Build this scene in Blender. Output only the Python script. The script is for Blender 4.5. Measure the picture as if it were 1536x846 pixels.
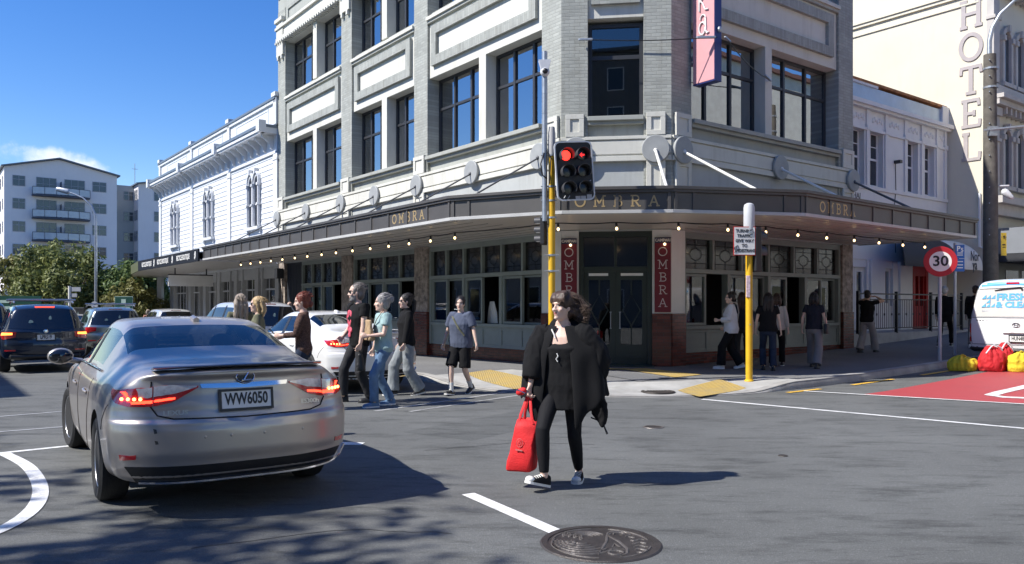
import bpy, bmesh, math, random
from mathutils import Vector, Matrix, noise
from mathutils.bvhtree import BVHTree
R = math.radians
for o in list(bpy.data.objects): bpy.data.objects.remove(o)
S = bpy.context.scene
COL = S.collection
random.seed(7)

# ---------------------------------------------------------------- camera
cam = bpy.data.cameras.new('camera'); cam_o = bpy.data.objects.new('camera', cam); COL.objects.link(cam_o)
cam.sensor_width = 36; cam.lens = 36*1185/1536; cam.shift_y = 36/1536
cam.clip_start = .05; cam.clip_end = 6000
cam_o.location = (0, 0, 1.5); cam_o.rotation_euler = (R(90), 0, 0)
S.camera = cam_o

# ---------------------------------------------------------------- light
SUN_TO = Vector((-.95, -.31, 1.035)).normalized()
world = bpy.data.worlds.new('World'); S.world = world; world.use_nodes = True
nt = world.node_tree; N = nt.nodes; Lk = nt.links; N.clear()
sky = N.new('ShaderNodeTexSky'); sky.sky_type = 'NISHITA'; sky.sun_disc = False
sky.sun_elevation = math.asin(SUN_TO.z); sky.sun_rotation = math.atan2(SUN_TO.x, SUN_TO.y) % (2*math.pi)
sky.altitude = 0; sky.air_density = 1.0; sky.dust_density = .0; sky.ozone_density = 2.0
hsv = N.new('ShaderNodeHueSaturation'); hsv.inputs["Saturation"].default_value = 1.38; hsv.inputs["Hue"].default_value = .515; hsv.inputs['Value'].default_value = 1.0
bg = N.new('ShaderNodeBackground'); bg.inputs['Strength'].default_value = .12
out = N.new('ShaderNodeOutputWorld')
# one small bank of cloud low in the sky, beyond the apartment block
tc = N.new('ShaderNodeTexCoord')
mp = N.new('ShaderNodeMapping'); mp.vector_type = 'POINT'
cdir = Vector((-.572, 1, .181)).normalized()
xa = Vector((cdir.y, -cdir.x, 0)).normalized(); za = xa.cross(cdir)
def dotn(v):
    n = N.new('ShaderNodeVectorMath'); n.operation = 'DOT_PRODUCT'; n.inputs[1].default_value = v
    Lk.new(tc.outputs['Generated'], n.inputs[0]); return n.outputs['Value']
def mth(op, a, b=None, c=None):
    n = N.new('ShaderNodeMath'); n.operation = op
    for i, q in enumerate((a, b, c)):
        if q is None: continue
        if isinstance(q, (int, float)): n.inputs[i].default_value = q
        else: Lk.new(q, n.inputs[i])
    return n.outputs[0]
sl = mth('ADD', dotn(za), mth('MULTIPLY', dotn(xa), .16))
ex = mth('POWER', mth('ABSOLUTE', mth('DIVIDE', dotn(xa), .062)), 2.0)
ey = mth('POWER', mth('ABSOLUTE', mth('DIVIDE', sl, .019)), 2.0)
ez = mth('MULTIPLY', mth('LESS_THAN', dotn(cdir), 0), 50)
cn = N.new('ShaderNodeTexNoise'); cn.inputs['Scale'].default_value = 26; cn.inputs['Detail'].default_value = 7; cn.inputs['Roughness'].default_value = .62
Lk.new(tc.outputs['Generated'], cn.inputs['Vector'])
cv = mth('SUBTRACT', mth('ADD', mth('SUBTRACT', 1.0, mth('ADD', ex, mth('ADD', ey, ez))), mth('MULTIPLY', mth('SUBTRACT', cn.outputs['Fac'], .5), 2.6)), .05)
cr = N.new('ShaderNodeMapRange'); cr.interpolation_type = 'SMOOTHSTEP'; cr.inputs['From Min'].default_value = 0; cr.inputs['From Max'].default_value = 1.1
cr.inputs['To Max'].default_value = .85
Lk.new(cv, cr.inputs['Value'])
mx = N.new('ShaderNodeMix'); mx.data_type = 'RGBA'; mx.inputs['B'].default_value = (6.6, 6.7, 6.9, 1)
Lk.new(cr.outputs[0], mx.inputs['Factor']); Lk.new(sky.outputs[0], hsv.inputs['Color']); Lk.new(hsv.outputs[0], mx.inputs['A'])
Lk.new(mx.outputs['Result'], bg.inputs['Color']); Lk.new(bg.outputs[0], out.inputs['Surface'])
sun = bpy.data.lights.new('sun', 'SUN'); sun.energy = 5.0; sun.angle = R(.53); sun.color = (1, .96, .895)
sun_o = bpy.data.objects.new('sun', sun); COL.objects.link(sun_o); sun_o.location = SUN_TO*60
sun_o.rotation_euler = (-SUN_TO).to_track_quat('-Z', 'Y').to_euler()
S.view_settings.view_transform = 'Standard'; S.view_settings.look = 'None'
S.view_settings.exposure = .6; S.view_settings.gamma = 1; S.view_settings.use_curve_mapping = False

# ---------------------------------------------------------------- helpers
def tag(o, label=None, cat=None, group=None, kind=None):
    if label: o['label'] = label
    if cat: o['category'] = cat
    if group: o['group'] = group
    if kind: o['kind'] = kind
    return o
def thing(name, label, cat, loc=(0, 0, 0), rz=0, group=None):
    o = bpy.data.objects.new(name, None); COL.objects.link(o); o.empty_display_size = .2
    o.location = loc; o.rotation_euler = (0, 0, rz)
    return tag(o, label, cat, group)
def V(*a): return Vector(a)
class MB:
    def __init__(s, xf=None): s.v = []; s.f = []; s.m = []; s.mi = 0; s.xf = xf or Matrix()
    def add(s, vs, fs):
        b = len(s.v); x = s.xf
        s.v += [x @ Vector(p) for p in vs]; s.f += [tuple(i+b for i in q) for q in fs]; s.m += [s.mi]*len(fs)
    def box(s, x0, x1, y0, y1, z0, z1):
        s.add([(x0,y0,z0),(x1,y0,z0),(x1,y1,z0),(x0,y1,z0),(x0,y0,z1),(x1,y0,z1),(x1,y1,z1),(x0,y1,z1)],
              [(0,3,2,1),(4,5,6,7),(0,1,5,4),(1,2,6,5),(2,3,7,6),(3,0,4,7)])
    def ext(s, poly, vec):
        n = len(poly); vec = Vector(vec)
        s.add([Vector(p) for p in poly]+[Vector(p)+vec for p in poly],
              [tuple(range(n))[::-1], tuple(range(n, 2*n))]+[(i, (i+1) % n, n+(i+1) % n, n+i) for i in range(n)])
    def poly(s, pts): s.add(pts, [tuple(range(len(pts)))])
    def loft(s, rings, caps=True, closed=True):
        n = len(rings[0]); vs = [p for r in rings for p in r]; fs = []
        for i in range(len(rings)-1):
            for j in range(n if closed else n-1):
                a, b = i*n+j, i*n+(j+1) % n
                fs.append((a, b, b+n, a+n))
        if caps: fs += [tuple(range(n))[::-1], tuple(range((len(rings)-1)*n, len(rings)*n))]
        s.add(vs, fs)
    def tube(s, pts, r, n=8, ref=None, caps=True, rnd=False):
        pts = [Vector(p) for p in pts]
        rr = r if isinstance(r, (list, tuple)) else [r]*len(pts)
        rr = [q if isinstance(q, (list, tuple)) else (q, q) for q in rr]
        up = Vector(ref) if ref else None; rings = []
        ts = []
        for i in range(len(pts)):
            t = pts[min(i+1, len(pts)-1)]-pts[max(i-1, 0)]
            ts.append(t.normalized() if t.length > 1e-9 else Vector((0, 0, 1)))
        if up is None:
            up = Vector((0, 0, 1)) if abs(ts[0].z) < .9 else Vector((1, 0, 0))
        if rnd:   # rounded ends
            p0, p1 = pts[0], pts[-1]; a0, a1 = rr[0], rr[-1]; m0 = sum(a0)/2; m1 = sum(a1)/2
            pts = [p0-ts[0]*m0*.95, p0-ts[0]*m0*.6]+pts+[p1+ts[-1]*m1*.6, p1+ts[-1]*m1*.95]
            rr = [(a0[0]*.3, a0[1]*.3), (a0[0]*.8, a0[1]*.8)]+rr+[(a1[0]*.8, a1[1]*.8), (a1[0]*.3, a1[1]*.3)]
            ts = [ts[0], ts[0]]+ts+[ts[-1], ts[-1]]
        for p, q, t in zip(pts, rr, ts):
            x = up-t*up.dot(t)
            if x.length < 1e-5: x = Vector((1, 0, 0))-t*t.x
            x.normalize(); y = t.cross(x); up = x if ref is None else Vector(ref)
            rings.append([p+x*(math.cos(2*math.pi*k/n)*q[0])+y*(math.sin(2*math.pi*k/n)*q[1]) for k in range(n)])
        s.loft(rings, caps)
    def lathe(s, prof, n=24, mtx=None, caps=True):
        m = mtx or Matrix()
        s.loft([[m @ Vector((r*math.cos(2*math.pi*k/n), r*math.sin(2*math.pi*k/n), z)) for k in range(n)] for r, z in prof], caps)
    def ball(s, c, r, nu=12, nv=8, mtx=None):
        if not isinstance(r, (list, tuple)): r = (r, r, r)
        m = mtx or Matrix(); c = Vector(c); rings = []
        for i in range(nv+1):
            a = -math.pi/2+math.pi*min(max(i, .08), nv-.08)/nv
            rings.append([c+m @ Vector((r[0]*math.cos(a)*math.cos(2*math.pi*k/nu), r[1]*math.cos(a)*math.sin(2*math.pi*k/nu), r[2]*math.sin(a))) for k in range(nu)])
        s.loft(rings)
    def build(s, name, mats, parent=None, smooth=None, bevel=0, recalc=True, label=None):
        me = bpy.data.meshes.new(name); me.from_pydata(s.v, [], s.f)
        if recalc:
            bm = bmesh.new(); bm.from_mesh(me); bmesh.ops.recalc_face_normals(bm, faces=bm.faces); bm.to_mesh(me); bm.free()
        return put(name, me, mats, parent, smooth, bevel, s.m, label)
def put(name, me, mats, parent=None, smooth=None, bevel=0, mi=None, label=None):
    if not isinstance(mats, (list, tuple)): mats = [mats]
    me.materials.clear()
    for m in mats: me.materials.append(m)
    if mi and len(mats) > 1: me.polygons.foreach_set('material_index', mi)
    if smooth is not None:
        me.polygons.foreach_set('use_smooth', [True]*len(me.polygons))
        if smooth < 179: me.set_sharp_from_angle(angle=R(smooth))
    me.update()
    o = bpy.data.objects.new(name, me); COL.objects.link(o); o.parent = parent
    if bevel:
        b = o.modifiers.new('edge', 'BEVEL'); b.width = bevel; b.segments = 2; b.limit_method = 'ANGLE'; b.angle_limit = R(40)
    if label: o['label'] = label
    return o
def frame(o, x, y):
    x = Vector(x); y = Vector(y); z = Vector((0, 0, 1)); o = Vector(o)
    return Matrix(((x.x, y.x, z.x, o.x), (x.y, y.y, z.y, o.y), (x.z, y.z, z.z, o.z), (0, 0, 0, 1)))
def axes(o, x, y, z):
    x = Vector(x); y = Vector(y); z = Vector(z); o = Vector(o)
    return Matrix(((x.x, y.x, z.x, o.x), (x.y, y.y, z.y, o.y), (x.z, y.z, z.z, o.z), (0, 0, 0, 1)))
def copy_thing(root, loc=None, rz=None, label=None, group=None):
    r = root.copy(); COL.objects.link(r)
    if loc is not None: r.location = loc
    if rz is not None: r.rotation_euler = (0, 0, rz)
    if label: r['label'] = label
    if group: r['group'] = group
    for ch in list(root.children):
        c = ch.copy(); COL.objects.link(c); c.parent = r
        for g in ch.children:
            d = g.copy(); COL.objects.link(d); d.parent = c
    return r
def eval_mesh(me, mods):
    """mesh after a list of (type, {settings}) modifiers"""
    o = bpy.data.objects.new('work', me); COL.objects.link(o)
    for t, kw in mods:
        m = o.modifiers.new('m', t)
        for k_, v_ in kw.items(): setattr(m, k_, v_)
    dg = bpy.context.evaluated_depsgraph_get(); dg.update()
    r = bpy.data.meshes.new_from_object(o.evaluated_get(dg), depsgraph=dg)
    bpy.data.objects.remove(o)
    return r
def mesh_of(mb):
    me = bpy.data.meshes.new('work'); me.from_pydata(mb.v, [], mb.f)
    bm = bmesh.new(); bm.from_mesh(me); bmesh.ops.recalc_face_normals(bm, faces=bm.faces); bm.to_mesh(me); bm.free()
    me.polygons.foreach_set('material_index', mb.m)
    return me
_tx = {}
def text(mb, s, size, org, xd, up, depth=.004, align='CENTER', bold=0, xs=1.0):
    """block lettering: xd runs along the words, up is the letters' height"""
    cu = bpy.data.curves.new('t', 'FONT'); cu.body = s; cu.size = size*1.39; cu.extrude = depth/2; cu.align_x = align; cu.align_y = 'CENTER'
    cu.offset = bold; cu.resolution_u = 3
    o = bpy.data.objects.new('t', cu); COL.objects.link(o)
    dg = bpy.context.evaluated_depsgraph_get(); dg.update()
    me = bpy.data.meshes.new_from_object(o.evaluated_get(dg), depsgraph=dg)
    xd = Vector(xd).normalized(); up = Vector(up).normalized(); n = xd.cross(up)
    m = axes(org, xd*xs, up, n)
    mb.add([m @ v.co for v in me.vertices], [tuple(p.vertices) for p in me.polygons])
    bpy.data.objects.remove(o); bpy.data.curves.remove(cu)
def arc(cx, cy, rx, ry, a0, a1, n=10):
    return [(cx+rx*math.cos(R(a0+(a1-a0)*i/n)), cy+ry*math.sin(R(a0+(a1-a0)*i/n))) for i in range(n+1)]
SER = .13
def _f(x, y, w=.15): return [(x-w, y), (x+w, y)]
SLAB = {  # slab-serif capitals as strokes in a box one unit high: (width, [(line, weight)])
 'O': (.95, [(arc(.47, .5, .41, .44, 0, 360, 28), .12)]),
 'M': (1.1, [([(.2, .05), (.2, .95)], .1), ([(.9, .05), (.9, .95)], .1), ([(.2, .93), (.55, .3)], .11), ([(.55, .3), (.9, .93)], .11), (_f(.2, .05), .1), (_f(.9, .05), .1), (_f(.13, .95, .13), .1), (_f(.97, .95, .13), .1)]),
 'B': (.85, [([(.22, .05), (.22, .95)], .12), ([(.05, .95), (.5, .95)]+arc(.5, .74, .22, .21, 90, -90, 9)[1:]+[(.2, .53)], .1), ([(.2, .5), (.52, .5)]+arc(.52, .275, .25, .225, 90, -90, 9)[1:]+[(.05, .05)], .1)]),
 'R': (.92, [([(.22, .05), (.22, .95)], .12), ([(.05, .95), (.5, .95)]+arc(.5, .72, .24, .23, 90, -90, 9)[1:]+[(.2, .49)], .1), ([(.45, .48), (.76, .06)], .12), (_f(.22, .05), .1), (_f(.82, .05, .12), .1)]),
 'A': (1.0, [([(.16, .05), (.5, .95)], .1), ([(.84, .05), (.5, .95)], .11), ([(.28, .36), (.72, .36)], .09), (_f(.15, .05), .1), (_f(.85, .05), .1)]),
 'H': (1.0, [([(.2, .05), (.2, .95)], .13), ([(.8, .05), (.8, .95)], .13), ([(.2, .5), (.8, .5)], .1), (_f(.2, .05), .1), (_f(.8, .05), .1), (_f(.2, .95), .1), (_f(.8, .95), .1)]),
 'T': (.95, [([(.47, .05), (.47, .95)], .13), ([(.04, .95), (.9, .95)], .1), (_f(.47, .05, .2), .1), ([(.09, .95), (.06, .72)], .09), ([(.85, .95), (.88, .72)], .09)]),
 'E': (.85, [([(.2, .05), (.2, .95)], .13), ([(.04, .95), (.76, .95)], .1), ([(.2, .5), (.55, .5)], .1), ([(.04, .05), (.8, .05)], .1), ([(.72, .95), (.74, .75)], .09), ([(.76, .05), (.78, .27)], .09), ([(.55, .4), (.55, .6)], .08)]),
 'L': (.82, [([(.2, .05), (.2, .95)], .13), (_f(.2, .95), .1), ([(.04, .05), (.78, .05)], .1), ([(.74, .05), (.76, .3)], .09)]),
}
def slab(mb, word, h, org, xd, up, depth=.01, gap=.14, xs=1.0, center=True, weight=1.0):
    xd = Vector(xd).normalized(); up = Vector(up).normalized(); n = xd.cross(up); org = Vector(org)
    tot = sum(SLAB[c][0]*xs for c in word)+gap*(len(word)-1); x0 = -tot/2 if center else 0
    k = 0
    for c in word:
        w, sts = SLAB[c]
        for pts, wt in sts:
            wt *= weight; k += 1; dz = depth+(k % 7)*.0004
            P = [Vector((p[0]*xs, p[1]-.5)) for p in pts]; cl = (P[0]-P[-1]).length < 1e-4
            if cl: P = P[:-1]
            L_ = []; R_ = []
            m = len(P)
            for i in range(m):
                a = P[(i-1) % m] if (cl or i > 0) else P[i]; b = P[(i+1) % m] if (cl or i < m-1) else P[i]
                t = (b-a).normalized(); q = Vector((-t.y, t.x))*wt/2
                L_.append(P[i]+q); R_.append(P[i]-q)
            def W3(p, z): return org+xd*((x0+p.x)*h)+up*(p.y*h)+n*z
            for i in range(m if cl else m-1):
                j = (i+1) % m
                mb.ext([W3(R_[i], 0), W3(R_[j], 0), W3(L_[j], 0), W3(L_[i], 0)], n*dz)
        x0 += w*xs+gap

# ---------------------------------------------------------------- materials
def newmat(name):
    m = bpy.data.materials.new(name); m.use_nodes = True
    return m, m.node_tree, m.node_tree.nodes, m.node_tree.links, m.node_tree.nodes['Principled BSDF']
def lin(c):
    if isinstance(c, str):
        c = [int(c[i:i+2], 16)/255 for i in (0, 2, 4)]; c = [x/12.92 if x <= .04045 else ((x+.055)/1.055)**2.4 for x in c]
    return (c[0], c[1], c[2], 1)
def pm(name, col, rough=.6, metal=0, var=.1, vs=2.5, bump=.0, bs=60, spec=.5, coat=0, coord='Object', emit=None, es=0, sheen=0, dirt=0):
    """plain procedural surface: colour varied by two scales of noise, optional fine bump"""
    m, t, n, l, b = newmat(name); c = lin(col)
    tcn = n.new('ShaderNodeTexCoord')
    a = n.new('ShaderNodeTexNoise'); a.inputs['Scale'].default_value = vs; a.inputs['Detail'].default_value = 6; a.inputs['Roughness'].default_value = .6
    l.new(tcn.outputs[coord], a.inputs['Vector'])
    mr = n.new('ShaderNodeMapRange'); mr.inputs['From Min'].default_value = .3; mr.inputs['From Max'].default_value = .7
    mr.inputs['To Min'].default_value = 1-var; mr.inputs['To Max'].default_value = 1+var
    l.new(a.outputs['Fac'], mr.inputs['Value'])
    mx = n.new('ShaderNodeMix'); mx.data_type = 'RGBA'; mx.blend_type = 'MULTIPLY'; mx.inputs['Factor'].default_value = 1; mx.inputs['A'].default_value = c
    l.new(mr.outputs[0], mx.inputs['B']); last = mx.outputs['Result']
    if dirt:
        d = n.new('ShaderNodeTexNoise'); d.inputs['Scale'].default_value = 1.3; d.inputs['Detail'].default_value = 9; d.inputs['Roughness'].default_value = .72
        mp_ = n.new('ShaderNodeMapping'); mp_.inputs['Scale'].default_value = (2.2, 2.2, .35); l.new(tcn.outputs[coord], mp_.inputs['Vector']); l.new(mp_.outputs[0], d.inputs['Vector'])
        r2 = n.new('ShaderNodeMapRange'); r2.inputs['From Min'].default_value = .5; r2.inputs['From Max'].default_value = .78; r2.inputs['To Max'].default_value = dirt
        l.new(d.outputs['Fac'], r2.inputs['Value'])
        m2 = n.new('ShaderNodeMix'); m2.data_type = 'RGBA'; m2.blend_type = 'MULTIPLY'; m2.inputs['B'].default_value = (.5, .46, .4, 1)
        l.new(r2.outputs[0], m2.inputs['Factor']); l.new(last, m2.inputs['A']); last = m2.outputs['Result']
    l.new(last, b.inputs['Base Color'])
    b.inputs['Roughness'].default_value = rough; b.inputs['Metallic'].default_value = metal; b.inputs['Specular IOR Level'].default_value = spec
    b.inputs['Coat Weight'].default_value = coat; b.inputs['Coat Roughness'].default_value = .03; b.inputs['Sheen Weight'].default_value = sheen
    if emit: b.inputs['Emission Color'].default_value = lin(emit); b.inputs['Emission Strength'].default_value = es
    if bump:
        f = n.new('ShaderNodeTexNoise'); f.inputs['Scale'].default_value = bs; f.inputs['Detail'].default_value = 4
        l.new(tcn.outputs[coord], f.inputs['Vector'])
        bp = n.new('ShaderNodeBump'); bp.inputs['Strength'].default_value = bump; bp.inputs['Distance'].default_value = .02
        l.new(f.outputs['Fac'], bp.inputs['Height']); l.new(bp.outputs[0], b.inputs['Normal'])
    return m
def brick(name, col, mortar, udir, bw=.23, bh=.078, ms=.010, rough=.75, bump=.5, var=.12, vert=False, spec=.4, mort_rough=None):
    m, t, n, l, b = newmat(name)
    g = n.new('ShaderNodeNewGeometry')
    d = n.new('ShaderNodeVectorMath'); d.operation = 'DOT_PRODUCT'; d.inputs[1].default_value = (udir[0], udir[1], 0); l.new(g.outputs['Position'], d.inputs[0])
    sp = n.new('ShaderNodeSeparateXYZ'); l.new(g.outputs['Position'], sp.inputs[0])
    cb = n.new('ShaderNodeCombineXYZ')
    l.new(d.outputs['Value'], cb.inputs[1 if vert else 0]); l.new(sp.outputs['Z'], cb.inputs[0 if vert else 1])
    bt = n.new('ShaderNodeTexBrick'); bt.inputs['Scale'].default_value = 1; bt.inputs['Brick Width'].default_value = bw; bt.inputs['Row Height'].default_value = bh
    bt.inputs['Mortar Size'].default_value = ms; bt.inputs['Mortar Smooth'].default_value = .3; bt.inputs['Bias'].default_value = 0
    c = lin(col); bt.inputs['Color1'].default_value = [x*(1-var) for x in c[:3]]+[1]; bt.inputs['Color2'].default_value = [x*(1+var) for x in c[:3]]+[1]
    bt.inputs['Mortar'].default_value = lin(mortar)
    l.new(cb.outputs[0], bt.inputs['Vector'])
    a = n.new('ShaderNodeTexNoise'); a.inputs['Scale'].default_value = 1.6; a.inputs['Detail'].default_value = 8; l.new(g.outputs['Position'], a.inputs['Vector'])
    mr = n.new('ShaderNodeMapRange'); mr.inputs['From Min'].default_value = .3; mr.inputs['From Max'].default_value = .7; mr.inputs['To Min'].default_value = .9; mr.inputs['To Max'].default_value = 1.08
    l.new(a.outputs['Fac'], mr.inputs['Value'])
    mx = n.new('ShaderNodeMix'); mx.data_type = 'RGBA'; mx.blend_type = 'MULTIPLY'; mx.inputs['Factor'].default_value = 1
    l.new(bt.outputs['Color'], mx.inputs['A']); l.new(mr.outputs[0], mx.inputs['B'])
    mp_ = n.new('ShaderNodeMapping'); mp_.inputs['Scale'].default_value = (3.0, 3.0, .28); l.new(g.outputs['Position'], mp_.inputs['Vector'])
    st = n.new('ShaderNodeTexNoise'); st.inputs['Scale'].default_value = 1.4; st.inputs['Detail'].default_value = 9; st.inputs['Roughness'].default_value = .75; l.new(mp_.outputs[0], st.inputs['Vector'])
    r2 = n.new('ShaderNodeMapRange'); r2.inputs['From Min'].default_value = .5; r2.inputs['From Max'].default_value = .75; r2.inputs['To Max'].default_value = .5; l.new(st.outputs['Fac'], r2.inputs['Value'])
    m2 = n.new('ShaderNodeMix'); m2.data_type = 'RGBA'; m2.blend_type = 'MULTIPLY'; m2.inputs['B'].default_value = (.6, .54, .46, 1); l.new(r2.outputs[0], m2.inputs['Factor']); l.new(mx.outputs['Result'], m2.inputs['A']); l.new(m2.outputs['Result'], b.inputs['Base Color'])
    f = n.new('ShaderNodeTexNoise'); f.inputs['Scale'].default_value = 45; f.inputs['Detail'].default_value = 5; l.new(g.outputs['Position'], f.inputs['Vector'])
    ad = n.new('ShaderNodeMath'); ad.operation = 'MULTIPLY_ADD'; ad.inputs[1].default_value = -1.0
    sc = n.new('ShaderNodeMath'); sc.operation = 'MULTIPLY'; sc.inputs[1].default_value = .5; l.new(f.outputs['Fac'], sc.inputs[0])
    l.new(bt.outputs['Fac'], ad.inputs[0]); l.new(sc.outputs[0], ad.inputs[2])
    bp = n.new('ShaderNodeBump'); bp.inputs['Strength'].default_value = bump; bp.inputs['Distance'].default_value = .012
    l.new(ad.outputs[0], bp.inputs['Height']); l.new(bp.outputs[0], b.inputs['Normal'])
    b.inputs['Roughness'].default_value = rough; b.inputs['Specular IOR Level'].default_value = spec
    return m
def glass(name, tint=(.55, .6, .62), base=.05, rough=.012, wav=.0, gain=1.0):
    """window pane: clear with a mirror coat that grows towards grazing"""
    m, t, n, l, b = newmat(name); n.remove(b); o = n['Material Output']
    fr = n.new('ShaderNodeFresnel'); fr.inputs['IOR'].default_value = 1.55
    ad = n.new('ShaderNodeMath'); ad.operation = 'MULTIPLY_ADD'; ad.inputs[1].default_value = gain; ad.inputs[2].default_value = base; ad.use_clamp = True
    l.new(fr.outputs[0], ad.inputs[0])
    tr = n.new('ShaderNodeBsdfTransparent'); tr.inputs[0].default_value = lin(tint)
    gl = n.new('ShaderNodeBsdfGlossy'); gl.inputs['Roughness'].default_value = rough; gl.inputs['Color'].default_value = (1, 1, 1, 1)
    if wav:
        g = n.new('ShaderNodeNewGeometry'); a = n.new('ShaderNodeTexNoise'); a.inputs['Scale'].default_value = .9; a.inputs['Detail'].default_value = 1
        l.new(g.outputs['Position'], a.inputs['Vector'])
        bp = n.new('ShaderNodeBump'); bp.inputs['Strength'].default_value = wav; bp.inputs['Distance'].default_value = .05
        l.new(a.outputs['Fac'], bp.inputs['Height']); l.new(bp.outputs[0], gl.inputs['Normal'])
    mx = n.new('ShaderNodeMixShader'); l.new(ad.outputs[0], mx.inputs[0]); l.new(tr.outputs[0], mx.inputs[1]); l.new(gl.outputs[0], mx.inputs[2])
    l.new(mx.outputs[0], o.inputs['Surface'])
    return m
def glow(name, col, strength):
    m, t, n, l, b = newmat(name); b.inputs['Base Color'].default_value = lin(col); b.inputs['Emission Color'].default_value = lin(col); b.inputs['Emission Strength'].default_value = strength
    return m

# ---------------------------------------------------------------- street geometry: two frontages meeting at a splayed corner
dR = V(.797, .605, 0); nR = V(.605, -.797, 0); dL = V(-.605, .797, 0); nL = V(-.797, -.605, 0)
for q in (dR, nR, dL, nL): q.normalize()
PL = V(1.129, 18.086, 0); PR = V(3.58, 17.75, 0)
dC = (PR-PL).normalized(); nC = V(dC.y, -dC.x, 0)
KW = 3.7; KR = 3.6                         # footpath width, kerb radius
b0 = KW-nR.dot(PL-PR); APEX = PL-dR*KW-dL*b0
def gz(x, y):
    p = V(x, y, 0); u_ = max(0, (p-PL).dot(dL)); v_ = max(0, (p-PR).dot(dR)); w_ = min(v_, 25)
    return -.012*min(u_, 45)+.015*min(v_, 40)+.0012*w_*w_
def ab(x, y):
    p = V(x, y, 0); return KW-nL.dot(p-PL), KW-nR.dot(p-PR)
def kerb_d(x, y):
    a, b = ab(x, y)
    return KR-math.hypot(KR-a, KR-b) if (a < KR and b < KR) else min(a, b)
def sstep(x, a, b):
    t = min(1, max(0, (x-a)/(b-a))); return t*t*(3-2*t)
def kerb_h(x, y):
    a, b = ab(x, y)
    q = sstep(a, KR-.35, KR+1.1) if a > b else sstep(b, KR+.4, KR+2.0)
    return .022+.115*q
def fz(x, y):
    d = kerb_d(x, y); return gz(x, y)+kerb_h(x, y)+(.137-kerb_h(x, y))*sstep(d, .15, 1.7)
# ================================================================ ground
def asphalt(name, col, rough=.85, marks=True):
    m, t, n, l, b = newmat(name); c = lin(col)
    g = n.new('ShaderNodeNewGeometry')
    def nz(s, d=6, r=.6, vec=None):
        a = n.new('ShaderNodeTexNoise'); a.inputs['Scale'].default_value = s; a.inputs['Detail'].default_value = d; a.inputs['Roughness'].default_value = r
        l.new(vec or g.outputs['Position'], a.inputs['Vector']); return a.outputs['Fac']
    def rng(v, a, b_, c_, d):
        q = n.new('ShaderNodeMapRange'); q.inputs['From Min'].default_value = a; q.inputs['From Max'].default_value = b_; q.inputs['To Min'].default_value = c_; q.inputs['To Max'].default_value = d
        l.new(v, q.inputs['Value']); return q.outputs[0]
    def mul(a, b_):
        q = n.new('ShaderNodeMath'); q.operation = 'MULTIPLY'; l.new(a, q.inputs[0]); l.new(b_, q.inputs[1]); return q.outputs[0]
    f = mul(rng(nz(.35, 8, .65), .3, .7, .78, 1.2), rng(nz(110, 4, .8), .32, .68, .6, 1.45))
    f = mul(f, rng(nz(42, 3, .6), .56, .72, 1, 1.5))
    if marks:
        mp_ = n.new('ShaderNodeMapping'); mp_.inputs['Rotation'].default_value = (0, 0, R(35)); mp_.inputs['Scale'].default_value = (.9, 3.2, 1); l.new(g.outputs['Position'], mp_.inputs['Vector'])
        f = mul(f, rng(nz(1.1, 9, .74, mp_.outputs[0]), .50, .66, 1, .52))
        mp2 = n.new('ShaderNodeMapping'); mp2.inputs['Scale'].default_value = (1.2, 5.5, 1); mp2.inputs['Rotation'].default_value = (0, 0, R(-4)); l.new(g.outputs['Position'], mp2.inputs['Vector'])
        f = mul(f, rng(nz(2.3, 7, .75, mp2.outputs[0]), .57, .68, 1, .6))
    mx = n.new('ShaderNodeMix'); mx.data_type = 'RGBA'; mx.blend_type = 'MULTIPLY'; mx.inputs['Factor'].default_value = 1; mx.inputs['A'].default_value = c
    l.new(f, mx.inputs['B']); l.new(mx.outputs['Result'], b.inputs['Base Color'])
    b.inputs['Roughness'].default_value = rough; b.inputs['Specular IOR Level'].default_value = .35
    bp = n.new('ShaderNodeBump'); bp.inputs['Strength'].default_value = .55; bp.inputs['Distance'].default_value = .012
    l.new(nz(95, 4, .7), bp.inputs['Height']); l.new(bp.outputs[0], b.inputs['Normal'])
    return m
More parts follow.
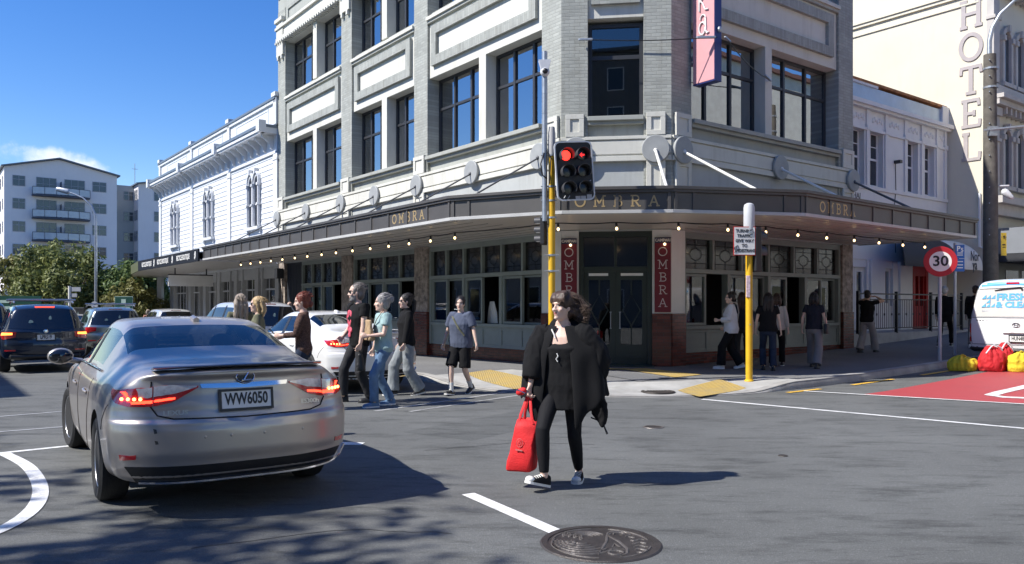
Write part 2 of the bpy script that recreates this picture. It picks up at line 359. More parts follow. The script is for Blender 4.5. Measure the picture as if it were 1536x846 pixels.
def paint(name, col, wear=.5, under=(.06, .062, .066), rough=.6, ws=5.0):
    m, t, n, l, b = newmat(name); g = n.new('ShaderNodeNewGeometry')
    a = n.new('ShaderNodeTexNoise'); a.inputs['Scale'].default_value = ws; a.inputs['Detail'].default_value = 10; a.inputs['Roughness'].default_value = .78; l.new(g.outputs['Position'], a.inputs['Vector'])
    r = n.new('ShaderNodeMapRange'); r.inputs['From Min'].default_value = .5; r.inputs['From Max'].default_value = .72; r.inputs['To Max'].default_value = wear; l.new(a.outputs['Fac'], r.inputs['Value'])
    a2 = n.new('ShaderNodeTexNoise'); a2.inputs['Scale'].default_value = 110; a2.inputs['Detail'].default_value = 3; l.new(g.outputs['Position'], a2.inputs['Vector'])
    mx = n.new('ShaderNodeMix'); mx.data_type = 'RGBA'; mx.inputs['A'].default_value = lin(col); mx.inputs['B'].default_value = lin(under); l.new(r.outputs[0], mx.inputs['Factor'])
    r3 = n.new('ShaderNodeMapRange'); r3.inputs['From Min'].default_value = .3; r3.inputs['From Max'].default_value = .7; r3.inputs['To Min'].default_value = .82; r3.inputs['To Max'].default_value = 1.12; l.new(a2.outputs['Fac'], r3.inputs['Value'])
    mu = n.new('ShaderNodeMix'); mu.data_type = 'RGBA'; mu.blend_type = 'MULTIPLY'; mu.inputs['Factor'].default_value = 1; l.new(mx.outputs['Result'], mu.inputs['A']); l.new(r3.outputs[0], mu.inputs['B'])
    l.new(mu.outputs['Result'], b.inputs['Base Color']); b.inputs['Roughness'].default_value = rough
    bp = n.new('ShaderNodeBump'); bp.inputs['Strength'].default_value = .4; bp.inputs['Distance'].default_value = .01; l.new(a2.outputs['Fac'], bp.inputs['Height']); l.new(bp.outputs[0], b.inputs['Normal'])
    return m
M_road = asphalt('asphalt', (.117, .120, .116))
M_path = asphalt('path_asphalt', (.15, .15, .15), .9, False)
M_conc = pm('concrete', (.36, .355, .335), .85, var=.2, vs=1.6, bump=.25, bs=70, coord='Object', dirt=.5)
M_kerb = pm('kerb_stone', (.33, .32, .30), .85, var=.2, vs=2.2, bump=.3, bs=50, dirt=.6)
M_wpaint = paint('road_white', (.74, .74, .72), .75)
M_wfaint = paint('road_white_worn', (.34, .34, .335), 1.0, ws=3)
M_ypaint = paint('road_yellow', (.78, .46, .06), .6)
M_red = paint('road_red', (.41, .058, .062), .35, under=(.2, .06, .065), ws=2.0)
# road sheet
xs = [-2500, -900, -300, -140]+[-80+2*i for i in range(30)]+[-20+.5*i for i in range(100)]+[30+2*i for i in range(26)]+[140, 300, 900, 2500]
ys = [-2500, -600, -120, -50]+[-20+2*i for i in range(13)]+[6+.5*i for i in range(68)]+[40+2*i for i in range(26)]+[130, 300, 900, 2500]
mb = MB(); mb.v = [V(x, y, gz(x, y)) for y in ys for x in xs]; w = len(xs)
mb.f = [(j*w+i, j*w+i+1, (j+1)*w+i+1, (j+1)*w+i) for j in range(len(ys)-1) for i in range(w-1)]; mb.m = [0]*len(mb.f)
tag(mb.build('road', M_road, smooth=180), kind='structure')

def abp(a, b): return APEX+dR*a+dL*b
def sheet(rows, zf, off):
    mb = MB(); n = len(rows[0])
    mb.v = [V(p.x, p.y, zf(p.x, p.y)+off) for r in rows for p in r]
    mb.f = [(i*n+j, i*n+j+1, (i+1)*n+j+1, (i+1)*n+j) for i in range(len(rows)-1) for j in range(n-1)]; mb.m = [0]*len(mb.f)
    return mb
offs = [0, .15, .3, .45, .6, .8, 1.0, 1.25, 1.5, 1.75, 2.2, 2.8, KR]
long_ = [KR+.25*i for i in range(13)]+[KR+3.2+1.5*i for i in range(34)]
mb = MB()
for rows in ([[abp(a, b) for a in offs+[4.2, 4.8, 5.5]] for b in long_],
             [[abp(KR-(KR-o)*math.cos(t), KR-(KR-o)*math.sin(t)) for o in offs[:-1]+[3.59]] for t in [math.pi/2*i/24 for i in range(25)]],
             [[abp(a, b) for b in offs] for a in long_],
             [[abp(a, b) for b in (KR, 4.4, 5.2, 5.6)] for a in [5.5]+[x for x in long_ if x > 5.6]]):
    q = sheet(rows, fz, 0); b_ = len(mb.v); mb.v += q.v; mb.f += [tuple(i+b_ for i in f) for f in q.f]; mb.m += q.m
tag(mb.build('footpath', M_path, smooth=180), kind='structure')
# kerb stones along the edge
path = [abp(0, b) for b in reversed(long_)]+[abp(KR-KR*math.cos(t), KR-KR*math.sin(t)) for t in [math.pi/2*i/24 for i in range(1, 24)]]+[abp(a, 0) for a in long_]
inn = [abp(.17, b) for b in reversed(long_)]+[abp(KR-(KR-.17)*math.cos(t), KR-(KR-.17)*math.sin(t)) for t in [math.pi/2*i/24 for i in range(1, 24)]]+[abp(a, .17) for a in long_]
outp = [abp(-.03, b) for b in reversed(long_)]+[abp(KR-(KR+.03)*math.cos(t), KR-(KR+.03)*math.sin(t)) for t in [math.pi/2*i/24 for i in range(1, 24)]]+[abp(a, -.03) for a in long_]
rows = []
for p, q, o in zip(path, inn, outp):
    zt = fz(p.x, p.y)
    rows.append([V(o.x, o.y, gz(o.x, o.y)-.05), V(o.x, o.y, gz(o.x, o.y)+.008), V(p.x, p.y, zt-.012), V(p.x*.9+q.x*.1, p.y*.9+q.y*.1, zt+.004), V(q.x, q.y, fz(q.x, q.y)+.006), V(q.x, q.y, zt-.1)])
mb = MB(); mb.loft(rows, caps=False, closed=False)
tag(mb.build('kerb', M_kerb, smooth=35), kind='structure')

def drape(name, poly, mat, zf, off, cell=.25):
    """convex outline laid on the ground"""
    cx = [p[0] for p in poly]; cy = [p[1] for p in poly]
    bm = bmesh.new()
    nx = max(1, int((max(cx)-min(cx))/cell)+1); ny = max(1, int((max(cy)-min(cy))/cell)+1)
    vs = [[bm.verts.new((min(cx)+(max(cx)-min(cx))*i/nx, min(cy)+(max(cy)-min(cy))*j/ny, 0)) for i in range(nx+1)] for j in range(ny+1)]
    for j in range(ny):
        for i in range(nx): bm.faces.new((vs[j][i], vs[j][i+1], vs[j+1][i+1], vs[j+1][i]))
    c = V(sum(cx)/len(cx), sum(cy)/len(cy), 0)
    for i in range(len(poly)):
        a = V(*poly[i], 0); b_ = V(*poly[(i+1) % len(poly)], 0); t = b_-a; nn = V(t.y, -t.x, 0)
        if nn.dot(c-a) > 0: nn = -nn
        bmesh.ops.bisect_plane(bm, geom=bm.verts[:]+bm.edges[:]+bm.faces[:], plane_co=a, plane_no=nn, clear_outer=True)
    for v in bm.verts: v.co.z = zf(v.co.x, v.co.y)+off
    me = bpy.data.meshes.new(name); bm.to_mesh(me); bm.free()
    o = put(name, me, mat); tag(o, kind='structure'); return o
def stripe(name, pts, w, mat, off=.004, zf=gz):
    pts = [V(p[0], p[1], 0) for p in pts]; fine = []
    if len(pts) > 6:
        for _ in range(2): pts = [pts[0]]+[q for a, b in zip(pts, pts[1:]) for q in (a.lerp(b, .25), a.lerp(b, .75))]+[pts[-1]]
    for a, b in zip(pts, pts[1:]):
        n = max(1, int((b-a).length/.5)); fine += [a.lerp(b, i/n) for i in range(n)]
    fine.append(pts[-1]); rows = []
    for i, p in enumerate(fine):
        t = (fine[min(i+1, len(fine)-1)]-fine[max(i-1, 0)]).normalized(); q = V(-t.y, t.x, 0)*w/2
        rows.append([V(x.x, x.y, zf(x.x, x.y)+off) for x in (p-q, p, p+q)])
    mb = MB(); mb.loft(rows, caps=False, closed=False)
    o = mb.build(name, mat); tag(o, kind='structure'); return o
# red lane, painted lines
drape('red_road_surface', [(5.3, 13.80), (9.7, 16.95), (13.5, 19.6), (17.5, 22.9), (20.5, 19.0), (11.6, 9.6), (7.95, 12.05)], M_red, gz, .006, .4)
stripe('white_road_line', [(5.12, 13.86), (7.78, 12.03), (11.8, 9.3)], .09, M_wpaint, .011)
stripe('white_road_line', [(3.05, 12.68), (6.26, 9.66), (9.6, 6.5)], .1, M_wpaint, .005)
stripe('yellow_road_line', [(4.75, 13.62), (5.55, 14.22)], .1, M_ypaint, .010)
stripe('yellow_road_line', [(6.4, 14.86), (7.6, 15.75)], .1, M_ypaint, .010)
stripe('yellow_road_line', [(8.5, 16.4), (9.5, 17.15)], .1, M_ypaint, .010)
stripe('white_road_symbol', [(9.6, 14.5), (8.3, 13.45), (7.95, 13.12), (8.0, 12.85), (8.45, 12.6), (9.4, 12.1)], .2, M_wpaint, .012)
stripe('white_road_symbol', [(9.6, 13.5), (8.8, 13.05), (9.5, 12.75)], .12, M_wpaint, .0135)
stripe('white_road_line', [(-1.95, 11.25), (-.1, 13.72)], .09, M_wfaint)
stripe('white_road_line', [(-1.45, 11.2), (.25, 13.45)], .07, M_wfaint)
stripe('white_road_line', [(-4.6, 8.9), (-1.95, 8.62), (-1.62, 8.58)], .16, M_wpaint)
stripe('white_road_line', [(-8.0, 7.75), (-5.21, 8.04), (-4.4, 8.75)], .09, M_wpaint)
stripe('white_road_line', [(-5.2, 8.06), (-4.62, 7.5), (-4.22, 7.0), (-3.82, 6.42), (-3.55, 5.9), (-3.42, 5.45), (-3.42, 5.05), (-3.6, 4.6), (-3.9, 4.2), (-4.4, 3.8)], .115, M_wpaint, .006)
stripe('white_road_line', [(-9.5, 9.9), (-6.94, 10.71), (-6.2, 11.4)], .07, M_wfaint)
stripe('white_road_line', [(-8.5, 8.9), (-6.1, 9.4), (-5.5, 9.85)], .07, M_wfaint)
stripe('white_road_line', [(-.35, 6.30), (.29, 5.24)], .115, M_wpaint)
# concrete apron of the dropped kerb and the raised yellow paving
for t0, t1, o1 in ((-1.6, 0, 2.1), (0, 1, 1.35), (1, 2.3, 1.0)):
    rows = []
    for i in range(17):
        t = t0+(t1-t0)*i/16; row = []
        for o in [.17+(o1-.17)*j/8 for j in range(9)]:
            if t < 0: p = abp(o, KR-t)
            elif t > 1: p = abp(KR+(t-1)*1.0, o)
            else: p = abp(KR-(KR-o)*math.cos(t*math.pi/2), KR-(KR-o)*math.sin(t*math.pi/2))
            row.append(p)
        rows.append(row)
    mb = sheet(rows, fz, .007); tag(mb.build('footpath_apron', M_conc), kind='structure')
def tactile(name, col, ang, per=.06):
    m, t, n, l, b = newmat(name); g = n.new('ShaderNodeNewGeometry')
    mp_ = n.new('ShaderNodeMapping'); mp_.inputs['Rotation'].default_value = (0, 0, ang); l.new(g.outputs['Position'], mp_.inputs['Vector'])
    wv = n.new('ShaderNodeTexWave'); wv.inputs['Scale'].default_value = .314/per; l.new(mp_.outputs[0], wv.inputs['Vector'])
    wy = n.new('ShaderNodeTexWave'); wy.bands_direction = 'Y'; wy.inputs['Scale'].default_value = .314/per; l.new(mp_.outputs[0], wy.inputs['Vector'])
    mu = n.new('ShaderNodeMath'); mu.operation = 'MULTIPLY'; l.new(wv.outputs['Fac'], mu.inputs[0]); l.new(wy.outputs['Fac'], mu.inputs[1])
    a = n.new('ShaderNodeTexNoise'); a.inputs['Scale'].default_value = 3; a.inputs['Detail'].default_value = 9; a.inputs['Roughness'].default_value = .7; l.new(g.outputs['Position'], a.inputs['Vector'])
    r = n.new('ShaderNodeMapRange'); r.inputs['From Min'].default_value = .42; r.inputs['From Max'].default_value = .75; r.inputs['To Max'].default_value = .75; l.new(a.outputs['Fac'], r.inputs['Value'])
    mx = n.new('ShaderNodeMix'); mx.data_type = 'RGBA'; mx.inputs['A'].default_value = lin(col); mx.inputs['B'].default_value = (.33, .29, .2, 1); l.new(r.outputs[0], mx.inputs['Factor'])
    l.new(mx.outputs['Result'], b.inputs['Base Color']); b.inputs['Roughness'].default_value = .8
    bp = n.new('ShaderNodeBump'); bp.inputs['Strength'].default_value = 1; bp.inputs['Distance'].default_value = .03; l.new(mu.outputs[0], bp.inputs['Height']); l.new(bp.outputs[0], b.inputs['Normal'])
    return m
M_tac = tactile('tactile_yellow', (.52, .36, .10), R(-50))
drape('tactile_paving', [(2.85, 13.58), (3.89, 14.81), (4.14, 13.95), (3.04, 12.78)], M_tac, fz, .012, .12)
drape('tactile_paving', [(2.35, 17.0), (2.9, 17.2), (3.75, 15.6), (3.1, 15.0)], M_tac, fz, .010, .12)
drape('tactile_paving', [(1.55, 16.95), (1.75, 17.3), (2.55, 17.1), (2.37, 16.8)], M_tac, fz, .014, .12)
drape('tactile_paving', [(-.96, 16.06), (-.47, 16.75), (.6, 14.5), (.14, 13.72)], M_tac, fz, .012, .12)
drape('footpath_patch', [(1.55, 16.1), (2.2, 16.5), (3.0, 14.95), (2.3, 14.3)], asphalt('patch_asphalt', (.13, .132, .136), .9, False), fz, .009, .2)

# manhole covers
M_iron = pm('cast_iron', (.075, .066, .06), .5, .55, var=.3, vs=9, bump=.3, bs=120)
M_ironl = pm('cast_iron_worn', (.20, .18, .165), .42, .6, var=.25, vs=14, bump=.2, bs=120)
t = thing('manhole_cover', 'large iron manhole cover with raised curls, touching the white road dash', 'manhole cover', (.56, 4.99, 0))
mb = MB(); mb.lathe([(.335, .001), (.335, .008), (.375, .010), (.385, .002)], 64); mb.build('rim', M_iron, t, 30)
mb = MB(); mb.lathe([(.001, .0035), (.335, .0035)], 64, caps=False); mb.build('cover', M_iron, t)
mb = MB()
def rib(pts, w=.013, z=.0035, h=.006):
    pts = [V(p[0], p[1], 0) for p in pts]
    rows = []
    for i, p in enumerate(pts):
        tt = (pts[min(i+1, len(pts)-1)]-pts[max(i-1, 0)]).normalized(); q = V(-tt.y, tt.x, 0)*w/2*(1 if 0 < i < len(pts)-1 else .4)
        rows.append([p-q+V(0, 0, z), p-q*.7+V(0, 0, z+h), p+q*.7+V(0, 0, z+h), p+q+V(0, 0, z)])
    mb.loft(rows, caps=True, closed=False)
for k in range(6): rib(arc(-.11, -.02+.012*k, .20-.026*k, .21-.03*k, 150+4*k, 330-8*k, 18))
for k in range(4): rib(arc(-.08, .12, .13-.026*k, .12-.022*k, 25, 175, 14), .012)
for k in range(5): rib([(-.31+.01*k+.022*j, .03-.035*k+.012*math.sin(j*.9)) for j in range(8)], .012)
for k in range(4):
    for j in range(3): rib(arc(-.22+.035*k, .15+.03*j-.008*k*k, .011, .011, 0, 330, 8), .008)
rib([(-.04, -.24), (.0, -.1), (.04, .03), (.06, .16), (.09, .20)], .018); rib([(.06, .16), (.12, .02), (.15, -.12), (.135, -.22), (.09, -.27)], .018)
rib([(.085, -.02), (.06, -.1), (.11, -.1), (.085, -.02)], .012); rib(arc(.07, -.2, .045, .04, -20, 320, 14), .013); rib([(.04, -.13), (.13, -.14)], .012)
for k in range(6): rib([(.16+.018*j, .12-.065*k+.016*math.sin(j*1.15+k)) for j in range(2, 8 if k not in (0, 5) else 5)], .014)
rib(arc(.14, .19, .075, .06, 200, -60, 16), .014); rib(arc(.14, .19, .035, .03, 200, -90, 12), .012)
rib(arc(0, 0, .31, .31, 95, 170, 16), .012); rib(arc(0, 0, .312, .312, -75, -15, 16), .012); rib(arc(0, 0, .312, .312, 10, 75, 16), .012); rib(arc(0, 0, .31, .31, 185, 262, 16), .012)
mb.build('relief', M_ironl, t)
t = thing('manhole_cover', 'round iron manhole cover let into the pale kerb ramp between the two yellow pads', 'manhole cover', (2.48, 13.42, fz(2.48, 13.42)+.009))
mb = MB(); mb.lathe([(.24, .0), (.245, .012), (.285, .012), (.29, .0)], 40); mb.build('rim', M_iron, t, 30)
mb = MB(); mb.lathe([(.001, .007), (.24, .007)], 40, caps=False); mb.build('cover', M_ironl, t)
mb = MB()
for i in range(-4, 5):
    for j in range(-4, 5):
        if math.hypot(i, j) < 4.3: mb.box(i*.05-.017, i*.05+.017, j*.05-.017, j*.05+.017, .007, .012)
mb.build('relief', M_iron, t)
t = thing('valve_cover', 'small round valve lid in the road to the right of the walking woman', 'valve cover', (1.75, 9.77, .002))
mb = MB(); mb.lathe([(.10, 0), (.10, .006), (.125, .006), (.13, 0)], 28); mb.build('rim', M_ironl, t, 30)
mb = MB(); mb.lathe([(.001, .003), (.10, .003)], 28, caps=False); mb.build('cover', M_iron, t)
t = thing('survey_mark', 'tiny dark survey peg set in the empty road on the right', 'road peg', (2.71, 7.9, .002))
mb = MB(); mb.lathe([(.03, 0), (.03, .006), (.045, .006), (.048, 0)], 20); mb.build('rim', M_iron, t, 30)
mb = MB(); mb.lathe([(.001, .004), (.03, .004)], 20, caps=False); mb.build('cap', M_iron, t)

# sealed cracks and an old trench patch in the junction
M_seal = pm('crack_seal', (.055, .056, .055), .6, var=.3)
rs = random.Random(3)
for pts in ([(-.9, 8.2), (.1, 8.7), (1.0, 8.5)], [(-2.0, 4.9), (-1.1, 5.3), (-.3, 5.2)]):
    fp = []
    for (x0, y0), (x1, y1) in zip(pts, pts[1:]): fp += [(x0+(x1-x0)*i/9+rs.uniform(-.022, .022), y0+(y1-y0)*i/9+rs.uniform(-.022, .022)) for i in range(9)]
    stripe('crack_seal', fp, .011, M_seal, .003)
drape('road_patch', [(-1.3, 9.4), (.5, 11.9), (1.35, 11.3), (-.45, 8.8)], asphalt('patch_road', (.098, .101, .098)), gz, .0015, .4)
# ================================================================ corner building
O3 = V(PL.x, PL.y, 0)
FL = frame((0, 0, 0), dL, nL); FR = frame(PR-PL, dR, nR); FC = frame((0, 0, 0), dC, nC); WC = (PR-PL).length
BL = brick('painted_brick_west', (.348, .358, .324), (.298, .306, .278), dL); BR = brick('painted_brick_east', (.348, .358, .324), (.298, .306, .278), dR); BC = brick('painted_brick_splay', (.348, .358, .324), (.298, .306, .278), dC)
SL = brick('soldier_course_west', (.348, .358, .324), (.298, .306, .278), dL, .3, .085, .008, vert=True); SR = brick('soldier_course_east', (.348, .358, .324), (.298, .306, .278), dR, .3, .085, .008, vert=True)
M_cream = pm('cream_render', (.60, .59, .525), .8, var=.06, vs=1.2, bump=.12, bs=25, dirt=.45)
M_green = pm('grey_green_render', (.36, .37, .335), .8, var=.07, vs=1.4, bump=.12, bs=25, dirt=.45)
M_lgrey = pm('pale_grey_render', (.41, .425, .41), .75, var=.07, vs=1.5, bump=.1, bs=25, dirt=.45)
M_dkfr = pm('dark_window_frame', (.035, .037, .042), .45, var=.1)
M_shopfr = pm('shopfront_paint', (.25, .285, .262), .5, var=.08, vs=3)
M_soff = pm('soffit_boards', (.56, .52, .47), .32, var=.05, vs=1.5)
M_char = pm('charcoal_fascia', (.080, .075, .071), .45, var=.12, vs=2)
M_rim = pm('fascia_rim', (.45, .45, .44), .6, var=.08)
M_gold = pm('gold_letters', (.50, .37, .19), .42, .35, var=.08)
M_tile = brick('glazed_tile', (.115, .028, .018), (.05, .035, .03), dR, .21, .075, .006, rough=.22, bump=.4, var=.35, spec=.6)
M_tilel = brick('glazed_tile_west', (.115, .028, .018), (.05, .035, .03), dL, .21, .075, .006, rough=.22, bump=.4, var=.35, spec=.6)
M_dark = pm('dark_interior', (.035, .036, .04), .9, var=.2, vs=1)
M_curt = pm('net_curtain', (.42, .43, .42), .9, var=.1, vs=4)
M_white = pm('white_paint', (.78, .77, .73), .6, var=.05, vs=2, dirt=.2)
M_gl = glass('window_glass', (.6, .64, .66), .36, wav=.03)
M_glr = glass('window_glass_east', (.35, .38, .42), .42, wav=.03)
M_gls = glass('shop_glass', (.6, .62, .62), .05)
M_lead = pm('lead_came', (.02, .022, .024), .5, .3)
M_steel = pm('galvanised_steel', (.42, .45, .48), .4, .75, var=.15, vs=8)
M_disc = pm('grey_disc', (.32, .33, .325), .6, var=.1, vs=4)
M_rod = pm('dark_rod', (.11, .11, .115), .45, .3); M_rodw = pm('white_rod', (.72, .71, .66), .5)

ombra = thing('corner_building', 'grey painted brick corner building with cream panels and a dark street canopy', 'building', O3)
for Fm, u0, u1, m in ((FL, -.001, .7, BL), (FL, 5.9, 6.66, BL), (FL, 10.83, 11.64, BL), (FL, 16.8, 17.58, BL), (FC, 0, .6, BC), (FC, 1.86, WC, BC), (FR, 0, .68, BR), (FR, 6.88, 7.62, BR)):
    mb = MB(Fm); mb.box(u0, u1, -.6, 0, 3.25, 13.4); mb.build('pilaster', m, ombra)
def panel(F_, u0, u1, z0, z1, m, w=.26, n0=-.07, n1=.03):
    mb = MB(F_)
    mb.box(u0, u1, n0, n1, z0, z0+w); mb.box(u0, u1, n0, n1, z1-w, z1); mb.box(u0, u0+w, n0, n1-.002, z0+w, z1-w); mb.box(u1-w, u1, n0, n1-.002, z0+w, z1-w)
    mb.build('panel_frame', m, ombra)
def wall_bands(F_, u0, u1, pier, flat=False):
    for lo in (True, False):
        mb = MB(F_); mb.mi = 0
        if lo:
            for p0, p1 in pier: mb.box(p0, p1, -.6, -.06, 5.8, 8.06)
            mb.mi = 1; mb.box(u0, u1, -.6, -.09, 5.3, 5.62); mb.box(u0, u1, -.55, .03, 5.62, 5.70); mb.box(u0+.002, u1-.002, -.55, .10, 5.70, 5.80)
        else:
            mb.box(u0, u1, -.6, -.07, 8.06, 9.62); mb.box(u0, u1, -.6, -.07, 12.02, 12.1)
            for p0, p1 in pier: mb.box(p0, p1, -.6, -.06, 9.95, 12.02)
            mb.mi = 1; mb.box(u0, u1, -.55, .02, 9.62, 9.70); mb.box(u0, u1, -.6, -.12, 9.80 if not flat else 9.94, 9.96); mb.mi = 0; mb.box(u0+.002, u1-.002, -.55, .07, 9.70, 9.95 if flat else 9.80)
        mb.build('wall', [M_cream, M_green], ombra, bevel=.008)
def sash(F_, u0, u1, z0, z1, n, cols, trans, fr=.07, mat=None, gl=None, curtain=0, parent=None, ws=None):
    mat = mat or M_dkfr; gl = gl or M_gl
    mb = MB(F_); mb.box(u0, u1, n-.05, n+.03, z0, z0+fr); mb.box(u0, u1, n-.05, n+.03, z1-fr, z1)
    mb.box(u0, u0+fr, n-.05, n+.028, z0+fr, z1-fr); mb.box(u1-fr, u1, n-.05, n+.028, z0+fr, z1-fr)
    for i in range(1, cols):
        c = u0+(u1-u0)*i/cols; mb.box(c-fr*.55, c+fr*.55, n-.05, n+.035, z0+fr, z1-fr)
    if trans: mb.box(u0+fr, u1-fr, n-.05, n+.026, trans-fr*.5, trans+fr*.5)
    w = mb.build('window', mat, parent or ombra)
    mb = MB(F_); mb.box(u0+fr*.5, u1-fr*.5, n-.022, n-.012, z0+fr*.5, z1-fr*.5); mb.build('pane', gl, w)
    if curtain:
        rs = random.Random(int(u0*100+z0*7)); curtain *= rs.uniform(.6, 1.5)
        if rs.random() < .45: mb = MB(F_); bl = rs.uniform(.12, .5)*(z1-z0); mb.box(u0+.06, u1-.06, n-.13, n-.12, z1-bl, z1-.04); mb.build('blind', M_curt, w)
        mb = MB(F_)
        for a, b_ in (((u0+.05, u0+(u1-u0)*curtain), (u1-(u1-u0)*curtain*.8, u1-.05))):
            k = max(6, int((b_-a)/.05)); rows = [[(a+(b_-a)*i/k, n-.22+.035*math.sin(i*1.9), zz) for i in range(k+1)] for zz in (z0+.02, z1-.05)]
            mb.loft(rows, caps=False, closed=False)
        mb.build('curtain', M_curt, w, smooth=180)
    return w
for k, (u0, u1, p0, p1) in enumerate(((.7, 5.9, 3.07, 3.39), (6.66, 10.83, 8.46, 8.8), (11.64, 16.8, 13.88, 14.22))):
    wall_bands(FL, u0, u1, [(p0, p1)]); panel(FL, u0+.22, u1-.22, 8.36, 9.5, SL)
    for a, b_ in ((u0, p0), (p1, u1)):
        sash(FL, a, b_, 5.8, 8.06, -.42, 3, 7.2, curtain=.26); sash(FL, a, b_, 9.95, 12.02, -.42, 3, 11.15, curtain=.18)
    panel(FL, u0+.22, u1-.22, 12.75, 13.35, SL, .12)
wall_bands(FR, .68, 6.88, [(3.59, 3.87)]); panel(FR, .95, 6.6, 8.34, 9.5, SR)
for a, b_ in ((.68, 3.59), (3.87, 6.88)):
    sash(FR, a, b_, 5.8, 8.06, -.42, 3, 7.25, gl=M_glr, curtain=.12); sash(FR, a, b_, 9.95, 12.02, -.42, 3, 11.15, gl=M_glr)
wall_bands(FC, .6, 1.86, [], True); panel(FC, .68, 1.78, 8.36, 9.3, BC, .18)
sash(FC, .6, 1.86, 5.8, 8.0, -.30, 1, 7.22, .09, gl=M_gls); sash(FC, .6, 1.86, 9.96, 12.02, -.3, 1, 11.2, .09, gl=M_gls)
# friezes, grooves and pedestals above the canopy
for F_, u0, u1, m1, m2 in ((FL, 0, 17.6, M_cream, M_lgrey), (FC, 0, WC, M_cream, M_lgrey), (FR, 0, 7.66, M_cream, M_lgrey)):
    mb = MB(F_); mb.mi = 0
    mb.box(u0, u1, -.5, .055, 4.93, 5.235); mb.box(u0, u1, -.5, .03, 4.89, 4.93); mb.box(u0, u1, -.5, .07, 4.775, 4.89); mb.box(u0, u1, -.5, .03, 5.235, 5.265); mb.box(u0, u1, -.5, .075, 5.265, 5.34)
    mb.mi = 1; mb.box(u0, u1, -.5, -.03, 3.2, 4.775)
    mb.build('frieze', [m1, m2], ombra, bevel=.006)
    mb = MB(F_); mb.mi = 0
    mb.box(u0, u1, -.5, .10, 12.10, 12.30); mb.box(u0, u1, -.5, .05, 12.30, 12.62); mb.box(u0, u1, -.5, .14, 12.62, 12.72); mb.mi = 1; mb.box(u0, u1, -.5, -.02, 12.72, 14.0); mb.mi = 0; mb.box(u0, u1, -.55, .1, 14.0, 14.15)
    k = int((u1-u0)/.2)
    for i in range(k): mb.box(u0+.2*i+.04, u0+.2*i+.13, -.4, .16, 12.04, 12.13)
    mb.build('parapet', [M_cream, M_green], ombra)
def pedestal(F_, u0, u1, z0, z1, d=.085, w=.11):
    mb = MB(F_); mb.box(u0, u1, -.1, d-.03, z0, z1); mb.box(u0, u1, -.1, d, z0, z0+w); mb.box(u0, u1, -.1, d, z1-w, z1); mb.box(u0, u0+w, -.1, d-.002, z0+w, z1-w); mb.box(u1-w, u1, -.1, d-.002, z0+w, z1-w)
    mb.build('pedestal', M_cream, ombra, bevel=.006)
for F_, u0, u1 in ((FL, .06, .6), (FL, 5.98, 6.58), (FL, 10.92, 11.55), (FL, 16.9, 17.5), (FC, .1, .52), (FC, 1.92, 2.34), (FR, .08, .6), (FR, 6.98, 7.55)):
    pedestal(F_, u0, u1, 5.345, 5.86); pedestal(F_, u0, u1, 3.9, 4.77)
for F_, u0, u1 in ((FL, 16.86, 17.56), (FL, 10.88, 11.6), (FL, 5.95, 6.62), (FL, .05, .66)):
    mb = MB(F_); mb.box(u0, u1, -.1, .09, 11.55, 12.9); mb.box(u0-.04, u1+.04, -.15, .16, 12.9, 13.05); mb.box(u0+.1, u0+.22, .0, .1, 11.4, 11.55); mb.box(u1-.22, u1-.1, .0, .1, 11.4, 11.55)
    mb.build('pilaster_cap', M_cream, ombra, bevel=.008)
mb = MB(FL); mb.ball((14.2, -.02, 13.4), (.75, .06, .28), 20, 10); mb.ball((14.2, .03, 13.4), (.12, .06, .3), 12, 8); mb.build('cartouche', M_cream, ombra, smooth=60)
# floors, back walls
def L2(F_, u, n, z=0): return F_ @ V(u, n, z)
for z0, z1 in ((5.35, 5.6), (9.66, 9.9), (12.15, 12.6)):
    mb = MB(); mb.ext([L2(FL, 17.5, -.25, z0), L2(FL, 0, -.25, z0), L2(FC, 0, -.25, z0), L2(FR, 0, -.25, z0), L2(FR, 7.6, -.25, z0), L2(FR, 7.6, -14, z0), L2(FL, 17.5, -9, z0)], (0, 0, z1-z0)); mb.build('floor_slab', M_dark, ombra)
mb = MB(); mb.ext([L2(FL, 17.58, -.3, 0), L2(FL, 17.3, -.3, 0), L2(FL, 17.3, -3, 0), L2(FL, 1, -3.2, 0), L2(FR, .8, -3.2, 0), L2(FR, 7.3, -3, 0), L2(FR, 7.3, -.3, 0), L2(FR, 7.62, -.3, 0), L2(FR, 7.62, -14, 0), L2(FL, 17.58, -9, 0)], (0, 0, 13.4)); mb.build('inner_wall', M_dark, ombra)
# tie rods and discs
for F_, us, wh in ((FL, (.68, 3.5, 6.35, 9.0, 11.5, 14.5, 17.45), 0), (FC, (.34, 2.12), 1), (FR, (.28, 4.0, 7.45), 1)):
    for i, u_ in enumerate(us):
        m = F_ @ axes((u_, .10, 5.02), (1, 0, 0), (0, 0, 1), (0, 1, 0))
        mb = MB(); mb.lathe([(.30, -.03), (.31, .0), (.31, .035), (.295, .045)], 32, m); d = mb.build('wall_disc', M_disc, ombra, smooth=30)
        if F_ is FC and u_ < 1: continue
        mb = MB(F_); mb.tube([(u_, .12, 4.98), (u_+(.02 if F_ is not FC else .15), 2.35, 3.72)], .02 if not wh else .032, 8); mb.ball((u_, .14, 4.98), .05, 8, 6)
        mb.build('tie_rod', M_rodw if (wh and i < 2) else M_rod, d, smooth=60)
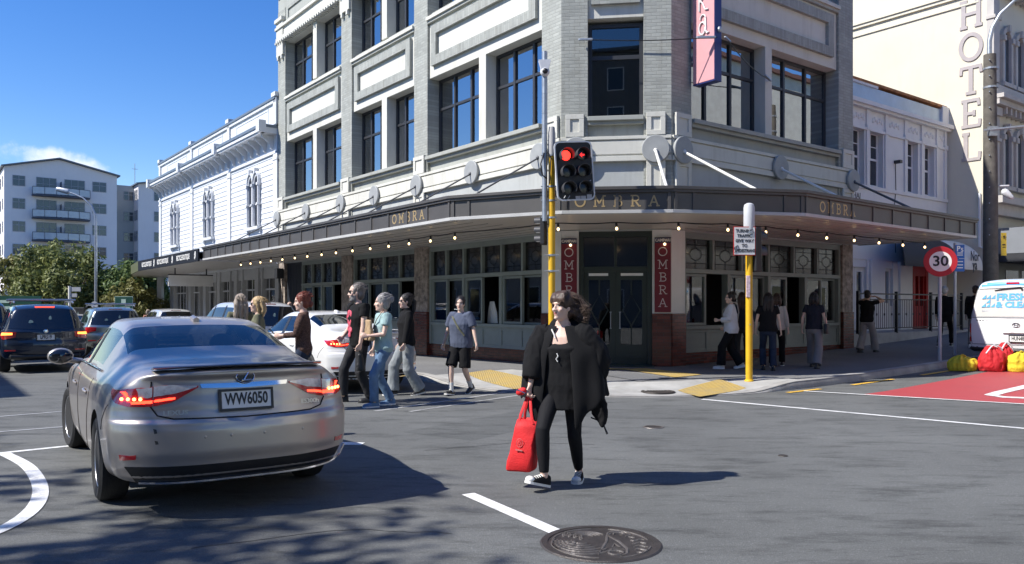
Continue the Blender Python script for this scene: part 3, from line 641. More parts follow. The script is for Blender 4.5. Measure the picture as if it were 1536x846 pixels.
# ---- canopy
CP = [L2(FL, 17.0, 3.1), V(-1.234, 15.93, 0)-O3, V(.94, 14.80, 0)-O3, V(2.97, 14.60, 0)-O3, V(5.62, 15.17, 0)-O3, L2(FR, 7.95, 3.1)]
back = [L2(FR, 7.95, .02), L2(FR, 0, .02), L2(FC, 0, .02), L2(FL, 17.0, .02)]
canopy = MB(); canopy.ext([p+V(0, 0, 3.235) for p in CP+back], (0, 0, .05)); cano = canopy.build('canopy', M_soff, ombra)
mb = MB(); mb.ext([p+V(0, 0, 3.60) for p in CP+back], (0, 0, .03)); mb.build('canopy_roof', M_char, cano)
for i in range(len(CP)):
    a = CP[i]; b_ = CP[i+1] if i+1 < len(CP) else back[0]
    L_ = (b_-a).length; d = (b_-a).normalized(); n_ = V(d.y, -d.x, 0)
    F_ = frame(a, d, n_); mb = MB(F_); mb.mi = 0
    mb.box(0, L_, -.08, .0, 3.28, 3.66); mb.box(-.02, L_+.02, -.1, .075, 3.66, 3.72); mb.box(-.01, L_+.01, -.1, .045, 3.61, 3.66)
    mb.mi = 1; mb.box(-.01, L_+.01, -.1, .03, 3.222, 3.285)
    mb.mi = 0; k = max(1, round(L_/.86))
    if i in (1, 3): xs_ = [.06, .42, L_-.42, L_-.06]
    elif i == 2: xs_ = [.06, L_/2+.0, L_-.06]
    else: xs_ = [.05+(L_-.1)*j/k for j in range(k+1)]
    for x in xs_: mb.box(x-.03, x+.03, -.02, .022, 3.285, 3.61)
    mb.build('fascia', [M_char, M_rim], cano, bevel=.004)
    if i in (0, 2, 4):
        c = {0: L_-1.75, 2: L_/2, 4: 1.22}[i]; h = .215
        gp = {0: .45, 2: .62, 4: .38}[i]; tot = sum(SLAB[q][0] for q in 'OMBRA')+gp*4; x = c-tot*h/2
        for q in 'OMBRA':
            mb = MB(F_); slab(mb, q, h, (x+SLAB[q][0]*h/2, .004, 3.455), (1, 0, 0), (0, 0, 1), .012, weight=1.15); mb.build('letter', M_gold, cano); x += (SLAB[q][0]+gp)*h
# soffit lining boards
mb = MB(FL)
for i in range(8): mb.box(-.2, 16.9, .3+.38*i, .31+.38*i, 3.226, 3.237)
mb.xf = FR
for i in range(8): mb.box(.1, 7.9, .3+.38*i, .31+.38*i, 3.226, 3.237)
mb.build('board_joint', pm('board_joint', (.28, .26, .23), .7), cano)
mb = MB(FC); mb.lathe([(.09, -.0), (.085, -.05), (.03, -.085)], 20, FC @ Matrix.Translation((1.4, 2.6, 3.235))); mb.build('dome_camera', pm('camera_dome', (.12, .12, .12), .3), cano, smooth=60)
# ---- ground floor
gq = {}
def gzl(F_, u): p = F_ @ V(u, 0, 0)+O3; return fz(p.x+nL.x*.01, p.y)
def shop_bay(F_, u0, u1, panes, lights, base, tile, door=None):
    """stained transom lights above, sashes below, a panelled stall riser on a tiled base"""
    n = -.12
    mb = MB(F_); W = u1-u0
    mb.box(u0, u1, n-.12, n+.05, 3.06, 3.2); mb.box(u0, u1, n-.12, n+.07, 2.26, 2.36); mb.box(u0, u0+.09, n-.12, n+.06, .42, 3.06); mb.box(u1-.09, u1, n-.12, n+.06, .42, 3.06)
    for i in range(1, lights):
        c = u0+W*i/lights; mb.box(c-.035, c+.035, n-.1, n+.045, 2.36, 3.06)
    mb.box(u0+.09, u1-.09, n-.12, n+.08, .96, 1.04); mb.box(u0+.09, u1-.09, n-.12, n+.0, .42, .96)
    k = panes*2
    for i in range(k+1):
        c = u0+.09+(W-.18)*i/k; mb.box(c-.03, c+.03, n-.08, n+.025, .45, .96)
    mb.box(u0+.09, u1-.09, n-.05, n+.02, .88, .96); mb.box(u0+.09, u1-.09, n-.05, n+.02, .42, .5)
    for i in range(panes+1):
        c = u0+.05+(W-.1)*i/panes; mb.box(c-.055, c+.055, n-.13, n+.055, 1.04, 2.26)
    sf = mb.build('shopfront', M_shopfr, ombra, bevel=.004)
    mb = MB(F_); mb.box(u0, u1, -.5, -.08, base-.4, .42); mb.build('tiled_base', tile, ombra)
    mb = MB(F_); mb.box(u0+.05, u1-.05, n-.055, n-.045, 2.3, 3.1); mb.build('transom_pane', M_gls2, sf)
    mb = MB(F_)
    for i in range(lights):
        a = u0+W*i/lights+.06; b_ = u0+W*(i+1)/lights-.06; c = (a+b_)/2; w = b_-a; r = .0065
        for P in ([(a+.1, 2.36), (a+.1, 3.06)], [(b_-.1, 2.36), (b_-.1, 3.06)], [(a, 2.5), (b_, 2.5)], [(a, 2.93), (b_, 2.93)],
                  [(c, 2.36), (c, 2.56)], [(c, 2.86), (c, 3.06)], [(a+.1, 2.71), (c-w*.22, 2.71)], [(c+w*.22, 2.71), (b_-.1, 2.71)],
                  [(c, 2.56), (c+w*.17, 2.62), (c+w*.22, 2.71), (c+w*.17, 2.80), (c, 2.86), (c-w*.17, 2.80), (c-w*.22, 2.71), (c-w*.17, 2.62), (c, 2.56)]):
            mb.tube([(x, n-.03, z) for x, z in P], r, 4)
    mb.build('leadwork', M_lead, sf)
    for i in range(panes):
        a = u0+.05+(W-.1)*i/panes+.055; b_ = u0+.05+(W-.1)*(i+1)/panes-.055; h = a+(b_-a)*.5
        if F_ is FL: a, h, b_, o0 = h, b_, a, 1
        lo, hi = min(a, h), max(a, h)
        sash(F_, lo, hi, 1.05, 2.25, n-.01, 1, None, .06, M_shopfr, M_gls, parent=ombra)
        if (i+panes) % 2: sash(F_, min(h, b_), max(h, b_), 1.05, 2.25, n-.09, 1, None, .045, M_shopfr, M_gls, parent=ombra)
M_gls2 = glass('leaded_glass', (.22, .23, .22), .05, .12)
shop_bay(FL, .7, 5.9, 3, 6, .0, M_tilel); shop_bay(FL, 6.66, 10.83, 2, 4, -.1, M_tilel); shop_bay(FL, 11.64, 15.3, 2, 4, -.15, M_tilel)
shop_bay(FR, .47, 7.08, 4, 6, .2, M_tile)
mb = MB(FL); mb.box(15.3, 16.85, -.4, -.1, -.3, 3.2)
for i in range(9): mb.box(15.36+.16*i, 15.48+.16*i, -.2, -.07, -.1, 3.1)
mb.build('slatted_door', pm('navy_slats', (.025, .03, .042), .6), ombra)
mb = MB(FL); mb.tube([(17.1, .12, -.2), (17.1, .12, 2.6)], .05, 10); mb.box(16.9, 17.25, .03, .3, 2.6, 3.0); mb.build('downpipe', M_dkfr, ombra)
M_mosaic = pm('pebble_mosaic', (.30, .25, .21), .8, var=.6, vs=7, bump=.5, bs=30)
for F_, u0, u1, tl, up, zb in ((FL, 5.9, 6.66, M_tilel, M_mosaic, -.1), (FL, 10.83, 11.64, M_tilel, M_mosaic, -.2), (FL, 16.85, 17.58, M_tilel, M_mosaic, -.3), (FL, 0, .7, M_tilel, M_white, .0), (FC, 0, .4, M_tile, M_white, .0), (FC, 2.05, WC, M_tile, M_white, .0), (FR, 0, .47, M_tile, M_white, .0), (FR, 7.08, 7.62, M_tile, M_mosaic, .1)):
    mb = MB(F_); mb.mi = 0; mb.box(u0, u1, -.5, .03, zb-.2, 1.33); mb.mi = 1; mb.box(u0+.004, u1-.004, -.5, .0, 1.33, 3.22)
    mb.build('pier', [tl, up], ombra)
# double doors on the splay
M_door = pm('dark_green_door', (.028, .04, .034), .35, var=.1)
mb = MB(FC); mb.box(.4, 2.05, -.3, -.06, 3.08, 3.22); mb.box(.4, .5, -.3, -.06, .1, 3.08); mb.box(1.95, 2.05, -.3, -.06, .1, 3.08); mb.box(.5, 1.95, -.28, -.1, 2.28, 2.40); mb.box(1.20, 1.26, -.25, -.1, 2.40, 3.08)
mb.box(.36, 2.09, -.35, .25, .0, .17)
df = mb.build('door_frame', M_door, ombra, bevel=.004)
mb = MB(FC); mb.box(.5, 1.95, -.2, -.19, 2.4, 3.08); mb.build('fanlight', M_gls2, df)
for a, b_ in ((.5, 1.222), (1.228, 1.95)):
    mb = MB(FC); mb.box(a, a+.12, -.22, -.15, .17, 2.28); mb.box(b_-.12, b_, -.22, -.15, .17, 2.28); mb.box(a+.12, b_-.12, -.22, -.15, .17, .62); mb.box(a+.12, b_-.12, -.22, -.15, 2.1, 2.28)
    c = (a+b_)/2
    for P in ([(c, .62), (c, 1.05)], [(c, 1.75), (c, 2.1)], [(c, 1.05), (c+.2, 1.4), (c, 1.75), (c-.2, 1.4), (c, 1.05)]): mb.tube([(x, -.18, z) for x, z in P], .016, 6)
    mb.box(a+.2, b_-.1, -.15, -.12, .3, .34)
    dr = mb.build('door', M_door, ombra, bevel=.004)
    mb = MB(FC); mb.box(a+.1, b_-.1, -.2, -.19, .6, 2.12); mb.build('pane', M_gls, dr)
    mb = MB(FC); x = a+.62 if a < 1 else a+.1; mb.tube([(x, -.1, 1.0), (x, -.1, 1.35)], .012, 6); mb.box(x-.02, x+.02, -.15, -.09, .98, 1.0); mb.box(x-.02, x+.02, -.15, -.09, 1.35, 1.37); mb.build('handle', M_steel, dr)
    mb = MB(FC); mb.box(a+.12, b_-.16 if a < 1 else b_-.1, -.149, -.14, 2.19, 2.25); mb.build('notice', M_white, dr)
# menu boards fixed behind the glass
mb = MB(FR); mb.box(.85, 1.25, -.28, -.26, 1.55, 2.0); mb.build('menu_board', pm('menu_board', (.36, .27, .15), .7, var=.3, vs=9), ombra)
mb = MB(FL); mb.box(.95, 1.45, -.28, -.26, 1.25, 2.05); mb.build('menu_board', pm('menu_sheet', (.30, .28, .20), .7, var=.2, vs=9), ombra)
for u_ in (3.25, 4.95):
    mb = MB(FL); rows = [[(u_-.16*f-.05+(.32*f+.1)*i/8, -.4+.04*math.sin(i*2), z) for i in range(9)] for z, f in ((1.05, 1.2), (1.35, .9), (1.62, .2))]; mb.loft(rows, caps=False, closed=False); mb.build('linen', M_white, ombra, smooth=180)

# ---- sign boards beside the doors, blade sign, festoon lights
M_sred = pm('sign_red', (.15, .012, .022), .4, var=.12, vs=4); M_navy = pm('sign_navy', (.02, .022, .06), .4); M_slet = pm('sign_letters', (.58, .53, .52), .5)
for u0, u1, side in ((.0, .36, 'left'), (2.1, 2.46, 'right')):
    s = thing('sign_board', 'dark red vertical sign board with pale letters on the %s of the corner doors' % side, 'sign', O3+FC @ V(u0, .05, 1.36), 0, 'red sign boards beside the corner doors')
    Fs = frame((0, 0, 0), dC, nC); w = u1-u0
    mb = MB(Fs); mb.mi = 0; mb.box(0, w, .0, .03, 0, 1.55); mb.mi = 1; mb.box(0, w, -.001, .032, 1.55, 1.68); mb.build('board', [M_sred, M_navy], s)
    mb = MB(Fs)
    for i, ch in enumerate('OMBRA'):
        mb = MB(Fs); slab(mb, ch, .205, (w/2, .031, 1.36-.285*i), (1, 0, 0), (0, 0, 1), .006, xs=1.0 if ch != 'O' else 1.1, weight=.8); mb.build('letter', M_slet, s)
    mb = MB(Fs)
    text(mb, 'CAMPARI', .062, (w/2, .034, 1.615), (1, 0, 0), (0, 0, 1), .004, bold=.004, xs=.95)
    mb.build('lettering', M_slet, s)
    mb = MB(Fs); mb.ball((w/2+.04, .1, 1.52), .03, 10, 8); mb.build('sign_lamp', glow('sign_lamp', (1, .75, .4), 2.5), s)
s = thing('blade_sign', 'tall pink and navy blade sign hanging off the upper corner of the grey building', 'sign', O3+FR @ V(.62, .1, 6.52))
Fs = frame((0, 0, 0), dR, nR)
mb = MB(Fs); mb.mi = 0; mb.box(0, .23, 0, .62, 0, 4.6); mb.mi = 1; mb.box(-.012, .0, .012, .608, .03, 4.57); mb.build('box', [pm('sign_blue', (.02, .035, .17), .35), pm('sign_pink', (.60, .29, .30), .55, var=.06, vs=3)], s, bevel=.003)
mb = MB(Fs)
def curl(pts, r=.022): mb.tube([(-.03, .06+p[0]*.5, p[1]) for p in pts], r, 6, rnd=True)
zk = 1.58     # the 'k' and the 'a' of the sign, in looping outlined script
for r, dz in ((.02, 0),):
    curl([(.3, zk+.50), (.3, zk+.06)], r); curl([(.62, zk+.44), (.5, zk+.36), (.36, zk+.26)], r); curl([(.36, zk+.28), (.5, zk+.2), (.62, zk+.06), (.76, zk+.05)], r); curl(arc(.66, zk+.5, .1, .07, -60, 210, 10), .018)
    za = 1.07
    curl(arc(.46, za+.16, .17, .14, 30, 360, 16), r); curl([(.64, za+.38), (.66, za+.1), (.72, za+.02), (.8, za+.04)], r); curl(arc(.5, za+.36, .15, .1, 10, 170, 10), r)
mb.build('lettering', pm('sign_script', (.75, .72, .70), .5), s, smooth=60)
mb = MB(Fs); mb.tube([(.02, .1, 4.9), (.02, -.3, 5.3)], .02, 6); mb.box(.08, .2, -.12, .0, .6, .72); mb.box(.08, .2, -.12, .0, 3.4, 3.52); mb.ball((.13, .64, 1.15), (.06, .05, .07), 10, 8); mb.build('bracket', M_steel, s)

M_bulb = glow('lit_bulb', (1, .70, .34), 3.2); M_blk = pm('black_rubber', (.012, .012, .013), .5); M_clr = glass('bulb_glass', (.95, .9, .8), .04)
fest = thing('festoon_lights', 'string of small lit bulbs on a black cable under the street canopy', 'string lights', O3+FL @ V(0, 2.3, 3.1))
cp = [FL @ V(15.2-i*1.02, 2.3, 3.12) for i in range(15)]+[V(.90, 15.42, 3.12)-O3, V(2.02, 15.32, 3.12)-O3, V(3.22, 15.3, 3.12)-O3, V(4.25, 15.55, 3.12)-O3]+[FR @ V(.24+1.12*i, 2.3, 3.12) for i in range(7)]
cp = [p-(FL @ V(0, 2.3, 3.1)) for p in cp]
mb = MB()
fine = []
for a, b_ in zip(cp, cp[1:]): fine += [a.lerp(b_, t_)-V(0, 0, .02*math.sin(math.pi*t_)) for t_ in (0, .33, .66)]
mb.tube(fine+[cp[-1]], .012, 6); mb.build('cable', M_blk, fest)
def bulb_mesh():
    mb = MB(); mb.mi = 0; mb.lathe([(.022, .0), (.026, -.05), (.02, -.075)], 10); mb.mi = 1; mb.ball((0, 0, -.12), (.026, .026, .031), 10, 8)
    return mb
b0_ = None
for i, p in enumerate(cp):
    if b0_ is None: b0_ = bulb_mesh().build('bulb', [M_blk, M_bulb], fest, smooth=60); o = b0_
    else: o = b0_.copy(); COL.objects.link(o)
    o.location = p; o.rotation_euler = (random.uniform(-.1, .1), random.uniform(-.1, .1), 0)
# ================================================================ neighbouring buildings
M_wb = pm('white_weatherboard', (.64, .66, .68), .55, var=.04, vs=1.5, dirt=.12)
M_wtrim = pm('white_trim', (.68, .69, .70), .5, var=.04, vs=2, dirt=.12)
M_slate = pm('blue_grey_flashing', (.13, .16, .20), .45, var=.1)
M_dkpane = pm('dark_pane', (.03, .034, .04), .06, spec=.8)
M_blkc = pm('black_canvas', (.02, .022, .028), .7)
def arch_outline(c, w, z0, zs, n=10, r=None):
    r = r or w/2
    return [(c-w/2, z0), (c+w/2, z0)]+[(c+w/2*math.cos(math.pi*i/n), zs+r*math.sin(math.pi*i/n)) for i in range(n+1)]
def arch_frame(mb, c, w, z0, zs, t, y0, y1, r=None):
    o_ = arch_outline(c, w+2*t, z0, zs, 10, (r or w/2)+t); i_ = arch_outline(c, w, z0, zs, 10, r)
    n = len(o_)
    for k in range(1, n):
        k2 = (k+1) % n
        mb.add([(o_[k][0], y0, o_[k][1]), (o_[k2][0], y0, o_[k2][1]), (i_[k2][0], y0, i_[k2][1]), (i_[k][0], y0, i_[k][1]),
                (o_[k][0], y1, o_[k][1]), (o_[k2][0], y1, o_[k2][1]), (i_[k2][0], y1, i_[k2][1]), (i_[k][0], y1, i_[k][1])],
               [(0,1,2,3), (7,6,5,4), (0,4,5,1), (1,5,6,2), (2,6,7,3), (3,7,4,0)])
# ---- white weatherboard shop
OW = O3+FL @ V(17.62, 0, 0)
wb = thing('weatherboard_building', 'two storey white weatherboard shop with arched twin windows, left of the grey corner building', 'building', OW)
FW = frame((0, 0, 0), dL, nL); LW = 19.2
mb = MB(FW); prof = []
k = 21
for i in range(k): prof += [(.028, 3.2+.22*i), (.006, 3.2+.22*(i+1)-.003)]
prof = [(-.6, 3.2)]+prof+[(-.6, 3.2+.22*k)]
mb.ext([(.0, n, z) for n, z in prof], (LW, 0, 0)); mb.build('wall', M_wb, wb)
mb = MB(FW); mb.box(0, LW, -.4, .02, 8.88, 9.8); mb.box(-.02, LW+.05, -.5, .10, 9.8, 9.93); mb.box(0, LW, -.3, .05, 8.88, 9.0)
for u in (0, 6.05, 12.25): mb.box(u+1.0, u+1.06, 0, .04, 9.05, 9.7); mb.box(u+5.0, u+5.06, 0, .04, 9.05, 9.7); mb.box(u+1.0, u+5.0, 0, .038, 9.62, 9.7)
mb.build('parapet', M_wb, wb)
mb = MB(FW); mb.box(0, LW, -.5, .14, 9.93, 10.02); mb.box(-.02, LW+.04, .02, .72, 8.72, 8.84); mb.build('flashing', M_slate, wb)
mb = MB(FW); mb.box(0, LW, -.2, .04, 7.82, 8.5); mb.box(0, LW+.03, -.2, .62, 8.5, 8.58); mb.box(0, LW+.05, -.1, .68, 8.58, 8.72); mb.box(0, LW, 0, .09, 7.72, 7.82)
mb.build('cornice', M_wtrim, wb)
for i in range(24):
    u = .45+.8*i
    mb = MB(FW); mb.ext([(u-.05, .04, 7.9), (u-.05, .14, 7.95), (u-.05, .2, 8.15), (u-.05, .5, 8.4), (u-.05, .5, 8.5), (u-.05, .04, 8.5)], (.1, 0, 0)); mb.build('bracket', M_wtrim, wb)
for u in (.12, 6.05, 12.25, 18.9):
    mb = MB(FW); mb.box(u-.22, u+.22, 0, .075, 3.2, 7.72); mb.box(u-.26, u+.26, 0, .1, 7.45, 7.55); mb.box(u-.16, u+.16, .02, .1, 8.9, 10.0); mb.box(u-.22, u+.22, -.1, .16, 10.02, 10.2); mb.box(u-.18, u+.18, .5, .8, 8.5, 8.98)
    mb.build('pilaster', M_wtrim, wb, bevel=.01)
for c in (2.62, 9.16, 15.5):
    mb = MB(FW)
    for d in (-.36, .36):
        arch_frame(mb, c+d, .5, 4.9, 6.75, .09, .02, .10, .34)
        mb.box(c+d-.25, c+d+.25, .03, .06, 5.85, 5.9)
        arch_frame(mb, c+d, .66, 6.72, 6.78, .07, .03, .16, .44); mb.box(c+d-.06, c+d+.06, .03, .2, 7.2, 7.42)
        for e in (-.33, .33): mb.tube([(c+d+e, .12, 4.95), (c+d+e, .12, 6.65)], .05, 8); mb.box(c+d+e-.08, c+d+e+.08, .03, .2, 6.65, 6.76); mb.box(c+d+e-.08, c+d+e+.08, .03, .2, 5.82, 5.9)
    mb.box(c-.85, c+.85, .0, .22, 4.78, 4.9); mb.box(c-.8, c-.7, .0, .1, 4.6, 4.78); mb.box(c+.7, c+.8, .0, .1, 4.6, 4.78)
    w = mb.build('window', M_wtrim, wb)
    mb = MB(FW)
    for d in (-.36, .36): mb.ext([(x, .03, z) for x, z in arch_outline(c+d, .5, 4.9, 6.75, 10, .34)], (0, .012, 0))
    mb.build('pane', M_dkpane, w)
# shop canopy with black fascia, posts and shopfront
cp = [V(.02, 3.1, 0), V(10.6, 3.0, 0), V(15.4, 2.35, 0), V(20.3, 1.3, 0), V(20.6, -.4, 0), V(20.6, -3, 0)]
mb = MB(FW); mb.ext([V(p.x, p.y, 3.24) for p in cp]+[V(.02, -3, 3.24)], (0, 0, .06)); wc = mb.build('canopy', M_soff, wb)
mb = MB(FW); mb.ext([V(p.x, p.y, 3.55) for p in cp]+[V(.02, -3, 3.55)], (0, 0, .03)); mb.build('canopy_roof', M_slate, wc)
M_bfas = pm('black_fascia', (.012, .015, .022), .75, spec=.2); M_oliv = pm('olive_end', (.10, .11, .05), .5)
for i in range(4):
    a, b_ = FW @ cp[i], FW @ cp[i+1]; d = (b_-a).normalized(); n_ = V(-d.y, d.x, 0)
    if n_.dot(nL) < 0 and i < 3: n_ = -n_
    F_ = axes(a, d, n_, (0, 0, 1)); mb = MB(F_); mb.box(0, (b_-a).length, -.04, .02, 3.22, 3.7); mb.build('fascia', M_bfas if i == 0 else M_oliv, wc)
    if i == 0:
        mb = MB(F_)
        for q, x in enumerate((2.2, 5.6, 8.7)): text(mb, 'RECYCLE BOUTIQUE', .21, (x, .026, 3.46), (-1, 0, 0), (0, 0, 1), .006, bold=.006, xs=.74)
        for x in (.4, 3.9, 7.2): mb.tube([(x+.09*math.cos(a_), .026, 3.46+.15*math.sin(a_)) for a_ in [R(20*j) for j in range(18)]], .012, 4); mb.box(x-.04, x+.04, .022, .03, 3.36, 3.58)
        mb.build('lettering', M_white, wc)
M_shopw = pm('shop_white', (.50, .50, .49), .6, var=.06)
mb = MB(FW); mb.box(0, LW-.1, -.7, -.5, -.7, .3); mb.box(0, LW-.1, -.7, -.5, 2.7, 3.24)
us = [0, 1.0, 3.0, 3.5, 5.6, 6.4, 7.4, 9.0, 9.6, 11.4, 12.4, 14.2, 15.0, 17.8, 18.5]
for i, u in enumerate(us): mb.box(u, u+(.45 if i % 2 else .14), -.72, -.42, -.6, 3.2)
sw = mb.build('shopfront', M_shopw, wb)
mb = MB(FW); mb.box(.1, LW-.3, -.66, -.64, .3, 2.7); mb.build('pane', M_gls, sw)
mb = MB(FW)
for z in (2.2, ): mb.box(0, LW-.2, -.62, -.58, z, z+.07)
for i in range(26): mb.box(.4+.72*i, .44+.72*i, -.62, -.585, .3, 2.7)
mb.build('glazing_bar', M_wtrim, sw)
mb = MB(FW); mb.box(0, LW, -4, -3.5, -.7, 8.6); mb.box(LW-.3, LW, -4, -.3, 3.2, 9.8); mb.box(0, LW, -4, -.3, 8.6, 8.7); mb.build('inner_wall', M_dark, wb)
mb = MB(FW); mb.tube([(LW-.15, .0, -.7), (LW-.15, .0, 3.24)], .2, 4, ref=(1, 0, 0)); mb.build('corner_post', M_wtrim, wb)
# hanging sign
hs = thing('hanging_sign', 'white RECYCLE BOUTIQUE board hanging from black stays beneath the shop canopy', 'sign', OW+FW @ V(7.0, 1.5, 2.42))
Fs = frame((0, 0, 0), -dR, dL)
Fs = axes((0, 0, 0), dR, -dL, (0, 0, 1))
mb = MB(Fs); mb.box(-1.0, 1.0, -.04, .04, 0, .5); mb.build('board', M_white, hs, bevel=.004)
mb = MB(Fs); mb.box(-1.0, 1.0, -.045, .045, .5, .55); mb.tube([(-.7, 0, .55), (-.7, 0, .82)], .03, 6); mb.tube([(.7, 0, .55), (.7, 0, .82)], .03, 6); mb.build('stay', M_dkfr, hs)
mb = MB(Fs); text(mb, 'RECYCLE BOUTIQUE', .125, (0, -.043, .26), (1, 0, 0), (0, 0, 1), .004, xs=1.0); mb.build('lettering', M_dkfr, hs)

# ---- apartment block far down the street
M_apt = pm('lilac_render', (.78, .74, .74), .75, var=.04, vs=.3, dirt=.12); M_aptg = pm('grey_render', (.42, .44, .43), .75, var=.06, vs=.4)
M_apw = pm('apartment_frame', (.30, .31, .34), .5); M_bal = pm('balcony_steel', (.05, .06, .09), .5); M_balg = pm('balcony_glass', (.42, .47, .53), .15, spec=.7)
M_apg = pm('apartment_pane', (.05, .065, .08), .06, spec=.9)
OA = V(-64.3, 100, -.4)
apt = thing('apartment_block', 'tall pale lilac apartment block with balconies on the far left', 'building', OA)
FA = frame((0, 0, 0), dR, nR); HA = 19.6; WA = 13.0
def gable(F_, u0, u1, n0, n1, he, hp, m, nm='wall', rf=True):
    mb = MB(F_); mb.ext([(u0, n0, 0), (u1, n0, 0), (u1, n0, he), ((u0+u1)/2-.4, n0, hp), (u0, n0, he)], (0, n1-n0, 0)); mb.build(nm, m, apt)
    mb = MB(F_); c = (u0+u1)/2-.4
    for a, b_ in (((u0-.35, he-.05), (c, hp+.06)), ((c, hp+.06), (u1+.35, he-.05))):
        mb.ext([(a[0], n1+.5, a[1]), (b_[0], n1+.5, b_[1]), (b_[0], n1+.5, b_[1]+.16), (a[0], n1+.5, a[1]+.16)], (0, n0-n1-1, 0))
    mb.build('roof', M_slate, apt)
gable(FA, 0, WA, -16, 0, HA, HA+1.5, M_apt); 
mb = MB(FA); mb.box(WA, WA+2.95, -16, -4.0, 0, HA-.6); mb.build('recess_wall', M_aptg, apt)
gable(FA, WA+2.95, WA+17, -16, -1.2, HA-.6, HA+.6, M_apt)
def awin(F_, u0, u1, z0, z1, n=0, cols=2, tr=.6):
    mb = MB(F_); t_ = .07
    mb.box(u0, u1, n-.05, n+.05, z0, z0+t_); mb.box(u0, u1, n-.05, n+.05, z1-t_, z1)
    for i in range(cols+1): c = u0+(u1-u0-t_)*i/cols; mb.box(c, c+t_, n-.05, n+.048, z0+t_, z1-t_)
    if tr: mb.box(u0+t_, u1-t_, n-.04, n+.04, z0+(z1-z0)*tr, z0+(z1-z0)*tr+t_)
    w = mb.build('window', M_apw, apt)
    mb = MB(F_); mb.box(u0+.02, u1-.02, n+.005, n+.02, z0+.02, z1-.02); mb.build('pane', M_apg, w)
for k in range(6):
    z = 1.6+2.92*k
    for u0, u1, c in ((.9, 2.3, 2), (10.0, 11.7, 2)): awin(FA, u0, u1, z+1.05, z+2.4, 0, c)
    for u0, u1 in ((3.5, 5.8), (6.7, 9.1)): awin(FA, u0, u1, z+.2, z+2.4, 0, 3)
    awin(FA, WA+1.6, WA+2.9, z+.7, z+2.0, -4.0, 2); awin(FA, WA+.3, WA+.8, z+.7, z+2.0, -4.0, 1)
    awin(FA, WA+5.0, WA+6.4, z+.6, z+2.0, -1.2, 2); awin(FA, WA+8.0, WA+9.8, z+.6, z+2.0, -1.2, 2)
    F2 = frame(FA @ V(0, 0, 0), dL, -dR); awin(F2, 1.2, 2.2, z+1, z+2.4, 0, 2); awin(F2, 4.2, 5.6, z+1, z+2.4, 0, 2)
    F3 = frame(FA @ V(WA+2.95, 0, 0), dL, -dR); awin(F3, 1.6, 2.3, z+.7, z+2.1, 0, 1); awin(F3, 2.7, 3.4, z+.7, z+2.1, 0, 1)
    if k:
        pts = [(3.0+6.6*i/10, .9+.55*math.sin(math.pi*i/10)) for i in range(11)]
        mb = MB(FA); mb.ext([(3.0, 0, z-.12)]+[(x, y, z-.12) for x, y in pts]+[(9.6, 0, z-.12)], (0, 0, .2)); bal = mb.build('balcony', M_bal, apt)
        mb = MB(FA)
        for (x0, y0), (x1, y1) in zip(pts, pts[1:]): mb.add([(x0, y0, z+.15), (x1, y1, z+.15), (x1, y1, z+1.0), (x0, y0, z+1.0)], [(0, 1, 2, 3)])
        mb.build('balustrade', M_balg, bal, smooth=180)
        mb = MB(FA); mb.tube([(x, y, z+1.04) for x, y in pts], .035, 6)
        for x, y in pts[::2]: mb.tube([(x, y+.01, z), (x, y+.01, z+1.04)], .03, 6)
        mb.box(6.2, 6.3, 0, .9, z, z+1.9); mb.build('railing', M_bal, bal)
mb = MB(FA); mb.box(0, WA, -.02, .06, 1.3, 1.45); mb.box(-.02, WA+.02, -.02, .04, 4.2, 4.3); mb.tube([(WA+3.5, -6, HA), (WA+3.5, -6, HA+3)], .04, 6); mb.tube([(WA+3.1, -6, HA+2.2), (WA+3.9, -6, HA+2.2)], .03, 6); mb.build('band', M_apw, apt)

# ---- white terrace shop set back on the right, and the hotel
OTH = O3+FR @ V(7.66, -1.45, 0)
th = thing('terrace_building', 'two storey white rendered building with sash windows, set back right of the grey corner building', 'building', OTH)
FT = frame((0, 0, 0), dR, nR); LT = 8.95
M_rend = pm('white_render', (.70, .71, .72), .65, var=.04, vs=1.5, dirt=.15)
M_lflash = pm('zinc_flashing', (.42, .52, .62), .4, .3, var=.1); M_rust = pm('rusty_capping', (.36, .15, .05), .8, var=.5, vs=6)
mb = MB(FT); mb.box(0, LT, -.5, -.26, 3.0, 8.75); mb.box(0, LT, -.27, .0, 3.0, 5.28); mb.box(0, LT, -.27, .0, 7.25, 7.85); mb.box(0, LT, -.3, .05, 5.28, 5.4)
WT = [(.5, 1.2), (1.5, 2.2), (2.5, 3.22), (3.52, 4.4), (6.0, 6.78), (7.28, 8.0)]
e = [0]+[q for w_ in WT for q in w_]+[LT]
for i in range(0, len(e), 2): mb.box(e[i], e[i+1], -.27, 0, 5.4, 7.25)
mb.build('wall', M_rend, th, bevel=.006)
mb = MB(FT); mb.box(0, LT+.1, -.3, .16, 7.85, 7.93); mb.box(0, LT+.16, -.3, .26, 7.93, 8.06); mb.box(0, LT, -.3, .06, 7.18, 7.27)
for u in (.35, 1.35, 2.36, 3.38, 4.55, 5.86, 7.04, 8.16, 8.78): mb.box(u-.09, u+.09, -.1, .05, 5.4, 7.85); mb.box(u-.12, u+.12, -.1, .08, 7.2, 7.34)
for a in (1.45, 2.5, 3.65, 4.75, 6.05, 7.2, 8.2):
    for j in range(5): mb.ball((a+.14*j+.1, .0, 7.55+.06*(j % 2)), (.075, .04, .085), 8, 5)
mb.build('cornice', M_rend, th, smooth=40)
mb = MB(FT); mb.box(0, LT, -.25, .0, 8.06, 8.62); mb.build('parapet', M_lflash, th)
mb = MB(FT); mb.box(0, 4, -.3, .05, 8.62, 8.7); mb.box(LT-.5, LT+.05, -.3, .08, 8.06, 8.75); mb.build('parapet_pier', M_rend, th)
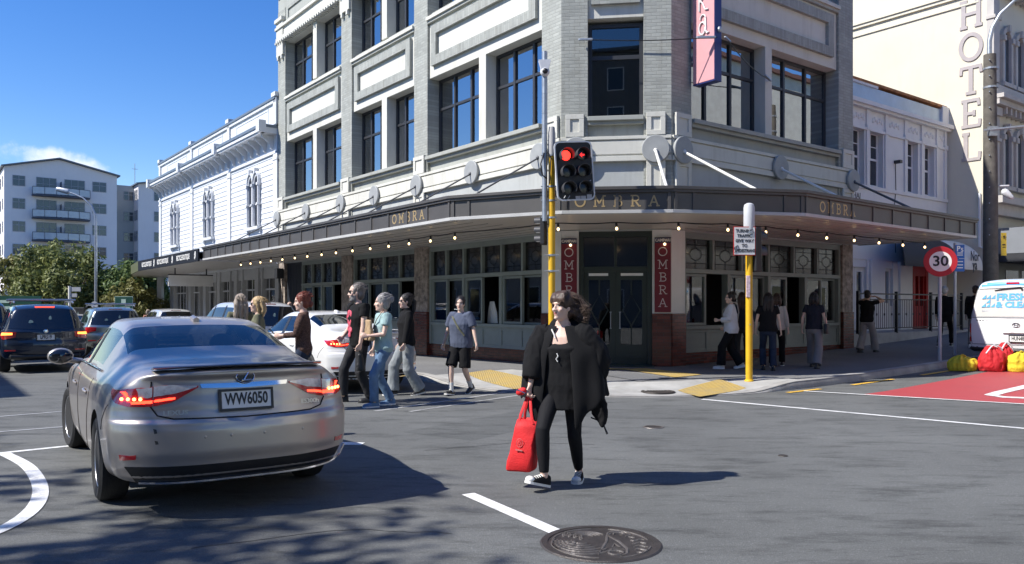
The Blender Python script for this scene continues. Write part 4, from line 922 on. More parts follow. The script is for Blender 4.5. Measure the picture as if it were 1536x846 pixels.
mb = MB(FT); mb.box(2, LT-.1, -.5, .06, 8.7, 8.78); mb.build('capping', M_rust, th)
for a, b_ in WT:
    mb = MB(FT); n = -.22; t_ = .07
    mb.box(a, b_, n-.02, n+.03, 5.4, 5.5); mb.box(a, b_, n-.02, n+.03, 7.16, 7.25)
    for x in (a, b_-t_): mb.box(x, x+t_, n-.02, n+.028, 5.5, 7.16)
    mb.box(a+t_, b_-t_, n, n+.035, 6.3, 6.37); c = (a+b_)/2; mb.box(c-.015, c+.015, n, n+.02, 6.37, 7.16); mb.box(a+t_, b_-t_, n, n+.018, 6.74, 6.77)
    w = mb.build('window', M_wtrim, th); mb = MB(FT); mb.box(a+.03, b_-.03, n+.0, n+.008, 5.45, 7.2); mb.build('pane', M_dkpane, w)
mb = MB(FT); text(mb, 'THAI', .2, (2.98, .006, 5.02), (1, 0, 0), (0, 0, 1), .01, align='RIGHT'); mb.build('lettering', M_dkfr, th)
mb = MB(FT); mb.box(5.1, 5.25, 0, .22, 6.3, 6.4); mb.tube([(5.17, .02, 6.3), (5.2, .02, 5.4), (5.1, .02, 4.9), (5.18, .02, 3.3)], .012, 5); mb.build('camera_bracket', M_dkfr, th)
# its ground floor: doors, window, raised porch, red door, rounded canopy
mb = MB(FT)
mb.box(0, 2.2, -.5, 0, -.2, 3.0); mb.box(3.36, 4.55, -.5, 0, -.2, 3.0); mb.box(5.05, 6.4, -.5, 0, -.2, 3.0); mb.box(7.5, LT, -.5, 0, -.2, 3.0); mb.box(4.55, 5.05, -.5, -.02, -.2, 1.5); mb.box(4.55, 5.05, -.5, -.02, 2.75, 3.0); mb.box(2.2, 3.36, -.5, -.02, 2.75, 3.0); mb.box(6.4, 7.5, -.5, -.02, 2.95, 3.0)
mb.box(3.5, 3.8, -.1, .08, .4, 3.0); mb.box(5.4, 5.8, -.1, .08, .4, 3.0); mb.build('ground_wall', M_rend, th, bevel=.006)
for a, b_ in ((2.2, 2.77), (2.79, 3.36)):
    mb = MB(FT); mb.box(a, a+.13, -.2, -.1, .72, 2.75); mb.box(b_-.13, b_, -.2, -.1, .72, 2.75); mb.box(a+.13, b_-.13, -.2, -.1, .72, 1.1); mb.box(a+.13, b_-.13, -.2, -.1, 2.6, 2.75); d = mb.build('door', M_wtrim, th)
    mb = MB(FT); mb.box(a+.1, b_-.1, -.16, -.15, 1.05, 2.65); mb.build('pane', M_dkpane, d)
mb = MB(FT); mb.box(4.55, 4.65, -.23, -.1, 1.5, 2.75); mb.box(4.95, 5.05, -.23, -.1, 1.5, 2.75); mb.box(4.65, 4.95, -.23, -.1, 2.66, 2.75); mb.box(4.65, 4.95, -.23, -.1, 1.5, 1.6); w = mb.build('window', M_wtrim, th)
mb = MB(FT); mb.box(4.63, 4.97, -.2, -.19, 1.55, 2.7); mb.build('pane', M_dkpane, w)
M_rdoor = pm('red_door', (.36, .012, .012), .35, var=.1)
mb = MB(FT); x = 6.4; mb.box(x, x+.16, -.25, .02, .72, 2.95); mb.box(x+.94, x+1.1, -.25, .02, .72, 2.95); mb.box(x+.16, x+.94, -.25, .0, 2.55, 2.95); mb.box(x+.16, x+.94, -.25, -.05, .72, 1.5); mb.box(x+.5, x+.6, -.25, -.04, 1.5, 2.55); mb.box(x+.16, x+.24, -.25, -.045, 1.5, 2.55); mb.box(x+.86, x+.94, -.25, -.045, 1.5, 2.55)
d = mb.build('red_door', M_rdoor, th, bevel=.01); mb = MB(FT); mb.box(x+.2, x+.9, -.16, -.15, 1.5, 2.55); mb.build('pane', M_dkpane, d)
mb = MB(FT); mb.box(-.05, 8.9, .0, 1.35, -.3, .70); mb.build('porch', M_conc, th)
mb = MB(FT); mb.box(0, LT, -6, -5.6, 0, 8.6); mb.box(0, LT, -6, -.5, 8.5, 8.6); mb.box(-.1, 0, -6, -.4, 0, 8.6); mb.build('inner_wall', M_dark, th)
ca = thing('rounded_canopy', 'rounded black entrance canopy with a white end panel, above the red door', 'awning', OTH+FT @ V(3.2, .02, 2.85))
for m_, u0, u1, nm in ((M_blkc, 0, 3.75, 'cover'), (M_white, 3.76, 5.5, 'end_panel')):
    rows = []
    for i in range(13):
        t_ = math.pi/2*i/12; lean = 2.6*(1-math.cos(t_))**1.3 if nm == 'cover' else 0
        rows.append([(u0+lean, 1.3*math.cos(t_), 1.02*math.sin(t_)), (u1+.25*(1-math.cos(t_)), 1.3*math.cos(t_), 1.02*math.sin(t_))] if nm == 'cover' else [(u0+.25*(1-math.cos(t_)), 1.3*math.cos(t_), 1.02*math.sin(t_)), (u1, 1.3*math.cos(t_), 1.02*math.sin(t_))])
    mb = MB(FT); mb.loft(rows, caps=False, closed=False); mb.box(u0, u1, 1.27, 1.3, -.1, .0)
    if nm == 'cover': l_ = [r_[0] for r_ in rows]; mb.add(l_+[(2.6, 0, 0)], [(i, i+1, 13) for i in range(12)])
    mb.build(nm, m_, ca, smooth=40, recalc=False)
mb = MB(FT); text(mb, 'Nor', .36, (4.85, 1.315, .36), (1, 0, 0), (0, 0, 1), .01, xs=.8); text(mb, 'ya', .36, (4.85, 1.315, .06), (1, 0, 0), (0, 0, 1), .01, xs=.8); mb.build('lettering', M_dkfr, ca)
# porch railing
M_bkst = pm('black_steel', (.016, .017, .02), .45)
rl = thing('porch_railing', 'black steel railing with close bars on a low wall before the white building', 'railing', O3+FR @ V(8.1, -.12, .70)); Fr = frame((0, 0, 0), dR, nR)
mb = MB(Fr); mb.box(0, 6.6, -.03, .03, 1.14, 1.18); mb.box(0, 6.6, -.02, .02, .98, 1.01); mb.box(0, 6.6, -.02, .02, .12, .15); mb.build('rail', M_bkst, rl)
for u in (0, 2.2, 4.4, 6.6): mb = MB(Fr); mb.box(u-.035, u+.035, -.04, .04, -.02, 1.24); mb.build('post', M_bkst, rl)
for i in range(60):
    u = .11*i+.06
    mb = MB(Fr); mb.tube([(u, 0, .14), (u, 0, .99)], .009, 5)
    if i % 4 == 1: mb.ball((u, 0, .55), (.03, .02, .05), 8, 5)
    mb.build('baluster', M_bkst, rl)

OH = O3+FR @ V(16.62, 0, 0)
ht = thing('hotel_building', 'tall cream plastered hotel with HOTEL down its side wall and an ornate arched front', 'building', OH)
M_hot = pm('cream_plaster', (.66, .615, .49), .85, var=.04, vs=.8, bump=.1, bs=12, dirt=.12); M_hotf = pm('stone_front', (.50, .47, .43), .8, var=.1, vs=2, dirt=.3)
FH = frame((0, 0, 0), dR, nR)
mb = MB(FH); mb.box(0, 16, -16, -.02, 0, 16); mb.build('side_wall', M_hot, ht)
mb = MB(frame((0, 0, 0), dL, -dR)); mb.box(.35, 16, -.1, .08, 12.62, 12.74); mb.box(.35, 16, -.1, .13, 12.74, 12.86); mb.box(.35, 16, -.1, .05, 12.3, 12.36); mb.build('side_moulding', M_hot, ht)
mb = MB(FH); mb.mi = 0
mb.box(-.02, .45, -.1, .14, 5.3, 8.5); mb.box(-.06, .5, -.15, .22, 8.2, 8.5); mb.box(-.02, .45, -.1, .14, 9.4, 13); mb.box(-.06, .5, -.15, .22, 12.6, 12.9); mb.box(-.06, .5, -.12, .2, 11.6, 11.72); mb.box(-.06, .5, -.12, .2, 7.3, 7.42)
mb.box(-.1, 16, -.1, .35, 8.55, 8.75); mb.box(-.12, 16, -.1, .5, 8.75, 8.9); mb.box(-.05, 16, -.1, .2, 8.9, 9.3); mb.box(-.1, 16, -.1, .45, 5.1, 5.35); mb.box(0, 16, -.05, .25, 4.7, 5.1)
mb.box(-.1, 16, -.1, .45, 12.9, 13.1); mb.box(-.14, 16, -.1, .65, 13.1, 13.3)
for i in range(26): mb.box(.6+.4*i, .72+.4*i, .0, .4, 12.6, 12.9)
for i in range(26): mb.box(.6+.4*i, .72+.4*i, .0, .3, 8.3, 8.55)
mb.build('front_mouldings', M_hotf, ht, bevel=.01)
for i in range(6):
    c = 1.25+1.12*i
    for z0, zs in ((5.8, 7.55), (9.5, 11.1)):
        mb = MB(FH); arch_frame(mb, c, .55, z0, zs, .16, -.02, .12); mb.box(c-.5, c+.5, -.02, .2, z0-.14, z0); mb.box(c-.47, c-.27, -.02, .18, zs-.1, zs+.08); mb.box(c+.27, c+.47, -.02, .18, zs-.1, zs+.08); mb.box(c-.08, c+.08, 0, .2, zs+.26, zs+.5)
        w = mb.build('window', M_hotf, ht); mb = MB(FH); mb.ext([(x, .0, z) for x, z in arch_outline(c, .55, z0, zs)], (0, .02, 0)); mb.build('pane', M_apg, w)
mb = MB(frame((0, 0, 0), dL, -dR))
M_mauve = pm('mauve_letters', (.40, .36, .35), .7)
for i, ch in enumerate('HOTEL'):
    mb = MB(frame((0, 0, 0), dL, -dR)); slab(mb, ch, 1.02, (.62, .002, 11.35+.62-1.19*i), (-1, 0, 0), (0, 0, 1), .035, xs=.82, weight=1.1); mb.build('letter', M_mauve, ht)
mb = MB(frame((0, 0, 0), dL, -dR)); mb.tube([(.32, .05, 5.5), (.32, .05, 3.6), (.05, .05, 3.5)], .045, 8); mb.build('downpipe', M_rend, ht)
# hotel street level: grey fascia and dark bar front
M_hg = pm('grey_fascia', (.20, .215, .235), .5, var=.05)
mb = MB(FH); mb.box(.5, 16, .05, 1.6, 3.35, 4.25); mb.build('street_fascia', M_hg, ht)
mb = MB(FH); mb.box(.02, 16, -.05, .04, 0, 3.4); mb.box(.4, 16, .04, 1.5, 3.05, 3.33); mb.build('bar_front', M_dkfr, ht)
for u in (1.2, 2.6, 4.2): mb = MB(FH); mb.box(u, u+1.1, .04, .055, .9, 2.8); mb.build('bar_pane', M_apg, ht)
mb = MB(FH); mb.box(.3, 6, 1.45, 1.55, 2.95, 3.02); mb.build('light_bar', M_white, ht)
fs = thing('fascia_sign', 'small white sign starting with the letters FE on the grey hotel fascia', 'sign', OH+FH @ V(1.75, 1.62, 4.32))
mb = MB(FH); mb.box(0, 1.4, 0, .05, 0, .36); mb.build('board', M_dkfr, fs); mb = MB(FH); text(mb, 'FE', .3, (.05, .055, .18), (1, 0, 0), (0, 0, 1), .02, align='LEFT', bold=.02); mb.build('lettering', M_white, fs)

# ---- buildings across both streets, outside the picture: they stand in the window reflections and shade the far left
def plain_block(label, o, xd, nd, L_, H, D, m, mr, wz, we=3.2):
    b_ = thing('street_building', label, 'building', o); F_ = frame((0, 0, 0), xd, nd)
    mb = MB(F_); mb.box(0, L_, -D, 0, -.6, H); mb.build('wall', m, b_)
    mb = MB(F_); mb.box(-.1, L_+.1, -D-.1, .25, H, H+.25); mb.box(-.05, L_+.05, -1, .15, 3.6, 3.8); mb.build('cornice', mr, b_)
    i = 0
    while i*we+2.4 < L_:
        for z in wz:
            mb = MB(F_); u = i*we+1; mb.box(u, u+1.3, -.05, .04, z, z+.08); mb.box(u, u+1.3, -.05, .04, z+1.7, z+1.78); mb.box(u, u+.08, -.05, .035, z+.08, z+1.7); mb.box(u+1.22, u+1.3, -.05, .035, z+.08, z+1.7)
            w = mb.build('window', M_wtrim, b_); mb = MB(F_); mb.box(u+.04, u+1.26, -.02, .015, z+.04, z+1.74); mb.build('pane', M_apg, w)
        i += 1
    return b_
plain_block('long low cream building across the left street', O3+FL @ V(5, 19.5, 0), dL, -nL, 125, 9.6, 9, pm('stone_cream', (.45, .43, .38), .8), M_slate, (1.0, 4.4))
plain_block('cream rendered building with a red edge across the right street', O3+FR @ V(-3, 16.5, 0), dR, -nR, 80, 16, 9, pm('warm_cream', (.72, .69, .58), .8), pm('clay_roof', (.22, .11, .08), .7), (1.0,), 5)
plain_block('pale grey building behind the camera', V(16, -24, 0), V(-1, 0, 0), V(0, 1, 0), 44, 21, 9, pm('street_grey', (.16, .165, .17), .8), M_slate, (1.0, 4.4, 8, 11.5, 15, 18), 3.0)
# ================================================================ street furniture and trees
M_ypole = pm('yellow_pole', (.66, .38, .012), .5, var=.12, vs=4, dirt=.35)
M_galv = pm('galvanised', (.40, .43, .46), .42, .7, var=.15, vs=6)
M_blk2 = pm('signal_black', (.012, .012, .014), .5); M_lens = pm('unlit_lens', (.02, .018, .02), .2); M_hood = pm('signal_hood', (.055, .055, .058), .5)
M_hoodl = pm('signal_hood_pale', (.33, .34, .35), .5)
M_redlamp = glow('red_signal', (1, .03, .02), 2.6)
def signal_head(parent, mtx, cols, lit, w=.68, h=1.07):
    """backboard with two or one column of three hooded lenses, facing +y of mtx"""
    mb = MB(mtx)
    def rr(w, h, r, z=0): return [(x+sx*0, z, y) for cx, cy, a0 in ((w/2-r, h/2-r, 0), (-w/2+r, h/2-r, 90), (-w/2+r, -h/2+r, 180), (w/2-r, -h/2+r, 270)) for x, y, sx in [(cx+r*math.cos(R(a0+15*i)), cy+r*math.sin(R(a0+15*i)), 0) for i in range(7)]]
    mb.ext(rr(w, h, .09), (0, .02, 0)); bd = mb.build('backboard', M_blk2, parent, bevel=.003)
    mb = MB(mtx); o_, i_ = rr(w+.035, h+.035, .10, -.006), rr(w-.012, h-.012, .085, -.006); n = len(o_)
    for k in range(n):
        k2 = (k+1) % n; q = [o_[k], o_[k2], i_[k2], i_[k]]
        mb.ext([Vector(p) for p in q], (0, .035, 0))
    mb.build('border', pm('signal_border', (.62, .63, .64), .4), bd)
    xs_ = [-.14, .15] if cols == 2 else [0]
    for c, x in enumerate(xs_):
        for k in range(3):
            z = .27-.29*k
            mb = MB(mtx); mb.lathe([(.001, .03), (.082, .022), (.088, .015)], 24, axes((x, .02, z), (1, 0, 0), (0, 0, 1), (0, 1, 0)))
            on = (c, k) in lit
            mb.build('lens', M_redlamp if on else M_lens, bd, smooth=40)
            mb = MB(mtx); rows = []
            for yy, ra in ((.02, .115), (.2, .122)):
                rows.append([(x+ra*math.cos(R(-35+250*i/16)), yy+(0 if yy < .1 else -.02), z+ra*math.sin(R(-35+250*i/16))) for i in range(17)])
            rows2 = [[(x+ra*math.cos(R(-35+250*i/16)), yy+(0 if yy < .1 else -.02), z+ra*math.sin(R(-35+250*i/16))) for i in range(17)] for yy, ra in ((.2, .117), (.02, .110))]
            mb.loft(rows+rows2, caps=False, closed=False); mb.build('hood', M_hood, bd, smooth=50)
    mb = MB(mtx); mb.box(-w*.4, w*.4, -.12, 0, -h*.42, h*.42); mb.build('housing', M_blk2, bd, bevel=.02)
    return bd
# --- traffic signal behind the woman
sp = thing('traffic_signal', 'yellow traffic light pole with a red lit double signal, behind the walking woman', 'traffic light', (.705, 14.0, fz(.705, 14.0)))
mb = MB(); mb.tube([(0, 0, -.05), (0, 0, 4.15)], .06, 16); mb.lathe([(.1, .0), (.1, .03), (.07, .05)], 16); mb.build('pole', M_ypole, sp, smooth=50)
mb = MB(); mb.tube([(0, 0, 4.12), (0, 0, 4.5), (0, 0, 4.62)], [.066, .066, .05], 16); mb.build('pole_cap', pm('beige_cap', (.42, .41, .40), .6), sp, smooth=50)
mb = MB(); mb.tube([(-.125, -.02, 2.95), (-.125, -.02, 5.95)], .047, 14)
for z in (4.15, 4.5, 4.85, 5.2, 5.55): mb.tube([(-.125, -.02, z), (-.125, -.02, z+.012)], .051, 14)
mb.build('mast', M_galv, sp, smooth=50)
for z in (3.0, 3.3, 3.55, 4.1): mb = MB(); mb.tube([(-.19, -.02, z+.015), (.08, -.02, z+.015)], .014, 6); mb.lathe([(.061, z), (.07, z), (.07, z+.03), (.061, z+.03)], 16); mb.build('clamp', M_galv, sp)
for z in (2.05, 2.33): mb = MB(); mb.lathe([(.061, z), (.07, z), (.07, z+.035), (.061, z+.035)], 16); mb.tube([(-.13, -.05, z+.015), (.12, -.05, z+.015)], .013, 6); mb.build('clamp', M_galv, sp)
mb = MB(); mb.tube([(-.14, -.06, 4.15), (-.2, -.1, 3.95), (-.17, -.12, 3.75), (-.1, -.08, 3.7)], .013, 6); mb.tube([(-.1, -.05, 4.2), (-.02, -.08, 4.05), (-.05, -.08, 3.6)], .012, 6); mb.build('cable', M_blk2, sp, smooth=60)
mb = MB(); mb.ext([(-.235, -.12, 5.78), (-.02, -.12, 5.78), (-.06, -.12, 5.62), (-.19, -.12, 5.62)], (0, .14, 0)); mb.ball((-.125, -.07, 5.58), (.085, .07, .09), 12, 8); mb.build('camera', pm('camera_white', (.66, .67, .7), .4), sp, smooth=40)
mb = MB(); mb.lathe([(.045, 0), (.05, .03), (.02, .055)], 14, axes((-.125, -.13, 5.57), (1, 0, 0), (0, 0, 1), (0, -1, 0))); mb.build('camera_eye', M_blk2, sp, smooth=40)
m = Matrix.Translation((.385, -.18, 3.81)) @ Matrix.Rotation(R(194), 4, 'Z') @ Matrix.Rotation(R(4), 4, 'Y') 
sb = signal_head(sp, m, 2, {(1, 0)}, w=.66, h=1.0)
mb = MB(m); mb.ext([(.045, .056, .27), (-.0, .056, .315), (-.0, .056, .285), (-.045, .056, .285), (-.045, .056, .255), (-.0, .056, .255), (-.0, .056, .225)], (0, .004, 0)); mb.v = [m @ ((m.inverted() @ v)+V(-.14, 0, 0)) for v in mb.v]
_lit = mb
_lit.build('lit_arrow', glow('red_arrow', (1, .03, .03), 1.1), sb)
mb = MB(m)
for k, x in enumerate((-.03, -.13, -.24)): mb.box(x-.045, x+.045, .021, .024, -.50, -.44+.02*(k == 2))
for z in (-.35, -.29, -.23): mb.tube([(-.29, .024, z), (-.25, .024, z+.035), (-.29, .024, z+.06)], .008, 4)
mb.tube([(.12, .024, -.43), (.16, .024, -.48)], .008, 4); mb.tube([(.2, .024, -.43), (.23, .024, -.47)], .008, 4)
mb.build('sticker', pm('sticker_grey', (.42, .43, .45), .6), sb)
m2 = Matrix.Translation((-.15, .1, 2.80)) @ Matrix.Rotation(R(70), 4, 'Z') @ Matrix.Scale(.58, 4)
mb = MB(m2); mb.box(-.15, .15, -.1, .06, -.45, .45); s2 = mb.build('side_signal', M_blk2, sp, bevel=.02)
for z in (.28, -.0, -.28):
    mb = MB(m2); mb.loft([[(.12*math.cos(R(-30+240*i/12)), yy, z+.12*math.sin(R(-30+240*i/12))) for i in range(13)] for yy in (.06, .26)], caps=False, closed=False); mb.build('hood', M_hood, s2, smooth=50)
# --- short yellow pole with the give-way sign
yp = thing('yellow_sign_pole', 'short yellow pole at the kerb with a white give way sign and grey cap lamp', 'sign pole', (4.37, 14.56, fz(4.37, 14.56)))
mb = MB(); mb.tube([(0, 0, -.05), (0, 0, 2.55)], .062, 18); mb.lathe([(.085, 0), (.085, .02), (.065, .04)], 16); mb.build('pole', M_ypole, yp, smooth=50)
mb = MB(); mb.lathe([(.09, 2.74), (.10, 2.8), (.10, 3.2), (.085, 3.26), (.04, 3.285)], 20); mb.build('cap_lamp', pm('grey_sounder', (.50, .51, .53), .5), yp, smooth=40)
mb = MB(); mb.lathe([(.04, 2.5), (.04, 2.72), (.11, 2.72), (.11, 2.76), (.05, 2.77)], 18); 
for a in range(6): mb.box(.09*math.cos(a)-.012, .09*math.cos(a)+.012, .09*math.sin(a)-.012, .09*math.sin(a)+.012, 2.66, 2.76)
mb.build('collar', M_galv, yp)
Ms = Matrix.Translation((-.115, -.1, 2.58)) @ Matrix.Rotation(R(6), 4, 'Z')
mb = MB(Ms); mb.mi = 0; mb.box(-.21, .21, -.004, .004, -.265, .265); mb.mi = 1; mb.box(-.195, .195, -.007, -.004, -.25, .25); sg = mb.build('sign_plate', [pm('sign_red_edge', (.5, .03, .03), .5), M_white], yp)
mb = MB(Ms)
for i, s_ in enumerate(('TURNING', 'TRAFFIC', 'GIVE WAY', 'TO', 'PEDESTRIANS')): text(mb, s_, .058, (0 if i < 4 else .02, -.009, .18-.09*i), (1, 0, 0), (0, 0, 1), .003, xs=.92 if i < 4 else .72, bold=.002)
for p in ([(-.2, -.13), (-.13, -.08), (-.1, -.16), (-.17, -.2), (-.2, -.13)], [(-.19, -.22), (-.15, -.1)]): mb.tube([(x, -.009, z) for x, z in p], .006, 4)
mb.build('lettering', M_blk2, sg)
m3 = Matrix.Translation((.12, .08, 2.42)) @ Matrix.Rotation(R(-60), 4, 'Z')
mb = MB(m3); mb.box(-.14, .14, -.1, .05, -.4, .42); s2 = mb.build('side_signal', M_blk2, yp, bevel=.02)
for z in (.25, -.03):
    mb = MB(m3); mb.loft([[(.12*math.cos(R(-30+240*i/12)), yy, z+.12*math.sin(R(-30+240*i/12))) for i in range(13)] for yy in (.05, .22)], caps=False, closed=False); mb.build('hood', M_hood, s2, smooth=50)
mb = MB(); mb.box(-.064, -.0, -.066, -.02, 1.55, 1.95); mb.build('sticker', pm('pink_sticker', (.55, .42, .46), .6, var=.4, vs=20), yp)
mb = MB(); mb.tube([(0, -.058, 1.05), (0, -.066, 1.05)], .014, 8); mb.build('bolt', M_galv, yp)
# --- speed limit sign and parking sign
M_pgrey = pm('pole_grey', (.45, .47, .50), .5, .2)
ss = thing('speed_sign', 'round white speed sign reading 30 with a thick red ring on a grey post', 'road sign', (9.79, 18.08, fz(9.79, 18.08)))
mb = MB(); mb.tube([(0, 0, -.05), (0, 0, 2.5)], .04, 12); mb.build('post', M_pgrey, ss, smooth=50)
ax_ = axes((-.02, -.06, 2.27), (1, -.25, 0), (0, 0, 1), (-.25, -1, 0))
mb = MB(ax_); mb.lathe([(.34, 0), (.345, .006), (.34, .012), (.225, .012)], 48, caps=False); mb.lathe([(.001, .0), (.34, .0)], 48, caps=False); pl = mb.build('red_ring', pm('sign_red_ring', (.42, .02, .03), .45), ss)
mb = MB(ax_); mb.lathe([(.001, .0125), (.228, .0125)], 48, caps=False); mb.build('face', M_white, pl)
mb = MB(ax_); text(mb, '30', .235, (0, 0, .016), (1, 0, 0), (0, 1, 0), .004, bold=.006); mb.build('lettering', M_blk2, pl)
ps = thing('parking_sign', 'small blue parking sign on a slim grey post beside the 30 sign', 'road sign', (10.85, 19.35, fz(10.85, 19.35)))
mb = MB(); mb.tube([(0, 0, -.05), (0, 0, 2.75)], .035, 12); mb.build('post', M_pgrey, ps, smooth=50)
mb = MB(); mb.box(-.02, .2, -.06, -.05, 2.05, 2.36); mb.box(-.02, .2, -.06, -.05, 2.37, 2.7); pl = mb.build('plate', pm('sign_blue_plate', (.02, .12, .42), .45), ps)
mb = MB(); text(mb, 'P', .13, (.05, -.063, 2.6), (1, 0, 0), (0, 0, 1), .004, bold=.005); text(mb, '5', .1, (.14, -.063, 2.57), (1, 0, 0), (0, 0, 1), .004, bold=.004)
for z in (2.49, 2.44, 2.28, 2.2, 2.13): mb.box(.02, .16, -.064, -.061, z, z+.022)
mb.build('lettering', M_white, pl)
# --- timber utility pole with lamp arm
up = thing('utility_pole', 'thick weathered grey utility pole with a curved lamp arm at the far right', 'utility pole', (12.72, 21.0, fz(12.72, 21.0)))
M_wood = pm('weathered_pole', (.115, .105, .09), .85, var=.25, vs=5, bump=.4, bs=25)
mb = MB(); mb.tube([(0, 0, -.1), (0, 0, 4), (-.02, 0, 7.8)], [.19, .175, .15], 20); mb.build('shaft', M_wood, up, smooth=60)
mb = MB(); mb.tube([(-.05, -.03, 7.0), (-.05, -.03, 8.15), (.02, -.05, 8.5), (.2, -.1, 8.85), (.5, -.2, 9.15), (.95, -.35, 9.4), (1.6, -.5, 9.6)], [.06, .06, .055, .05, .045, .04, .04], 12); mb.box(1.55, 2.2, -.62, -.42, 9.56, 9.68); mb.build('lamp_arm', M_galv, up, smooth=50)
mb = MB()
for z in (6.9, 7.4): mb.lathe([(.16, z), (.18, z), (.18, z+.05), (.16, z+.05)], 18)
mb.tube([(-.3, -.2, 5.75), (1.9, -.6, 5.9)], .03, 6); mb.box(-.16, .05, -.24, -.12, 5.6, 5.85); mb.build('bracket', M_galv, up)
for i in range(12): mb = MB(); mb.tube([(-.10, -.12, 3+.42*i), (-.13, -.17, 3+.42*i)], .016, 6); mb.build('step', M_galv, up)
mb = MB(); mb.tube([(.15, -.1, 4.3), (.4, -.15, 4.3)], .02, 6); mb.tube([(.28, -.17, 4.12), (.42, -.22, 3.98)], [.10, .06], 10, rnd=True); mb.build('security_camera', pm('camera_shell', (.62, .62, .63), .4), up, smooth=50)
mb = MB(); mb.box(.16, .3, -.2, -.19, 2.45, 3.05); mb.build('tag_plate', pm('yellow_tag', (.62, .42, .04), .5), up)
mb = MB(); mb.tube([(.23, -.205, 2.9), (.25, -.205, 2.98), (.21, -.205, 2.94)], .012, 5); mb.box(.19, .27, -.204, -.2, 2.72, 2.75); mb.box(.19, .27, -.204, -.2, 2.66, 2.68); mb.build('tag_print', M_blk2, up)
# --- left: lamp post, street name blade, green notice boards
lp = thing('street_lamp', 'tall slender grey street lamp with a curved arm in front of the apartment block', 'street lamp', (-23.7, 45, gz(-23.7, 45)))
mb = MB(); mb.tube([(0, 0, 0), (0, 0, 4), (0, 0, 6.6), (-.03, 0, 7.1), (-.25, 0, 7.65), (-.75, 0, 8.1), (-1.2, 0, 8.3), (-1.75, 0, 8.5)], [.10, .08, .065, .06, .052, .048, .045, .045], 12); mb.build('post', M_galv, lp, smooth=60)
mb = MB(); mb.tube([(-1.6, 0, 8.46), (-2.2, 0, 8.6)], [(.16, .07), (.12, .05)], 10, rnd=True); mb.build('lamp_head', M_galv, lp, smooth=60)
mb = MB(); mb.lathe([(.2, 0), (.2, .03)], 18, axes((0, -.14, 2.0), (1, 0, 0), (0, 0, 1), (0, -1, 0))); mb.box(-.35, .35, -.17, -.14, 1.5, 1.68); mb.build('plate', M_pgrey, lp)
sn = thing('street_name_sign', 'white finger sign on a white post among the trees at left', 'street sign', (-16.8, 30, gz(-16.8, 30)))
mb = MB(); mb.tube([(0, 0, 0), (0, 0, 2.5)], .05, 10); mb.build('post', M_white, sn, smooth=60); mb = MB(); mb.box(.0, .42, -.02, .02, 2.3, 2.46); mb.box(.0, .28, -.02, .02, 2.08, 2.22); mb.build('blade', M_pgrey, sn)
M_sgreen = pm('board_green', (.012, .07, .05), .45); M_sgl = pm('board_pale', (.42, .55, .48), .5)
gs = thing('green_sign', 'square dark green notice board with a pale crest and border', 'sign', (-17.2, 35, gz(-17.2, 35)))
mb = MB(); mb.mi = 0; mb.box(-.38, .38, -.02, .03, 1.3, 2.2); mb.mi = 1; mb.box(-.4, .4, -.01, .02, 1.22, 2.22); mb.build('board', [M_sgreen, M_sgl], gs)
mb = MB(); mb.ext([(-.1, -.02, 2.1), (.1, -.02, 2.1), (.1, -.02, 1.92), (0, -.02, 1.83), (-.1, -.02, 1.92)], (0, -.006, 0))
for z in (1.72, 1.62, 1.48): mb.box(-.28, .28, -.026, -.02, z, z+.04)
mb.build('crest', M_sgl, gs); mb = MB(); mb.box(-.3, -.24, -.0, .05, 0, 1.25); mb.box(.24, .3, 0, .05, 0, 1.25); mb.build('leg', M_pgrey, gs)
g2 = thing('green_sign', 'long low dark green board at the extreme left edge behind the dark car', 'sign', (-22.3, 36, gz(-22.3, 36)))
mb = MB(); mb.box(-1.6, .85, -.03, .03, 1.3, 2.3); mb.build('board', M_sgreen, g2); mb = MB()
for z, w in ((1.98, .9), (1.7, 1.6)): mb.box(-1.3, -1.3+w, -.036, -.03, z, z+.13)
mb.build('lettering', M_sgl, g2); mb = MB(); mb.box(-1.4, -1.3, 0, .06, 0, 1.3); mb.box(.5, .6, 0, .06, 0, 1.3); mb.build('leg', M_pgrey, g2)
bx = thing('black_sign_case', 'black upright sign case with a pale figure between the white finger sign and lamp post', 'sign', (-18.1, 33, gz(-18.1, 33)))
mb = MB(); mb.box(-.28, .28, -.08, .08, .9, 1.72); mb.build('case', M_blk2, bx, bevel=.02); mb = MB(); mb.ext([(-.06, -.082, 1.0), (.08, -.082, 1.0), (.02, -.082, 1.55)], (0, -.006, 0)); mb.build('figure', M_sgl, bx); mb = MB(); mb.tube([(0, 0, 0), (0, 0, .9)], .05, 8); mb.build('post', M_pgrey, bx)
dm = thing('bus_shelter', 'low domed shelter roof of grey plastic just left of the green notice board', 'shelter', (-18.2, 36, gz(-18.2, 36)))
mb = MB(); rows = [[(-.75+1.5*i/10, y, 1.25+.72*math.sin(math.pi*(.12+.76*i/10))) for i in range(11)] for y in (0, .7)]; mb.loft(rows, caps=False, closed=False); mb.build('roof', pm('shelter_plastic', (.3, .32, .3), .3), dm, smooth=60)
mb = MB(); [mb.tube([(x, y, 0), (x, y, 1.55)], .03, 6) for x in (-.7, .7) for y in (0, .7)]; mb.build('frame', M_bkst, dm)

